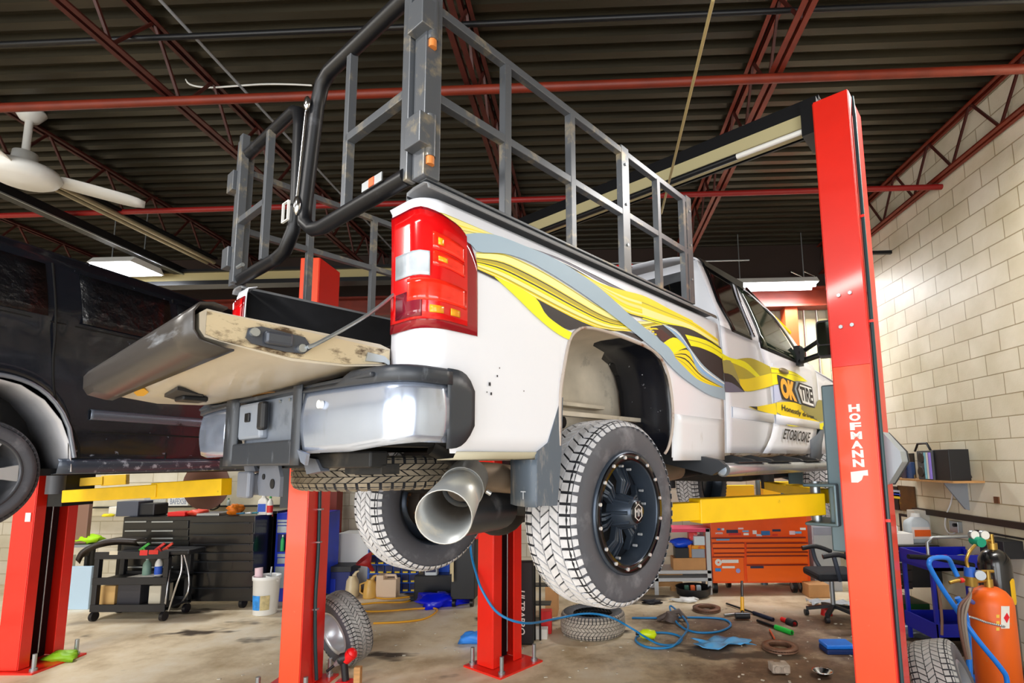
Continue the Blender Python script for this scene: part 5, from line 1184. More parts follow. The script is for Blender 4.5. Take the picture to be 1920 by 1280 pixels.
q = MB(); p = pY(432, 962, 7.0); q.blob((p.x, 7.08, za+.07), (.085, .08, .075), amp=.4, seed=9); tag(q.build('rag_ball', K('rag_orange', 'e07a18', var=.3, scale=30)), 'orange and black rag ball on the right of the black chest', 'rag')
q = MB(); p = pY(200, 968, 7.0); q.blob((p.x, 7.02, za+.02), (.07, .05, .02), seed=3); tag(q.build('rag', K('rag_yellow', 'f0e020')), 'yellow cloth lying by the grey case on the chest', 'rag')
for i, (px, y, c) in enumerate(((448, 958, '2f6f90'), (458, 960, 'd8dde0'), (470, 959, '2f7f8f'))):
    q = MB(); p = pY(px, y, 7.0); q.cyl((p.x-.06, 7.05+.03*i, za+.02), (p.x+.06, 7.02+.03*i, za+.03), .012, n=8); tag(q.build('hand_tool', K('tool%d' % i, c)), ('teal handled tool lying nearest the orange rag ball', 'white handled tool lying among the teal ones on the chest', 'teal brush lying beside the white bottles')[i], 'tool')
bottle('large white detergent jug with blue label on the right of the back shelf', 488, 928, 960, 7.05, .13, M_white, M_white, K('label_blue', '2a5ac8'), 'white bottles at the chest end', jug=True, z0=za)
bottle('slim white spray bottle with green cap and red label', 503, 930, 960, 7.05, .07, M_white, K('cap_green', '2ea04a'), K('label_red2', 'd82a28'), 'white bottles at the chest end', z0=za)
bottle('small clear bottle with green cap standing on the wall ledge', 426, 934, 950, 8.3, .05, K('clear_bottle', 'cfd8d0', r=.1), K('cap_green', ''))
q = MB(); a = pY(170, 950, 8.35); b = pY(545, 948, 8.35); q.bx(a.x, b.x, 8.3, 8.48, a.z-.02, a.z); tag(q.build('wall_ledge', M_black), 'thin black ledge along the back wall above the chests', 'ledge')
lz = pY(300, 948, 8.3).z
t = pb('licence_plate', 'white licence plate with raised letters leaning on the wall ledge', 'licence plate', 315, 352, 932, 948, 8.28, .006, M_white, z0=lz)
f = pY(318, 945, 8.272); g = pY(349, 934, 8.272)
q = MB(); letters(q, 'BAFEX58', quad_fn((f.x, 8.277, f.z), (g.x, 8.277, f.z), (g.x, 8.277, g.z), (f.x, 8.277, g.z)), bold=.01); q.build('plate_lettering', K('plate_ink', '8a94a8'), t, world=True)
pb('licence_plate', 'dull dented licence plate left of the lettered plate', 'licence plate', 270, 310, 932, 950, 8.28, .006, K('dull_plate', 'b9bab4', var=.2, scale=30), z0=lz)
pb('notice_sheet', 'white paper sheets pinned on the wall behind the yellow lift arm', 'paper', 200, 245, 915, 945, 8.46, .01, M_paper)
t = pb('cardboard_box', 'brown cardboard sheet standing behind the far left lift column', 'box', 122, 160, 930, 1018, 7.15, .06, K('box_brown', '8c6a5a'), z0=pY(130, 1020, 7.1).z)
q = MB(); p = pY(385, 925, 7.9); q.lathe([(.36, -.0), (.0, -.01), (0, .01), (.36, .01)], (p.x, 7.9, p.z+.12), (0, 1, 0), 28); tag(q.build('saw_blade', K('blade_brown', '5c3a2e', r=.4)), 'large rusty round disc hanging behind the yellow arm', 'disc')
pt_('cable_bundle', None, [(388, 938, 8.2), (395, 955, 8.2), (410, 950, 8.2), (412, 935, 8.2)], 8.2, .012, M_black, k=4, label='black cable and plug hanging below the rusty disc', cat='cable')
# desk at the far left with lime vest
t = pth('side_table', 'grey desk at the far left carrying a lime vest', 'table', 130, 1040, 7.1)
a, b = pY(100, 1022, 7.1), pY(168, 1018, 7.1); q = MB(); q.bx(a.x, b.x, 7.1, 7.7, a.z-.03, a.z); q.build('tabletop', M_grey, t, world=True)
for xx in (a.x+.05, b.x-.05):
    for yy in (7.12, 7.62):
        q = MB(); q.bx(xx-.02, xx+.02, yy, yy+.04, 0, a.z-.03); q.build('leg', M_black, t, world=True)
q = MB(); q.blob(((a.x+b.x)/2+.05, 7.25, a.z+.06), (.2, .13, .06), amp=.35, seed=5); tag(q.build('safety_vest', K('vest_lime', 'b4f010')), 'crumpled lime safety vest on the far left desk', 'vest')
pb('panel_board', 'pale blue-white panel leaning under the desk at far left', 'panel', 126, 166, 1062, 1126, 7.0, .05, K('panel_sky', 'b8d4ea'), floor=True)
pb('panel_board', 'narrow cream panel leaning beside the pale blue one', 'panel', 119, 128, 1040, 1126, 7.05, .05, K('panel_cream', 'd8d6b8'), floor=True)
# black service cart
Yc = 6.45
t = pth('service_cart', 'black plastic service cart with two shelves in front of the long chest', 'cart', 240, 1130, Yc)
xa, xb = pY(172, 1100, Yc).x, pY(312, 1100, Yc).x; zt, zm, zl = pY(240, 1040, Yc).z, pY(240, 1088, Yc).z, .16
for nm, z in (('top_shelf', zt), ('middle_shelf', zm), ('bottom_shelf', zl)):
    q = MB(); q.bx(xa, xb, Yc, Yc+.42, z-.03, z); q.bx(xa, xb, Yc-.005, Yc+.02, z-.05, z+.035); q.bx(xa, xb, Yc+.40, Yc+.43, z-.05, z+.035); q.build(nm, M_blackpl, t, world=True, bev=.006)
for xx, yy in ((xa+.03, Yc+.03), (xb-.03, Yc+.03), (xa+.03, Yc+.39), (xb-.03, Yc+.39)):
    q = MB(); q.bx(xx-.03, xx+.03, yy-.03, yy+.03, .12, zt); q.build('upright', M_blackpl, t, world=True, bev=.006)
    q = MB(); q.cyl((xx-.02, yy, .055), (xx+.02, yy, .055), .055, n=16); q.build('caster', K('caster_dark', '1c1c22', r=.3), t, world=True)
pc(t, 'cart_label', 205, 220, 1033, 1040, Yc-.012, .006, K('label_cream', 'd8d0b8')); pc(t, 'cart_label', 262, 276, 1031, 1041, Yc-.012, .006, K('label_red2', '')); pc(t, 'cart_label', 279, 296, 1031, 1039, Yc-.012, .006, K('sticker_red', ''))
q = MB(); pp = [pY(150, 1052, 6.45), pY(160, 1035, 6.45), pY(185, 1022, 6.5), pY(220, 1016, 6.6), pY(262, 1018, 6.7)]
q.grid([[p+Vector((0, 0, -.03)), p+Vector((0, -.06, .03)), p+Vector((0, .10, .05))] for p in smoothp(pp, 4)], True); tag(q.build('fender_liner', K('liner_brown', '2e261f', r=.45), solid=.008), 'curved dark brown fender liner lying over the service cart', 'car part')
bottle('grey-green bottle hanging in the service cart', 270, 1045, 1066, 6.62, .09, K('bottle_mint', '7a9a8c'), M_white, z0=zm)
bottle('white and blue canister in the service cart', 293, 1042, 1058, 6.62, .08, M_white, M_white, K('label_blue', ''), z0=zm)
for px, c, l in ((268, '3faf3a', 'green and yellow plastic tool on the cart top'), (297, 'e02a20', 'red trigger spray head on the cart top'), (312, 'e8401c', 'orange-red squeeze clamp on the right of the cart top')):
    q = MB(); p = pY(px, 1030, 6.65); q.beam((p.x-.04, 6.65, zt+.02), (p.x+.05, 6.68, zt+.10), .03, .03); q.beam((p.x, 6.65, zt+.06), (p.x+.03, 6.66, zt+.0), .025, .02); tag(q.build('hand_tool', K('ct'+c, c), bev=.004), l, 'tool')
q = MB(); p = pY(250, 1088, Yc)
for i in range(4): q.obox((p.x+.04*i-.08, Yc+.12+.03*i, zm+.006+.005*i), (.14, .02*(i-1), 0), (-.01*(i-1), .10, .0), (0, 0, .002))
tag(q.build('paper_stack', M_paper), 'loose white papers spread on the middle shelf of the cart', 'paper')
pb('parts_box', 'tan carton on the lower cart shelf', 'box', 188, 214, 1098, 1126, 6.6, .2, K('carton_tan', 'd8b070'), z0=zl)
pb('parts_box', 'upright white and brown cartons at the right of the lower cart shelf', 'box', 280, 300, 1098, 1122, 6.62, .2, K('carton_white', 'cfc8b4'), z0=zl)
pb('crate', 'dark grey crate in the middle of the lower cart shelf', 'crate', 222, 262, 1090, 1118, 6.58, .25, K('crate_grey', '33333a'), z0=zl)
# folding stool with chrome legs
t = pth('folding_stool', 'folding stool with curved chrome legs standing right of the service cart', 'stool', 335, 1150, 6.5)
zs = pY(330, 1035, 6.5).z
q = MB(); p = pY(332, 1035, 6.5); q.box((p.x, 6.62, zs), (.34, .3, .06)); q.build('seat', M_blackpl, t, world=True, bev=.02)
for P in ([(320, 1038, 6.5), (316, 1080, 6.48), (310, 1130, 6.46), (306, 1146, 6.5)], [(341, 1038, 6.5), (340, 1070, 6.47), (330, 1100, 6.45), (316, 1145, 6.48)], [(345, 1038, 6.75), (354, 1080, 6.78), (352, 1110, 6.75), (338, 1132, 6.75)]):
    pt_('leg', t, P, 6.5, .011, M_chrome, k=4)
# bucket with tools
p = pY(498, 1130, 6.78); t = thing('bucket', 'white plastic pail with blue label holding a roll and a brush', 'bucket', (p.x, p.y, 0))
hb = pY(498, 1078, p.y).z
q = MB(); q.lathe([(0, 0), (.125, 0), (.135, .01), (.150, hb-.05), (.158, hb-.045), (.160, hb), (.150, hb), (.145, hb-.05), (.12, .02)], (0, 0, 0), (0, 0, 1), 32); q.build('pail', M_white, t)
q = MB(); q.lathe([(.142, .07), (.149, .24)], (0, 0, 0), (0, 0, 1), 14, a0=-2.3, a1=-1.5, ref=(1, 0, 0)); q.build('label', K('label_sky', '2f8fe0', var=.3, scale=20), t)
q = MB(); q.lathe([(.142, .07), (.149, .24)], (0, 0, 0), (0, 0, 1), 14, a0=-1.45, a1=-.75, ref=(1, 0, 0)); q.build('label', K('label_tan', 'b8a878', var=.3, scale=20), t)
q = MB(); q.cyl((p.x-.08, p.y-.02, .2), (p.x-.11, p.y, hb+.09), .045, n=16); tag(q.build('paper_roll', K('roll_pink', 'e8c8d0')), 'pink and white wipe tube sticking out of the white pail', 'roll')
q = MB(); q.cyl((p.x+.02, p.y, .2), (p.x+.04, p.y+.02, hb+.10), .01, n=10); tag(q.build('brush', M_zinc), 'silver handled brush sticking out of the white pail', 'brush')
q = MB(); q.lathe([(0, 0), (.07, 0), (.085, .12), (.08, .12), (.065, .01)], (p.x+.07, p.y, hb-.12), (.1, 0, 1), 20); tag(q.build('paper_cup', M_white), 'white tub tucked inside the pail', 'cup')
# blue cabinet behind the hose column
t = pb('tool_cabinet', 'blue cabinet with silver drawers partly hidden by the hose-clad lift column', 'cabinet', 513, 603, 962, 1108, 7.35, .45, M_blue, floor=True)
for a, b in ((974, 978), (980, 984), (986, 998), (1038, 1044), (1046, 1056)): pc(t, 'drawer', 520, 600, a, b, 7.34, .02, M_zinc)
pc(t, 'lower_door', 516, 600, 1062, 1102, 7.34, .02, K('door_grey', '9aa6ae'))
pc(t, 'shelf_bay', 521, 600, 1001, 1034, 7.345, .01, K('bay_navy', '041050'))
bottle('green and blue bottle standing in the blue cabinet bay', 527, 1003, 1033, 7.28, .05, K('bottle_green', '2fb060'), M_white); bottle('plain blue bottle standing in the blue cabinet bay', 537, 1004, 1033, 7.28, .05, K('bottle_sky', '2f70d0'), M_blue)
# dark tyre edge and floor bits left of the hose column
M = Matrix.Translation((fl(545, 1178).x, 5.9, .15))@Matrix.Rotation(radians(90), 4, 'X')
a_, b_ = tyre_mb(.22, .13, .13, rows_=3, nb=40); o = xf(a_, Matrix.Translation((-2.98, 5.95, .22))@Matrix.Rotation(.4, 4, 'Z')).build('tire', [Mgroove, Mside]); tag(o, 'small black tire standing behind the hose-clad lift column', 'tire')
LOCM[o.name] = Matrix.Translation(o.location); xf(b_, Matrix.Translation((-2.98, 5.95, .22))@Matrix.Rotation(.4, 4, 'Z')).build('tread', M_rubber, o, world=True)
q = MB(); p = fl(90, 1238); q.blob((p.x+.14, p.y, .04), (.13, .10, .05), seed=12); tag(q.build('rag', K('rag_limegreen', '8cc020')), 'lime green rag at the foot of the far left column', 'rag')

# ------------------------------------------------------------------ centre background, under the truck
Y1 = 7.6
q = MB(); a, b = pY(612, 1065, Y1), pY(655, 1120, Y1)
t = pb('storage_bin', 'dark blue bin with black lid between the columns and yellow jugs', 'bin', 610, 655, 1072, 1118, Y1, .25, K('bin_navy', '0c1c6a'), floor=True)
pc(t, 'lid', 606, 658, 1062, 1072, Y1-.02, .4, M_blackpl); pc(t, 'bin_label', 611, 628, 1085, 1113, Y1-.008, .01, M_blue); pc(t, 'bin_sticker', 611, 616, 1090, 1108, Y1-.014, .006, M_paper)
pb('wall_panel_box', 'white upright appliance behind the yellow jugs', 'appliance', 632, 700, 1000, 1075, 7.9, .4, M_white, floor=True)
Mjy = K('jug_yellow', 'e2b25a', r=.35); Mjc = K('jug_cream', 'e6d2a8', r=.35)
def pitcher(label, px, yt, yb, Y, m, w_):
    p = fl(px, yb); Y = p.y; h = pY(px, yt, Y).z; t = thing('oil_jug', label, 'jug', (p.x, Y, 0), 0, 'yellow oil jugs on the floor'); r = w_/2
    q = MB(); q.lathe([(0, 0), (r, 0), (r*1.02, .02), (r*.85, h*.62), (r*.55, h*.78), (r*.6, h*.82), (r*.45, h*.82)], (0, 0, 0), (0, 0, 1), 24); q.build('body', m, t)
    q = MB(); q.tube([(-r*.6, 0, h*.7), (-r*1.5, 0, h*.6), (-r*1.5, 0, h*.25), (-r*.95, 0, h*.15)], .012, 8); q.build('handle', m, t)
    q = MB(); q.tube([(r*.2, 0, h*.8), (r*.5, 0, h*.95), (r*.9, 0, h)], [.03, .02, .012], 10); q.build('spout', m, t)
pitcher('cream oil jug with side handle, leftmost by the dark blue bin', 660, 1070, 1117, Y1, Mjc, .19); pitcher('deep yellow oil jug in the middle, red funnel above it', 694, 1078, 1120, Y1, Mjy, .19)
p = fl(694, 1120); q = MB(); q.lathe([(.02, -.1), (.03, 0), (.13, .12), (.125, .12), (.02, .0)], (p.x-.05, p.y+.05, .42), (-.5, -.3, .8), 20); tag(q.build('funnel', K('funnel_red', '9c1414')), 'dark red funnel resting on the deep yellow jug', 'funnel')
p = fl(727, 1118); t = thing('oil_jug', 'beige square canister with corner handle beside the yellow jug', 'jug', (p.x, p.y, 0)); h = pY(727, 1076, p.y).z
q = MB(); q.bx(-.14, .14, -.08, .08, 0, h*.8); q.bx(-.14, -.04, -.08, .08, h*.78, h); q.tube([(-.04, 0, h*.95), (.1, 0, h*.95), (.125, 0, h*.7)], .02, 8); q.build('body', K('canister_beige', 'e8cdb0'), t, bev=.02)
t = pb('parts_organizer', 'blue bin rack with rows of small yellow-labelled drawers behind the rear axle', 'organizer', 690, 800, 1030, 1100, 7.8, .3, K('rack_blue', '1c58c8'), floor=True)
for r_ in range(5):
    for c_ in range(7):
        if (r_, c_) in ((4, 0), (4, 1), (4, 2)): continue
        d = pc(t, 'small_bin', 692+c_*15.3, 705+c_*15.3, 1026+r_*17, 1040+r_*17, 7.78, .03, K('bin_deep', '06104a')); pc(d, 'yellow_label', 694+c_*15.3, 703+c_*15.3, 1037+r_*17, 1040+r_*17, 7.77, .01, K('label_yellow', 'f2d030'), bev=0)
t = pb('display_board', 'bright blue sign board with two lines of white text', 'board', 800, 842, 985, 1072, 7.5, .03, K('board_blue', '1258d8'), z0=.3)
for a, b, y in ((817, 828, 1031), (812, 833, 1034), (818, 827, 1037)): pc(t, 'text_line', a, b, y, y+1.2, 7.49, .008, M_white, bev=0)
t = pb('storage_bin', 'dark translucent box holding the white jug on top', 'bin', 776, 848, 1078, 1118, 7.3, .35, K('box_smoke', '24262b', r=.25), floor=True, bev=.02)
bottle('white angled cleaner jug with dark label on the dark translucent box', 806, 1040, 1084, 7.25, .17, K('jug_pale', 'dfe8ee'), M_white, K('label_dark', '20244a'), jug=True, z0=pY(806, 1078, 7.3).z)
q = MB(); p = fl(825, 1132); q.blob((p.x, p.y-.08, .06), (.30, .16, .10), amp=.45, seed=21); tag(q.build('plastic_bag', K('bag_blue', '0a1ee0', r=.25)), 'royal blue crumpled bag on the floor under the truck', 'bag')
q = MB(); p = fl(783, 1125); q.blob((p.x, p.y, .03), (.10, .06, .04), amp=.5, seed=22); tag(q.build('tool_pile', K('pile_dark', '2a3640')), 'small dark tool pile left of the royal blue bag', 'tool')
t = pth('service_cart', 'tall black cart with a red tray and hanging tools left of the far lift column', 'cart', 865, 1100, 7.0)
a, b = pY(846, 1010, 7.), pY(890, 1115, 7.)
q = MB(); q.bx(a.x, b.x, 7., 7.5, .1, a.z); q.build('body', M_blackpl, t, world=True, bev=.01); q = MB(); q.bx(a.x+.05, b.x+.05, 6.95, 7.45, a.z, a.z+.07); q.build('red_tray', K('box_red', ''), t, world=True, bev=.01)
for px in (846, 849): pt_('hanging_bar', t, [(px, 1000, 6.95), (px, 1075+5*(px-846), 6.95)], 6.95, .014, K('bar_cream', 'd8c8a0'))
for px in (852, 885):
    q = MB(); p = pY(px, 1110, 7.05); q.cyl((p.x-.02, 7.05, .05), (p.x+.02, 7.05, .05), .05, n=14); q.build('caster', M_black, t, world=True)
# yellow extension cord
pt = [fl(x, y, .012) for x, y in ((655, 1060), (660, 1085), (680, 1108), (720, 1122), (775, 1118), (760, 1128), (700, 1130), (640, 1140), (700, 1146), (790, 1140), (820, 1142), (800, 1158), (760, 1165), (700, 1168))]
pt[0].z = .42; pt[1].z = .25; q = MB(); q.tube(smoothp(pt, 5), .011, 6); tag(q.build('extension_cord', K('cord_yellow', 'e8a820')), 'yellow-orange cord trailing from the jugs over the floor', 'cord')
# ------------------------------------------------------------------ floor clutter around and right of the far column
def ftire(label, c, R, W, rim, M, tread, inner=None):
    a_, b_ = tyre_mb(R, W, rim, rows_=5, nb=54); t = xf(a_, M).build('tire', [Mgroove, Mside]); tag(t, label, 'tire'); LOCM[t.name] = Matrix.Translation(t.location)
    xf(b_, M).build('tread', tread, t, world=True)
    if inner:
        q = MB(); q.lathe([(rim, -W*.45), (rim-.015, -W*.48), (rim-.03, -W*.35), (rim-.04, W*.1), (.07, W*.18), (.045, W*.12), (.04, W*.2)], (0, 0, 0), (0, 1, 0), 40, ref=(0, 0, 1)); q.lathe([(rim, W*.45), (rim-.02, W*.2)], (0, 0, 0), (0, 1, 0), 40, ref=(0, 0, 1))
        r = xf(q, M).build('rim', inner, t, world=True)
        for k in range(5):
            q = MB(); a = 2*pi*k/5; c_ = Vector((.085*sin(a), W*.14, .085*cos(a))); q.cyl(c_, c_+Vector((0, -.012, 0)), .016, n=12); xf(q, M).build('lug_hole', mat('lug_dark', '3a2a18', .6), r, world=True)
    return t
Mt2 = mat('grey_tread', '9a9a98', .8, var=.15, scale=20)
p = fl(640, 1262); M = Matrix.Translation((-2.27, 5.05, .33))@Matrix.Rotation(-.62, 4, 'Z')@Matrix.Rotation(.28, 4, 'X')
ftire('winter tyre on a silver steel rim leaning behind the hose-clad lift column', p, .33, .22, .20, M, Mt2, mat('steel_rim', 'c9ccd2', .3, .5, dirt='8a8478', damt=.2))
M = Matrix.Translation((fl(1112, 1185).x, fl(1112, 1185).y, .115))@Matrix.Rotation(radians(90), 4, 'X')
ftire('spare tyre lying flat on the floor under the lifted rear wheel', p, .345, .22, .22, M, mat('flat_tread', 'b0a79b', .8, var=.15, scale=20))
M = Matrix.Translation((2.9, 4.15, .33))@Matrix.Rotation(.42, 4, 'Z')@Matrix.Rotation(-.12, 4, 'X')
pr = fl(1790, 1310)
cc = fl(1752, 1208, .62); M = Matrix.Translation((cc.x+.06, cc.y, .31))@Matrix.Rotation(.95, 4, 'Z')@Matrix.Rotation(-.30, 4, 'X')
ftire('tyre standing in the bottom right corner in front of the gas bottles', p, .33, .26, .20, M, Mt2, mat('rim_grey', '8d929c', .35, .4))
# impact gun by the leaning tyre
g0 = pY(625, 1245, 4.6); t = thing('impact_wrench', 'red and black cordless impact wrench pointing at the hose-clad column', 'power tool', (g0.x, 4.6, max(0, g0.z-.12)))
def G(x, y): return pY(x, y, 4.6)
q = MB(); q.cyl(G(640, 1235), G(655, 1230), .045, .04, n=18); q.build('motor_housing', M_blackpl, t, world=True)
q = MB(); q.cyl(G(648, 1238), G(660, 1224), .038, .05, n=18); q.ball(G(659, 1226), .045, .045, .05); q.build('red_cap', K('tool_red', 'e0141a', r=.35), t, world=True)
q = MB(); q.cyl(G(636, 1240), G(628, 1246), .028, .018, n=16); q.build('anvil', M_zinc, t, world=True); q = MB(); q.cyl(G(628, 1246), G(613, 1258), .012, n=12); q.build('socket', M_black, t, world=True)
q = MB(); q.cyl(G(645, 1240), G(648, 1275), .028, n=14); q.build('grip', M_blackpl, t, world=True); q = MB(); q.box(G(645, 1282), (.12, .1, .06)); q.build('battery', K('tool_red', ''), t, world=True, bev=.01)
pb('wood_scrap', 'small scrap of wood beside the impact wrench', 'wood', 663, 675, 1251, 1262, 4.55, .05, M_wood, floor=True)
# around the far column foot
q = MB(); p = fl(890, 1205); q.blob((p.x, p.y, .05), (.14, .09, .06), amp=.3, seed=31); tag(q.build('cloth', K('glove_blue', '3a8ff0')), 'light blue cloth lying left of the far lift column', 'cloth')
pb('box_lime', None, None, 0, 1, 0, 1, 5, .1, M_white) if False else None
t = pth('cushion_panel', 'tall black padded panel with white vertical lettering leaning behind the far lift column', 'panel', 985, 1210, 5.6)
a, b = pY(970, 1052, 5.6), pY(1000, 1214, 5.6); q = MB(); q.bx(a.x, b.x, 5.6, 5.68, 0, a.z); q.build('panel', K('panel_black', '14171b', r=.45), t, world=True, bev=.015)
q = MB(); f = pY(973, 1190, 5.59); g = pY(984, 1107, 5.59); letters(q, 'ULTRAPRO', quad_fn((f.x, 5.594, g.z), (f.x, 5.594, f.z), (g.x, 5.594, f.z), (g.x, 5.594, g.z)), bold=.02, shear=.15); q.build('panel_lettering', wm, t, world=True)
t = pth('wire_rack', 'thin black wire rack holding white boxes beside the black padded panel', 'rack', 1012, 1215, 5.75)
for px in (1003, 1013):
    q = MB(); p = pY(px, 1212, 5.75); q.cyl((p.x, 5.75, 0), (p.x, 5.75, pY(px, 1060, 5.75).z), .01, n=6); q.build('upright', M_black, t, world=True)
for y in (1100, 1135, 1210):
    q = MB(); a = pY(1003, y, 5.75); q.bx(a.x-.02, a.x+.16, 5.75, 5.9, a.z, a.z+.012); q.build('shelf', M_black, t, world=True)
pb('parts_box', 'white carton low on the wire rack', 'box', 1002, 1026, 1180, 1205, 5.78, .12, M_paper, z0=pY(1003, 1209, 5.75).z)
pb('parts_box', 'red box showing behind the wire rack', 'box', 1012, 1034, 1146, 1185, 5.95, .12, K('box_red', ''), floor=True)
pb('parts_box', 'tan carton on the floor behind the lifted rear wheel', 'box', 1022, 1045, 1100, 1115, 6.6, .3, M_card, z0=.0)
# air hose
hz = lambda P: [fl(x, y, z) for x, y, z in P]
pt = [pY(882, 1010, 5.3), pY(884, 1040, 5.2), pY(893, 1075, 5.0), pY(905, 1108, 4.9), pY(935, 1150, 4.9), pY(985, 1168, 5.0)]+hz([(1040, 1160, .25), (1095, 1150, .24), (1140, 1155, .24), (1180, 1175, .1), (1230, 1205, .012), (1265, 1208, .012), (1278, 1195, .012), (1250, 1186, .012), (1205, 1188, .012), (1192, 1200, .012), (1215, 1213, .012), (1255, 1213, .012), (1275, 1198, .03), (1290, 1170, .05), (1262, 1138, .06), (1256, 1140, .05), (1270, 1168, .02), (1300, 1184, .012), (1345, 1184, .012), (1370, 1172, .012), (1355, 1160, .012), (1300, 1157, .012), (1230, 1158, .012), (1185, 1158, .012)])
q = MB(); q.tube(smoothp(pt, 5), .011, 8); tag(q.build('air_hose', K('hose_blue', '1f86c8', r=.35)), 'blue air hose looping across the floor below the rear wheel', 'hose')
p = fl(1215, 1198); t = thing('air_fitting', 'lime yellow air hose fitting on the floor in the hose loop', 'hose fitting', (p.x, p.y, 0))
q = MB(); q.lathe([(0, -.09), (.02, -.085), (.045, -.05), (.05, .0), (.04, .07), (0, .09)], (p.x, p.y, .05), (1, -.2, .0), 20); q.build('body', K('lime', 'd8f010', r=.4), t, world=True)
q = MB(); q.cyl((p.x-.09, p.y+.02, .05), (p.x-.12, p.y+.026, .05), .018); q.build('tip', M_black, t, world=True)
def rotor(label, px, py):
    p = fl(px, py); R = .165; t = thing('brake_rotor', label, 'brake disc', (p.x, p.y, 0), 0, 'worn brake discs on the floor'); m_ = mat('rotor_rust', '7a5a48', .5, .3, var=.25, scale=18)
    for z in (0.005, .028):
        q = MB(); q.lathe([(R, z), (R, z+.012), (R*.62, z+.012), (R*.62, z), (R, z)], (0, 0, 0), (0, 0, 1), 44); q.build('disc_plate', m_, t)
    q = MB()
    for k in range(40): a = 2*pi*k/40; q.obox((R*.8*cos(a), R*.8*sin(a), .022), (R*.17*cos(a), R*.17*sin(a), 0), (-.003*sin(a), .003*cos(a), 0), (0, 0, .006))
    q.build('vanes', m_, t)
    q = MB(); q.lathe([(R*.62, .04), (R*.6, .0), (R*.56, 0), (R*.56, .04)], (0, 0, 0), (0, 0, 1), 40); q.build('hub_wall', m_, t)
rotor('rusty brake disc farther back, near the yellow-handled hammer', 1325, 1144); rotor('rusty brake disc nearest the camera with a caliper in front of it', 1463, 1217)
p = fl(1463, 1262); t = thing('brake_caliper', 'dusty grey brake caliper on the floor in front of the nearest disc', 'caliper', (p.x, p.y, 0)); m_ = K('caliper_dust', 'b0a294', var=.25, scale=22, r=.6)
q = MB(); q.box((0, 0, .045), (.15, .09, .07)); q.box((-.05, .06, .04), (.05, .06, .07)); q.box((.05, .06, .05), (.05, .05, .06)); q.build('body', m_, t, bev=.012)
for x in (-.035, .035):
    q = MB(); q.cyl((x, -.04, .05), (x, -.06, .05), .026, n=18); q.build('piston', m_, t)
p = fl(1258, 1165); t = MB(); m_ = K('knuckle_iron', '574a44', var=.25, scale=16, r=.6)
t.cyl((p.x, p.y, 0.01), (p.x+.02, p.y, .09), .09, .07, n=20); t.tube([(p.x-.14, p.y+.03, .02), (p.x-.05, p.y, .07), (p.x+.1, p.y+.05, .10), (p.x+.17, p.y, .02)], .03, 8); tag(t.build('steering_knuckle', m_), 'dark cast steering knuckle inside the blue hose loop', 'car part')
q = MB(); p = fl(1355, 1208)
rows = []
for i in range(16):
    row = []
    for j in range(9):
        u, v = i/15-.5, j/8-.5; z = .012+.05*abs(sin(7*u+3*v)*cos(5*v-2*u))*(1-abs(u)*1.2)
        row.append(Vector((p.x+.52*u+.04*sin(9*v), p.y+.24*v+.06*sin(6*u), max(.008, z))))
    rows.append(row)
q.grid(rows, True); tag(q.build('plastic_bag', K('bag_sky', '5ab0f0', r=.25), solid=.003), 'crumpled light blue plastic sheet on the oily floor', 'bag')
def gloves(label, px, py, c, s=.1, seed=40):
    p = fl(px, py); q = MB(); q.blob((p.x, p.y, .025), (s, s*.5, .03), amp=.5, seed=seed); return tag(q.build('work_glove', K('gl'+c, c)), label, 'glove')
gloves('crumpled white glove on the floor behind the rusty disc', 1286, 1128, 'f2f2ee', .14, 41)
gloves('small dark socket clump just right of the lifted wheel on the floor', 1222, 1132, '22222a', .1, 42)
# hammer, bars, ratchets
def bar(name, label, a, b, r, m, grip=None, cat='tool', za=.02, zb=.02, g=.4, head=None):
    A, B_ = fl(*a, za), fl(*b, zb); t = thing(name, label, cat, ((A+B_)/2).to_tuple()[:2]+(0,)); q = MB(); q.cyl(A, B_, r, n=10); q.build('shaft', m, t, world=True)
    if grip: q = MB(); q.cyl(B_.lerp(A, g), B_, r*1.7, n=12); q.build('handle', grip, t, world=True)
    if head: q = MB(); q.cyl(A+Vector((-.07, 0, .0)), A+Vector((.07, .0, 0)), .03, n=14); q.build('head', head, t, world=True)
    return t
Mhy = K('hammer_yellow', 'f0b010'); 
t = thing('sledge_hammer', 'yellow-handled hammer standing head-down against the orange tool chest', 'hammer', fl(1392, 1156).to_tuple()[:2]+(0,))
A = fl(1392, 1154, .04); Bv = pY(1391, 1090, A.y+.45)
q = MB(); q.cyl(A, Bv, .016, n=10); q.build('shaft', M_black, t, world=True); q = MB(); q.cyl(A.lerp(Bv, .12), A.lerp(Bv, .5), .022, n=12); q.build('handle', Mhy, t, world=True); q = MB(); q.cyl(A+Vector((-.08, 0, 0)), A+Vector((.08, 0, 0)), .035, n=14); q.build('head', K('iron', '3a3c40', r=.35, metal=.6), t, world=True)
bar('breaker_bar', 'long dark breaker bar with blue-black grip lying by the hammer', (1362, 1131), (1450, 1161), .012, K('iron', ''), K('grip_navy', '14203a'))
bar('breaker_bar', 'short silver bar lying left of the hammer head', (1358, 1153), (1392, 1149), .015, M_zinc)
bar('ratchet', 'black ratchet with bright green grip on the oily floor', (1420, 1163), (1485, 1186), .016, M_black, K('grip_green', '1fc040'), g=.45)
bar('ratchet', 'red and black power ratchet right of the green-gripped one', (1466, 1160), (1490, 1170), .025, K('tool_red', ''), M_blackpl, g=.5)
bar('wrench', 'small orange wrench just behind the nearest brake disc', (1443, 1180), (1452, 1196), .009, K('wrench_orange', 'd8542a'))
t = pth('tool_case', 'flat bright blue case on the floor left of the lettered column', 'case', 1576, 1225, 5.3)
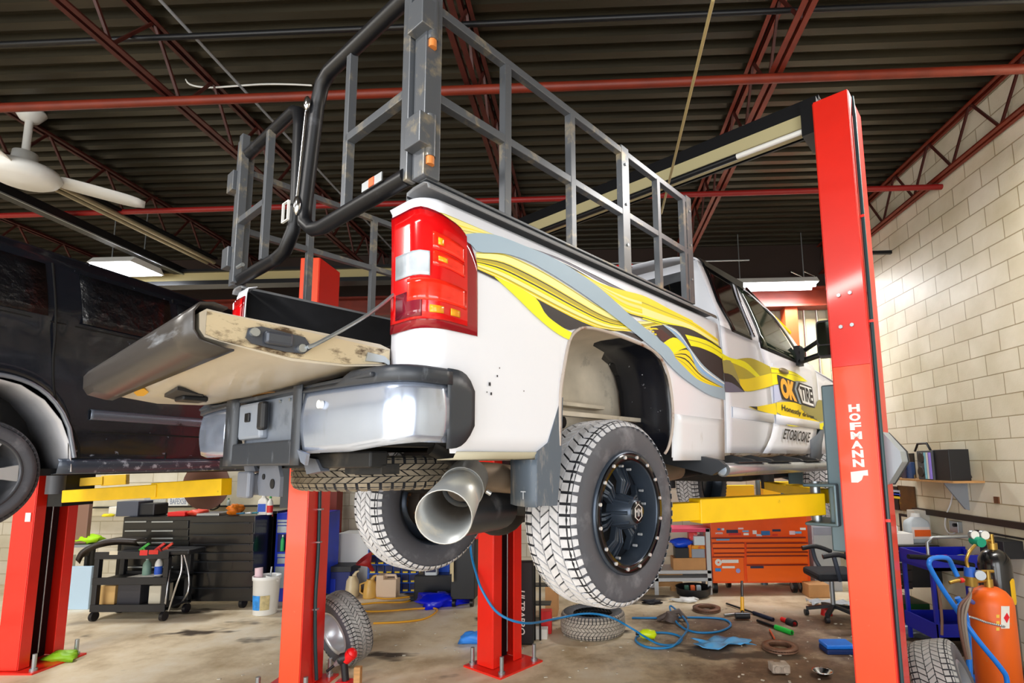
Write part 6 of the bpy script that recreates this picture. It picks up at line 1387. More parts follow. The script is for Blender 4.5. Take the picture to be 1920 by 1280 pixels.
a, b = fl(1552, 1228), fl(1606, 1228); q = MB(); q.bx(a.x, b.x, a.y, a.y+.20, 0, .045); q.build('lower_shell', K('case_navy', '0c2c66'), t, world=True, bev=.01); q = MB(); q.bx(a.x, b.x, a.y, a.y+.20, .047, .085); q.build('lid', K('case_blue', '1878e8', r=.35), t, world=True, bev=.012)
p = fl(1543, 1268); q = MB(); q.lathe([(0, .01), (.04, .01), (.07, .04), (.085, .045), (.085, .05), (.07, .046), (.04, .018), (0, .018)], (p.x, p.y, 0), (0, 0, 1), 28); tag(q.build('parts_bowl', M_chrome), 'small steel magnetic bowl at the bottom edge of the view', 'bowl')
q = MB(); p = fl(1560, 1135); rows = []
for i in range(14):
    rows.append([Vector((p.x-.28+.62*i/13, p.y-.11+.22*j/6-.01*i, .02+.05*abs(sin(2.1*i+j*1.3)))) for j in range(7)])
q.grid(rows, True); tag(q.build('plastic_bag', K('bag_clear', 'c8ccd0', r=.2), solid=.003), 'clear grey plastic bag on the floor by the office chair foot', 'bag')
p = fl(1550, 1152); q = MB(); q.cyl((p.x, p.y, 0), (p.x, p.y, .06), .065, .055, n=24); tag(q.build('plastic_disc', K('lid_red', 'c81414')), 'red round lid on the floor beneath the clear bag', 'lid')
q = MB(); rs_ = random.Random(77)
for _ in range(170):
    x, y_ = rs_.uniform(-3.2, 3.2), rs_.uniform(4.3, 6.9); s_ = rs_.uniform(.004, .016); a = rs_.uniform(0, 3)
    q.obox((x, y_, .004), (s_*cos(a), s_*sin(a), 0), (-s_*.6*sin(a), s_*.6*cos(a), 0), (0, 0, .003))
tag(q.build('floor_debris', K('chips', 'c8c0b0')), 'pale chips and grit scattered over the workshop floor', 'debris', kind='stuff')
# ------------------------------------------------------------------ orange tool chest and shelf
Y2 = 7.62; Mor = K('chest_orange', 'f2560c', r=.35, coat=.3, var=.05)
t = pth('tool_chest', 'bright orange rolling tool chest covered with stickers under the yellow lift arm', 'tool chest', 1420, 1112, Y2)
a, b = pY(1332, 985, Y2), pY(1518, 1092, Y2); zt = pY(1400, 955, Y2).z; zb = b.z
q = MB(); q.bx(a.x, b.x+.02, Y2, Y2+.5, zb, zt); q.build('body', Mor, t, world=True, bev=.006)
Md = K('drawer_orange', 'fb6a10', r=.35, coat=.3)
def drawer(x0, x1, y0, y1, dep=.0):
    d = pc(t, 'drawer', x0, x1, y0+.8, y1-.8, Y2-.02-dep, .02+dep, Md); pc(d, 'drawer_pull', x0, x1, y0+.6, y0+1.8, Y2-.032-dep, .012, K('pull_dark', '7a1c08'), bev=0); return d
drawer(1334, 1511, 1007, 1016)
for y0, y1 in ((1017, 1026), (1026, 1034), (1034, 1041), (1041, 1057), (1058, 1090)): drawer(1400, 1515, y0, y1)
for i, (y0, y1) in enumerate(((1017, 1027), (1027, 1036), (1036, 1043))): drawer(1336+i*1.5, 1396, y0, y1, .03-.01*i)
dl = drawer(1336, 1396, 1043, 1090)
rs = random.Random(5); cols = ['e8e8ec', '2f6fb0', 'c8d4e0', '1c2c50', 'd82a20', 'e8c8d0', '6fb0e0', 'f2f2f0']
for i, (x, y, w_, h_) in enumerate(((1341, 998, 14, 3), (1345, 990, 6, 4), (1353, 990, 5, 4), (1362, 993, 22, 6), (1366, 999, 24, 4), (1384, 989, 10, 3), (1392, 994, 12, 3), (1394, 999, 10, 4), (1411, 994, 8, 7), (1427, 995, 17, 8), (1418, 1001, 11, 4), (1448, 992, 16, 4), (1448, 1001, 10, 3), (1480, 995, 11, 7), (1491, 996, 12, 4), (1500, 989, 11, 4))):
    pc(t, 'sticker', x, x+w_, y, y+h_, Y2-.003, .003, K('st%d' % (i % 8), cols[i % 8]), bev=0)
pc(dl, 'sticker', 1353, 1385, 1049, 1055, Y2-.026, .003, M_white); pc(dl, 'sticker', 1354, 1378, 1061, 1065, Y2-.026, .003, M_white); pc(dl, 'sticker', 1341, 1352, 1065, 1071, Y2-.026, .003, K('label_sky', ''))
q = MB(); p = pY(1347, 1054, Y2-.026); q.cyl((p.x, Y2-.022, p.z), (p.x, Y2-.027, p.z), .045, n=24); q.build('sticker', M_white, dl, world=True)
q = MB(); q.cyl((p.x, Y2-.027, p.z), (p.x, Y2-.029, p.z), .012, n=12); q.build('sticker_dot', Mor, dl, world=True)
q = MB(); p = pY(1383, 1069, Y2); q.cyl((p.x, Y2-.022, p.z), (p.x, Y2-.027, p.z), .03, n=20); q.build('sticker', K('st_violet', '9aa0e0'), dl, world=True)
pc(t, 'sticker', 1407, 1432, 1061, 1065, Y2-.026, .003, K('st3', '')); pc(t, 'sticker', 1343, 1368, 1010, 1013, Y2-.026, .003, K('st6', ''))
q = MB(); f, g = pY(1341, 1001, Y2-.004), pY(1354, 998, Y2-.004)
letters(q, 'Canon', quad_fn((f.x, Y2-.006, f.z), (g.x, Y2-.006, f.z), (g.x, Y2-.006, g.z), (f.x, Y2-.006, g.z)), bold=.02); q.build('sticker_lettering', K('sticker_red', ''), t, world=True)
for px in (1340, 1376, 1488, 1503):
    q = MB(); p = pY(px, 1105, Y2+.1); yy = Y2+(.08 if px != 1376 else .4); q.cyl((p.x-.025, yy, .085), (p.x+.025, yy, .085), .085, n=24); cs = q.build('caster', M_black, t, world=True); q = MB(); q.cyl((p.x-.03, yy, .085), (p.x+.03, yy, .085), .045, n=18); q.build('caster_hub', M_zinc, cs, world=True); q = MB(); q.bx(p.x-.03, p.x+.03, yy-.03, yy+.03, .15, zb); q.build('caster_fork', M_black, cs, world=True)
# clutter seen above the chest, under the truck sill
pb('catalogue_box', 'wide yellow display box with white lower band standing on the orange chest', 'box', 1333, 1416, 910, 950, 7.9, .12, K('box_yellow', 'f8d018'), z0=zt)
bx_ = [o for o in C.objects if o.get('label', '').startswith('wide yellow')][0]; LOCM[bx_.name] = Matrix.Translation(bx_.location)
pc(bx_, 'white_band', 1335, 1408, 938, 950, 7.893, .008, M_paper)
q = MB(); f, g = pY(1340, 945, 7.888), pY(1392, 941, 7.888); letters(q, 'FOR ALL YOUR VEHICLE NEEDS', quad_fn((f.x, 7.888, f.z), (g.x, 7.888, f.z), (g.x, 7.888, g.z), (f.x, 7.888, g.z)), bold=.01); q.build('box_lettering', K('ink_grey', '4a4a58'), bx_, world=True)
q = MB(); p = pY(1342, 918, 7.888)
for k in range(4): a = k*pi/2+.5; q.cyl((p.x, 7.888, p.z), (p.x+.03*cos(a), 7.888, p.z+.03*sin(a)), .006, .012, n=6)
q.build('box_emblem', M_black, bx_, world=True)
pb('catalogue_box', 'glossy yellow box right of the grey pipe above the orange chest', 'box', 1430, 1484, 903, 945, 7.9, .12, K('box_yellow', ''), z0=zt)
bx2 = [o for o in C.objects if o.get('label', '').startswith('glossy yellow')][0]; LOCM[bx2.name] = Matrix.Translation(bx2.location)
pc(bx2, 'red_patch', 1451, 1466, 927, 936, 7.893, .008, K('sticker_red', '')); pc(bx2, 'blue_patch', 1464, 1477, 922, 934, 7.893, .008, K('patch_teal', '3a7088'))
pb('catalogue_box', 'grey and white magazine box left of the wide yellow display box', 'box', 1314, 1331, 916, 948, 7.9, .12, K('mag_grey', 'b8c0cc'), z0=zt); pb('catalogue_box', 'dark red binder right of the glossy yellow box', 'box', 1490, 1510, 911, 945, 7.9, .12, K('binder_red', 'a41420'), z0=zt)
pb('catalogue_box', 'thin white binder between the glossy yellow box and the dark red one', 'box', 1485, 1489, 910, 945, 7.9, .12, M_white, z0=zt)
q = MB(); p = pY(1424, 930, 8.2); q.cyl((p.x, 8.2, 0), (p.x, 8.2, 2.4), .05, n=16); tag(q.build('downpipe', K('pipe_grey', '6f8490', metal=.4, r=.4)), 'grey vertical pipe between the two yellow boxes', 'pipe')
pb('parts_case', 'dark case with red label at the left end of the orange chest top', 'case', 1316, 1340, 950, 960, 7.7, .15, M_blackpl, z0=zt)
# steel shelf to the left of the chest
t = pth('shelf_unit', 'steel shelf with pink front edge between the lifted wheel and the orange chest', 'shelf', 1290, 1115, 7.6)
Y3 = 7.6; x0 = pY(1225, 1000, Y3).x; x1 = pY(1331, 1000, Y3).x; zs = [pY(1300, y, Y3).z for y in (991, 1069, 1088)]
for nm, z, m_ in (('top_shelf', zs[0], K('shelf_pink', 'e84870')), ('middle_shelf', zs[1], K('shelf_grey', 'c8ccd0')), ('lower_shelf', .22, K('shelf_grey', ''))):
    q = MB(); q.bx(x0, x1, Y3, Y3+.45, z-.045, z); q.build(nm, m_, t, world=True, bev=.003)
for xx in (x0+.02, x1-.03):
    for yy in (Y3, Y3+.42):
        q = MB(); q.bx(xx-.025, xx+.03, yy, yy+.03, 0, zs[0]); q.build('post', K('shelf_grey', ''), t, world=True)
pb('cardboard_box', 'open cardboard carton on the middle shelf beside the orange chest', 'box', 1262, 1324, 1046, 1064, 7.62, .25, M_card, z0=zs[1])
pb('parts_case', 'black case below the blue bag on the shelf', 'case', 1266, 1292, 1027, 1043, 7.62, .2, M_blackpl, z0=pY(1280, 1046, 7.62).z)
q = MB(); p = pY(1280, 1018, 7.68); q.blob((p.x, 7.72, p.z), (.15, .09, .07), amp=.2, seed=51, flat=False); tag(q.build('plastic_bag', K('bag_cobalt', '1450e8', r=.3)), 'cobalt blue bag on top of the black case on the shelf', 'bag')
zc = pY(1280, 1046, 7.62).z
pb('parts_box', 'pale blue-white box with dark border at the top right of the shelf', 'box', 1301, 1322, 1005, 1022, 7.63, .2, K('carton_pale', 'd8e8f0'), z0=pY(1300, 1022, 7.63).z)
pb('parts_box', 'box with red and yellow band in the middle of the shelf pile', 'box', 1297, 1322, 1022, 1029, 7.63, .2, K('box_redyellow', 'e8a010', dirt='d82020', damt=.5, dscale=8), z0=pY(1300, 1029, 7.63).z)
pb('parts_box', 'grey patterned box lowest of the right-hand pile on the shelf', 'box', 1297, 1322, 1029, 1043, 7.63, .2, K('box_greyblue', '9aa4b4'), z0=zc)
pb('parts_box', 'orange box standing between the blue bag and the right-hand pile', 'box', 1290, 1297, 1018, 1040, 7.66, .15, K('box_orange', 'f09010'), z0=zc)
pb('parts_box', 'white box with red corner right under the pink shelf edge', 'box', 1292, 1308, 998, 1010, 7.7, .15, K('box_redwhite', 'e84040', dirt='f2f2f2', damt=.5, dscale=9), z0=pY(1300, 1012, 7.7).z)
p = fl(1302, 1118); t = thing('drain_pan', 'black oil pan filled with sockets on the floor below the shelf', 'pan', (p.x, p.y+.05, 0))
q = MB(); q.lathe([(0, .01), (.19, .01), (.22, .03), (.23, .11), (.24, .12), (.215, .11), (.2, .03), (0, .025)], (0, 0, 0), (0, 0, 1), 36); q.build('pan', M_blackpl, t)
for i, c in enumerate(('2a5a48', 'e8642a', 'a8b8c0')):
    q = MB(); q.box((-.1+.08*i, -.05, .10), (.06, .06, .09)); q.build('content', K('pan'+c, c), t, bev=.01)
t = pth('wooden_pallet', 'small pale wooden pallet on edge below the left part of the shelf', 'pallet', 1255, 1110, 7.8)
for y in (1078, 1095): q = MB(); a, b = pY(1235, y, 7.8), pY(1280, y, 7.8); q.bx(a.x, b.x, 7.8, 7.82, a.z-.03, a.z+.03); q.build('slat', M_wood, t, world=True)
q = MB(); a = pY(1262, 1080, 7.8); q.bx(a.x-.03, a.x+.03, 7.82, 7.9, 0, a.z+.05); q.build('block', M_wood, t, world=True)
# office chair
p = fl(1545, 1172); t = thing('office_chair', 'black office chair half hidden behind the lettered lift column', 'chair', (p.x, p.y+.3, 0)); Yo = p.y+.3
cx, cz = pY(1545, 1075, Yo).x, pY(1545, 1075, Yo).z
q = MB(); q.box((cx+.10, Yo, cz), (.52, .48, .09)); q.build('seat', K('fabric_black', '16181f', r=.8), t, world=True, bev=.035)
q = MB(); q.grid([[Vector((cx+.36+.03*sin(u*3), Yo-.22+.44*v/6, cz+.12+.55*u)) for v in range(7)] for u in [k/6 for k in range(7)]], True); q.build('backrest', K('fabric_black', ''), t, world=True, solid=.05)
for s in (-1, 1):
    pts = [(cx-.12, Yo+s*.29, cz+.24), (cx+.05, Yo+s*.30, cz+.26), (cx+.22, Yo+s*.28, cz+.2)]
    q = MB(); q.tube(smoothp(pts, 4), .028, 8); q.build('armrest', M_blackpl, t, world=True)
    q = MB(); q.tube(smoothp([(cx, Yo+s*.29, cz+.24), (cx+.03, Yo+s*.29, cz+.1), (cx+.08, Yo+s*.22, cz-.03)], 3), .024, 8); q.build('arm_support', K('arm_grey', '3a4250'), t, world=True)
q = MB(); q.cyl((cx+.08, Yo, .1), (cx+.08, Yo, cz-.04), .026, n=14); q.build('gas_lift', M_zinc, t, world=True)
for k in range(5):
    a = 2*pi*k/5+.3; q = MB(); e = Vector((cx+.08+.29*cos(a), Yo+.29*sin(a), .08)); q.beam((cx+.08, Yo, .13), e, .045, .035); lg_ = q.build('base_spoke', M_blackpl, t, world=True)
    q = MB(); q.cyl(e+Vector((-.02, 0, -.045)), e+Vector((.02, 0, -.045)), .033, n=14); q.build('caster', M_blackpl, lg_, world=True)
pb('cardboard_box', 'small tan carton on the floor behind the office chair', 'box', 1516, 1556, 1096, 1114, 7.4, .25, M_card, floor=True)
t = pb('filing_cabinet', 'grey cabinet right of the orange chest behind the office chair', 'cabinet', 1521, 1580, 985, 1100, 7.75, .45, K('cabinet_grey', 'b8bcc4'), floor=True)
pc(t, 'top_drawer', 1525, 1576, 988, 1002, 7.74, .012, K('drawer_grey', '9aa0b0')); pc(t, 'door', 1525, 1576, 1004, 1085, 7.74, .012, K('door_pale', 'b4bcc0'))

# ------------------------------------------------------------------ right wall
def wx(px, py, d=0.): return pX(px, py, XR-d)
# wooden shelf with bracket
t = thing('wall_shelf', 'raw wood shelf board fixed on the right block wall', 'shelf', (3.65, 6.1, wx(1700, 903, .15).z))
e1, e2 = wx(1787, 902, .3), wx(1668, 905, .3); zsv = e1.z
q = MB(); q.bx(XR-.30, XR, e1.y, e2.y, zsv-.02, zsv); q.build('board', M_wood, t, world=True)
q = MB(); q.prism([(0, 0), (0, -.28), (-.04, -.27), (-.22, -.02), (-.22, 0)], (XR, e1.y+.25, zsv-.02), (1, 0, 0), (0, 0, 1), (0, .02, 0)); q.build('bracket', M_grey, t, world=True)
def onshelf(label, name, cat, px0, px1, pytop, m, d0=.27, dep=.2, group=None):
    a, b = wx(px1, 890, d0), wx(px0, 890, d0); zt_ = wx(px0, pytop, d0).z; q = MB(); q.bx(XR-d0, XR-d0+dep, a.y, b.y, zsv, zt_); o = q.build(name, m, bev=.005); LOCM[o.name] = Matrix.Translation(o.location); return tag(o, label, cat, group)
onshelf('black box standing at the right end of the wooden wall shelf', 'speaker_box', 'box', 1752, 1782, 843, K('box_jet', '18181c'))
o = onshelf('portable stereo with two round speakers and silver stripe on the wall shelf', 'stereo', 'stereo', 1722, 1750, 845, K('stereo_grey', '4a4c50'), d0=.29, dep=.2)
a = wx(1729, 868, .29)
for py in (858, 884):
    q = MB(); c_ = wx(1728, py, .29); q.cyl((c_.x, c_.y, c_.z), (c_.x-.012, c_.y, c_.z), .055, .05, n=24); q.build('speaker_cone', K('cone', '26221e'), o, world=True)
for pa, m_ in ((1742, K('stripe_violet', 'a08af0')), (1738, M_white), (1734, K('stripe_aqua', '8ad0e0'))):
    q = MB(); c1 = wx(pa, 848, .29); q.bx(XR-.296, XR-.289, c1.y-.02, c1.y+.02, zsv+.01, c1.z); q.build('front_stripe', m_, o, world=True)
q = MB(); c_ = wx(1730, 844, .22); q.tube([(c_.x, c_.y-.14, o.location.z+.30), (c_.x, c_.y-.08, o.location.z+.38), (c_.x, c_.y+.08, o.location.z+.38), (c_.x, c_.y+.14, o.location.z+.30)], .012, 6); q.build('carry_handle', M_black, o, world=True)
onshelf('black framed picture leaning on the left half of the wall shelf', 'picture_frame', 'frame', 1686, 1715, 850, K('frame_black', '141210'), d0=.12, dep=.02)
onshelf('dark bottle in front of the black frame on the wall shelf', 'bottle', 'bottle', 1690, 1697, 868, K('bottle_plum', '3a3348'), d0=.24, dep=.06)
onshelf('slim blue and gold package beside the dark bottle on the wall shelf', 'parts_box', 'box', 1700, 1710, 866, K('pack_blue', '2a4a80', dirt='e0c060', damt=.4, dscale=12), d0=.22, dep=.04)
onshelf('small white can at the left end of the wall shelf', 'can', 'can', 1666, 1678, 892, M_white, d0=.27, dep=.06)
q = MB(); P = [wx(x, y, .03) for x, y in ((1786, 903), (1787, 920), (1782, 945), (1774, 965), (1772, 985), (1778, 998), (1788, 1000), (1792, 994))]; q.tube(smoothp(P, 4), .008, 6); tag(q.build('power_cord', M_white), 'white cord dropping from the wall shelf to the outlet', 'cord')
t = thing('wall_outlet', 'grey outlet box with a plug on the right wall under the black rail', 'outlet', wx(1798, 985)); a, b = wx(1804, 978), wx(1790, 996); q = MB(); q.bx(XR-.05, XR, a.y, b.y, b.z, a.z); q.build('box', M_zinc, t, world=True, bev=.004); c_ = wx(1793, 984, .05); q = MB(); q.cyl(c_, c_+Vector((-.03, 0, 0)), .018, n=12); q.build('plug', M_black, t, world=True)
a, b = wx(1716, 955), wx(1990, 992); q = MB(); q.bx(XR-.04, XR, 3.2, a.y, 1.16, 1.22); tag(q.build('wall_rail', K('rail_brown', '2a1e18')), 'dark rail running along the right wall behind the gas bottles', 'rail')
q = MB(); q.bx(XR-.02, XR, 3.2, a.y-1.0, 1.07, 1.085); tag(q.build('wall_cable', M_black), 'thin black cable just below the dark wall rail', 'cable')
for px, py, l in ((1870, 937, 'small rust-brown stain square on a block of the right wall'),):
    q = MB(); a = wx(px, py); q.bx(XR-.012, XR, a.y-.03, a.y+.03, a.z-.03, a.z+.03); tag(q.build('wall_stub', K('stub_brown', '6a4228')), l, 'stub')
q = MB(); a = wx(1671, 473, .0); q.bx(XR-.45, XR, a.y-.02, a.y+.02, a.z-.02, a.z+.02); tag(q.build('bracket_bar', M_black), 'short black bar sticking out high on the right wall', 'bar')
q = MB(); a = wx(1812, 876); q.tube([a, a+Vector((-.05, .03, 0)), a+Vector((-.06, -.10, .0)), a+Vector((-.04, -.12, -.1))], .005, 6); tag(q.build('wall_hook', M_black), 'small bent wire hook on the right wall beside the shelf', 'hook')
# poster, banner, calendar, monitor on the back right corner
def bk(name, label, cat, x0, x1, y0, y1, m_, Y=8.3, dep=.03): return pb(name, label, cat, x0, x1, y0, y1, Y, dep, m_)
def rw(name, label, cat, x0, x1, y0, y1, m_, dep=.02):
    a, b = wx(x1, y0), wx(x0, y1); q = MB(); q.bx(XR-dep, XR-.001, a.y, b.y, b.z, a.z); o = q.build(name, m_, bev=.002); LOCM[o.name] = Matrix.Translation(o.location); return tag(o, label, cat)
o = rw('banner', 'dark banner with blue and yellow bands on the right wall below the shelf', 'banner', 1662, 1687, 912, 952, K('banner_dark', '1c1816'))
for y0, y1, m_ in ((919, 923, K('b_pale', 'a8b0c8')), (923, 928, K('b_blue', '2a4ac0')), (928, 932, K('label_yellow', ''))):
    a, b = wx(1687, y0, .021), wx(1662, y1, .021); q = MB(); q.bx(XR-.024, XR-.02, a.y, b.y, b.z, a.z); q.build('band', m_, o, world=True)
o = rw('poster', 'brown and gold poster beside the dark banner on the right wall', 'poster', 1689, 1716, 912, 955, K('poster_brown', '5a3a14', var=.4, scale=5, dirt='e0a830', damt=.3, dscale=5))
o = rw('calendar', 'cream calendar in a dark frame under the brown poster', 'calendar', 1691, 1712, 966, 998, K('frame_black', '')); a, b = wx(1710, 971, .02), wx(1693, 996, .02); q = MB(); q.bx(XR-.025, XR-.018, a.y, b.y, b.z, a.z); q.build('page', K('page', 'd8ccb0'), o, world=True)
# black drawer cabinet + workbench on the right
Yr = 5.6
t = pth('tool_chest', 'black drawer cabinet right of the lettered column with white boxes on top', 'tool chest', 1710, 1100, 6.0)
A, Bq = pX(1672, 1020, 2.95), pX(1760, 1020, 2.95)
zt2 = pY(1715, 1022, 5.95).z; a = pY(1672, 1022, 5.95); b = pY(1762, 1022, 5.95)
q = MB(); q.bx(a.x, b.x, 5.95, 6.5, .45, zt2); q.build('body', Mchest, t, world=True, bev=.01)
for y0, y1 in ((1026, 1046), (1047, 1068), (1069, 1090), (1091, 1104)):
    d = pc(t, 'drawer', 1674, 1712, y0, y1, 5.935, .02, K('drawer_brown', '241c1a', r=.3)); pc(d, 'handle', 1680, 1692, y0+6, y0+8, 5.925, .012, M_zinc, bev=0)
for px in (1676, 1757):
    q = MB(); p = pY(px, 1100, 5.98); q.bx(p.x-.02, p.x+.02, 5.98, 6.02, 0, .45); q.build('leg', M_black, t, world=True)
pb('crate', 'dark green crate on the floor under the black drawer cabinet', 'crate', 1690, 1748, 1132, 1180, 6.0, .4, K('crate_green', '0c4a20'), floor=True)
pb('parts_box', 'white carton with pump bottle on the black drawer cabinet', 'box', 1673, 1714, 1000, 1022, 6.0, .2, M_paper, z0=zt2)
bottle('white soap pump bottle on the white carton', 1681, 980, 1000, 6.08, .07, M_white, M_white)
t = bottle('large white jug with orange label on the black drawer cabinet', 1734, 964, 1022, 6.05, .24, K('jug_white', 'c4ccd0'), M_white, K('label_white', 'e8dcd4'), jug=True, z0=zt2)
q = MB(); q.bx(-.07, .10, -.079, -.076, .07, .14); q.build('orange_label', K('label_orange', 'f0641c'), t)
pb('parts_box', 'tall white panel box behind the jug with the orange label', 'box', 1714, 1776, 957, 1022, 6.3, .15, K('panel_white', 'd8d4c8'), z0=zt2)
# blue service cart
t = pth('service_cart', 'dark blue service cart with shelves behind the gas bottles', 'cart', 1830, 1200, 5.2)
xc0, xc1 = pY(1745, 1060, 5.2).x, pY(1925, 1060, 5.2).x; xc1 = min(xc1, XR-.05); zz = [pY(1800, y, 5.2).z for y in (1045, 1175)]; Mcb = K('cart_blue', '0c1ca8', r=.35)
for nm, z in (('top_tray', zz[0]), ('lower_tray', max(.25, zz[1]))):
    q = MB(); q.bx(xc0, xc1, 5.2, 5.7, z-.12, z-.09); q.bx(xc0, xc1, 5.2, 5.215, z-.12, z+.02); q.bx(xc0, xc1, 5.685, 5.7, z-.12, z+.02); q.bx(xc0, xc0+.015, 5.2, 5.7, z-.12, z+.02); q.build(nm, Mcb, t, world=True)
for xx, yy in ((xc0+.02, 5.22), (xc1-.03, 5.22), (xc0+.02, 5.66), (xc1-.03, 5.66)):
    q = MB(); q.bx(xx-.015, xx+.015, yy-.015, yy+.015, .05, zz[0]); q.build('upright', Mcb, t, world=True)
q = MB(); q.tube([(xc0, 5.22, zz[0]-.02), (xc0-.0, 5.22, zz[0]+.14), (xc0+.05, 5.22, zz[0]+.18), (xc0+.5, 5.22, zz[0]+.19), (xc0+.62, 5.25, zz[0]+.1)], .014, 8); q.build('push_handle', M_zinc, t, world=True)
q = MB(); q.tube([(xc0-.25, 5.1, zz[0]+.03), (xc0+.0, 5.13, zz[0]+.01), (xc0+.35, 5.15, zz[0]-.06)], .022, 8); tag(q.build('torch_handle', M_black), 'black and silver bar resting across the front of the blue cart', 'bar')
for i, (c, l) in enumerate((('e0201c', 'red tool handle in the blue cart tray'), ('b8c81c', 'lime tool handle in the blue cart tray'), ('6a4030', 'brown leather pouch in the blue cart tray'))):
    q = MB(); q.box((xc0+.25+.17*i, 5.4, zz[0]-.05+.0), (.13, .1, .07), .5*i); tag(q.build('hand_tool', K('ctl'+c, c), bev=.015), l, 'tool')
pb('bench_grinder', 'black draped machine at the right edge above the blue cart', 'machine', 1880, 1925, 1015, 1048, 5.0, .3, M_blackpl)
q = MB(); p = fl(1700, 1200); q.blob((p.x+.1, p.y+.1, .06), (.17, .12, .07), amp=.4, seed=61); tag(q.build('engine_part', K('alu_part', '8a9098', r=.35, metal=.5)), 'silver grey engine part on the floor under the green crate', 'car part')
# ------------------------------------------------------------------ welding cart and gas bottles
Y4 = 4.35
def cylinder(name, label, px, Yc_, r, ztop, m, cat='gas bottle'):
    X = pY(px, 1200, Yc_).x; t = thing(name, label, cat, (X, Yc_, .0)); q = MB(); h = ztop
    q.lathe([(0, .02), (r*.9, .02), (r, .06), (r, h-.12), (r*.93, h-.07), (r*.70, h-.025), (r*.42, h), (0, h)], (0, 0, 0), (0, 0, 1), 36); q.build('tank', m, t); return t, X
zo = pY(1855, 1100, Y4).z
t, X = cylinder('gas_bottle', 'orange acetylene bottle with a white flammable-gas sticker', 1865, Y4, .145, zo, K('gas_orange', 'ea6414', r=.42, dirt='c89060', damt=.18, dscale=12))
tg1 = t
q = MB(); q.cyl((0, 0, zo-.01), (0, 0, zo+.06), .03, n=12); q.cyl((0, 0, zo+.05), (0, 0, zo+.12), .018, n=10); q.cyl((-.045, 0, zo+.115), (.045, 0, zo+.115), .012, n=8); q.build('valve', mat('brass', 'b8964a', .3, .8), t)
def onc(px, py, r, off=.0015):
    d = hit(px, py, (0, 1, 0), (0, Y4, 0))-EYE; ex, ey = EYE.x-X, EYE.y-Y4; A_ = d.x**2+d.y**2; B_ = 2*(ex*d.x+ey*d.y); C_ = ex*ex+ey*ey-(r+off)**2
    D_ = B_*B_-4*A_*C_
    s = (-B_-math.sqrt(max(D_, 0)))/(2*A_); return EYE+d*s
q = MB(); q.grid([[onc(x, y, .145) for y in (1136, 1150, 1165, 1178)] for x in (1877, 1883, 1889, 1893)], True); st = q.build('sticker', M_paper, t, world=True)
q = MB(); q.add([onc(1882, 1158, .145, .003), onc(1888, 1148, .145, .003), onc(1893, 1157, .145, .003), onc(1888, 1168, .145, .003)], [(0, 1, 2, 3)]); q.build('hazard_diamond', K('hazard_red', 'e01428'), st, world=True)
for i, y in enumerate((1152, 1164, 1176)):
    q = MB(); q.add([onc(1868, y, .145, .002), onc(1874, y, .145, .002), onc(1874, y+6, .145, .002), onc(1868, y+6, .145, .002)], [(0, 1, 2, 3)]); q.build('stamp', K('stamp_yellow', 'f0c040'), t, world=True)
zb2 = pY(1870, 1032, 4.55).z
t, Xb = cylinder('gas_bottle', 'black oxygen bottle with a yellow tag behind the orange one', 1880, 4.62, .115, zb2, K('gas_black', '101114', r=.25, coat=.4))
q = MB(); q.cyl((0, 0, zb2-.01), (0, 0, zb2+.05), .035, n=14); q.cyl((0, 0, zb2+.04), (0, 0, zb2+.12), .016, n=10); q.cyl((-.08, 0, zb2+.07), (0, 0, zb2+.07), .012, n=8); q.build('valve', mat('brass', ''), t)
q = MB(); q.grid([[Vector((.117*sin(a)+.0, -.117*cos(a), z)) for z in (zb2-.42+.1*abs(a-.5), zb2-.3, zb2-.2-.1*abs(a-.5))] for a in (.2, .4, .6, .8)], True); q.build('yellow_tag', K('tag_yellow', 'f6c414'), t)
# cart frame
t = thing('welding_cart', 'bright blue tubular welding cart holding the two gas bottles', 'cart', (X, Y4-.1, 0)); Mfb = K('cart_sky', '1a7ae0', r=.35)
def Wp(x, y, Y): return pY(x, y, Y)
pt_('frame_tube', t, [(1795, 1080, 4.2), (1786, 1062, 4.2), (1776, 1046, 4.15), (1750, 1046, 4.1), (1742, 1054, 4.05), (1746, 1068, 4.05), (1768, 1105, 4.05), (1792, 1140, 4.05), (1830, 1195, 4.0), (1875, 1250, 3.98), (1888, 1275, 3.98), (1888, 1330, 3.98)], 4.1, .017, Mfb, n=10, k=4)
pt_('frame_tube', t, [(1795, 1120, 4.15), (1812, 1160, 4.15), (1818, 1260, 4.15), (1820, 1330, 4.15)], 4.15, .02, Mfb, n=10, k=3)
pt_('frame_tube', t, [(1795, 1138, 4.1), (1812, 1124, 4.2), (1826, 1130, 4.35)], 4.15, .016, Mfb, n=10, k=4)
q = MB(); q.bx(X-.22, X+.30, Y4-.22, Y4+.45, .012, .022); q.build('base_tray', Mfb, t, world=True)
q = MB(); q.v = []; pcs = [(1818, 1156), (1832, 1160), (1848, 1166), (1864, 1170), (1882, 1174)]
P = smoothp([pY(x, y, Y4-.15) for x, y in pcs], 5)
for i, p in enumerate(P[::1]): q.ball(p, .012, .008, .008, 8, 5)
q.tube(P, .005, 6); tag(q.build('safety_chain', M_zinc), 'silver chain wrapped round the orange gas bottle', 'chain')
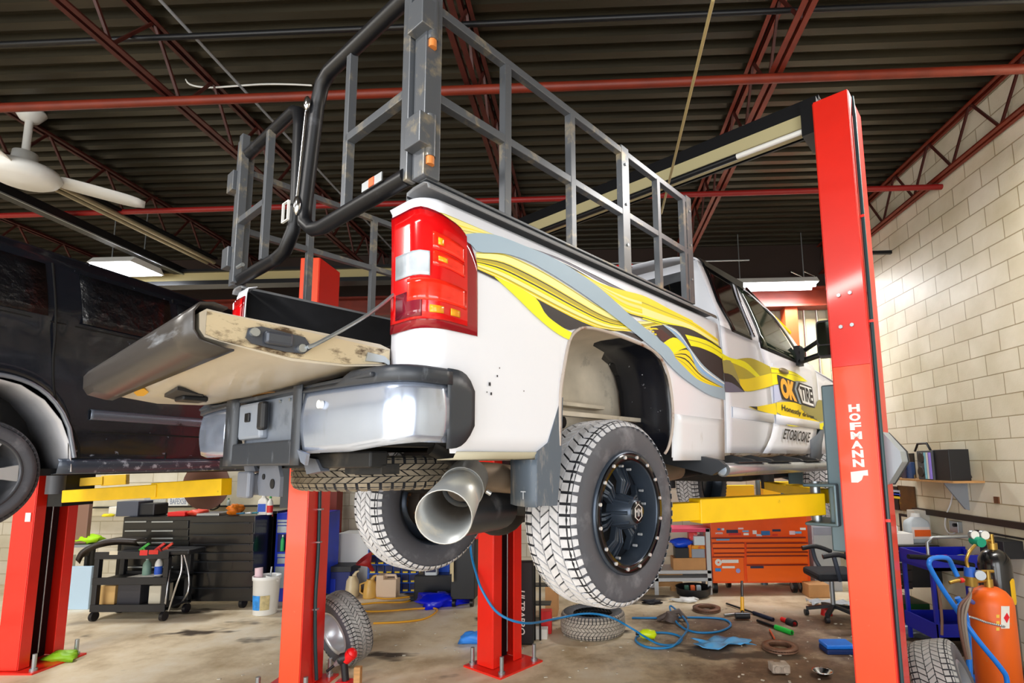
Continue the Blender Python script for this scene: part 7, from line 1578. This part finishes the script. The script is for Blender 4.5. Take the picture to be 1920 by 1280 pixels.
# regulators and gauges
t = thing('gas_regulator', 'brass regulator with blue knob on the orange gas bottle', 'regulator', (X-.1, Y4-.02, zo+.02))
q = MB(); c_ = pY(1820, 1085, Y4-.05); q.cyl(c_+Vector((0, 0, -.05)), c_+Vector((0, 0, .02)), .04, .045, n=18); q.cyl(c_+Vector((0, 0, -.02)), pY(1850, 1088, Y4), .012, n=8); q.build('body', mat('brass', ''), t, world=True)
q = MB(); q.cyl(c_+Vector((0, 0, .02)), c_+Vector((0, 0, .085)), .042, .036, n=18); q.build('blue_knob', K('knob_blue', '1c5cc0'), t, world=True)
pt_('inlet_pipe', t, [(1780, 1092), (1795, 1088), (1808, 1087)], Y4-.08, .013, mat('brass', ''), k=3); pt_('red_collar', t, [(1800, 1088), (1806, 1087)], Y4-.08, .018, K('collar_red', 'd82018'))
q = MB(); g_ = pY(1836, 1077, Y4-.1); q.cyl(g_, g_+Vector((-.01, -.03, .0)), .035, n=20); q.build('gauge', M_zinc, t, world=True)
t = thing('gas_regulator', 'green-faced regulator with two white dials on the black gas bottle', 'regulator', (Xb-.2, 4.5, zb2+.07))
for px, py in ((1823, 1002), (1842, 1002)):
    q = MB(); g_ = pY(px, py, 4.5); q.cyl(g_, g_+Vector((0, -.03, 0)), .036, n=24); gg = q.build('gauge', M_zinc, t, world=True); q = MB(); q.cyl(g_+Vector((0, -.03, 0)), g_+Vector((0, -.034, 0)), .032, n=24); q.build('dial', M_white, gg, world=True)
q = MB(); g_ = pY(1832, 1013, 4.48); q.cyl(g_+Vector((0, .04, 0)), g_+Vector((-.0, -.05, -.01)), .04, .036, n=20); q.build('green_knob', K('knob_green', '0f9a78'), t, world=True)
q = MB(); q.tube([g_+Vector((0, 0, 0)), pY(1850, 1018, 4.55), Vector((Xb-.06, 4.62, zb2+.07))], .012, 8); q.build('inlet_pipe', mat('brass', ''), t, world=True)
pt_('outlet_hose', t, [(1828, 1022, 4.4), (1818, 1034, 4.35), (1812, 1050, 4.32), (1816, 1066, 4.3)], 4.4, .012, mat('brass', ''), k=4)
for i, (dx, l) in enumerate(((0, 'leftmost of the brown twin hoses coiled on the welding cart'), (7, 'middle brown hose coiled on the welding cart'), (14, 'rightmost grey-brown hose hanging on the welding cart'))):
    pt_('gas_hose', None, [(1822-i*2, 1102, 4.0), (1815+dx*.3, 1118, 3.98), (1800+dx, 1135, 3.97), (1798+dx*.8, 1160, 3.97), (1803+dx*.7, 1195, 3.97), (1812+dx*.5, 1235, 3.98)], 4.0, .010, K('hose_brown%d' % i, ('6a4a3e', '7a6a5e', '8a8076')[i]), k=5, label=l, cat='hose')
pt_('wall_hose', None, [(1758, 1095, 5.15), (1762, 1120, 5.15), (1766, 1160, 5.15), (1766, 1190, 5.15)], 5.1, .012, K('hose_tan', '8a6a58'), k=3, label='tan hose hanging down the front of the blue cart', cat='hose')
# ------------------------------------------------------------------ light
W = bpy.data.worlds.new('daylight'); bpy.context.scene.world = W; W.use_nodes = True
nt = W.node_tree; bg = nt.nodes['Background']; bg.inputs['Color'].default_value = (.92, .96, 1, 1); bg.inputs['Strength'].default_value = .6
def area(name, loc, rot, sx_, sy_, e, col=(1, 1, 1)):
    l = bpy.data.lights.new(name, 'AREA'); l.shape = 'RECTANGLE'; l.size = sx_; l.size_y = sy_; l.energy = e; l.color = col
    o = bpy.data.objects.new(name, l); C.objects.link(o); o.location = loc; o.rotation_euler = rot; return o
# daylight coming through the three open bay doors
for x, w_, e_ in ((-7.2, 3.4, 210), (-3., 3.4, 150), (1.2, 3.4, 150)):
    area('bay_daylight', (x, YF-.15, 1.95), (pi/2, 0, 0), w_, 3.8, e_, (.96, .985, 1))
# added fill lamps without fixtures: brighten floor and walls, ceiling stays dark
for x, y_, e_ in ((-3.0, -.6, 110), (3.0, 3.3, 60), (-5.8, 1.2, 130)):
    area('fill_light', (x, y_, 4.5), (0, 0, 0), 1.6, .4, e_, (1, .96, .9))
s = bpy.context.scene; s.view_settings.view_transform = 'Standard'; s.view_settings.look = 'None'; s.view_settings.gamma = 1; s.view_settings.exposure = .5; s.view_settings.use_curve_mapping = False
s.cycles.use_denoising = True; s.cycles.max_bounces = 6; s.cycles.sample_clamp_indirect = 6
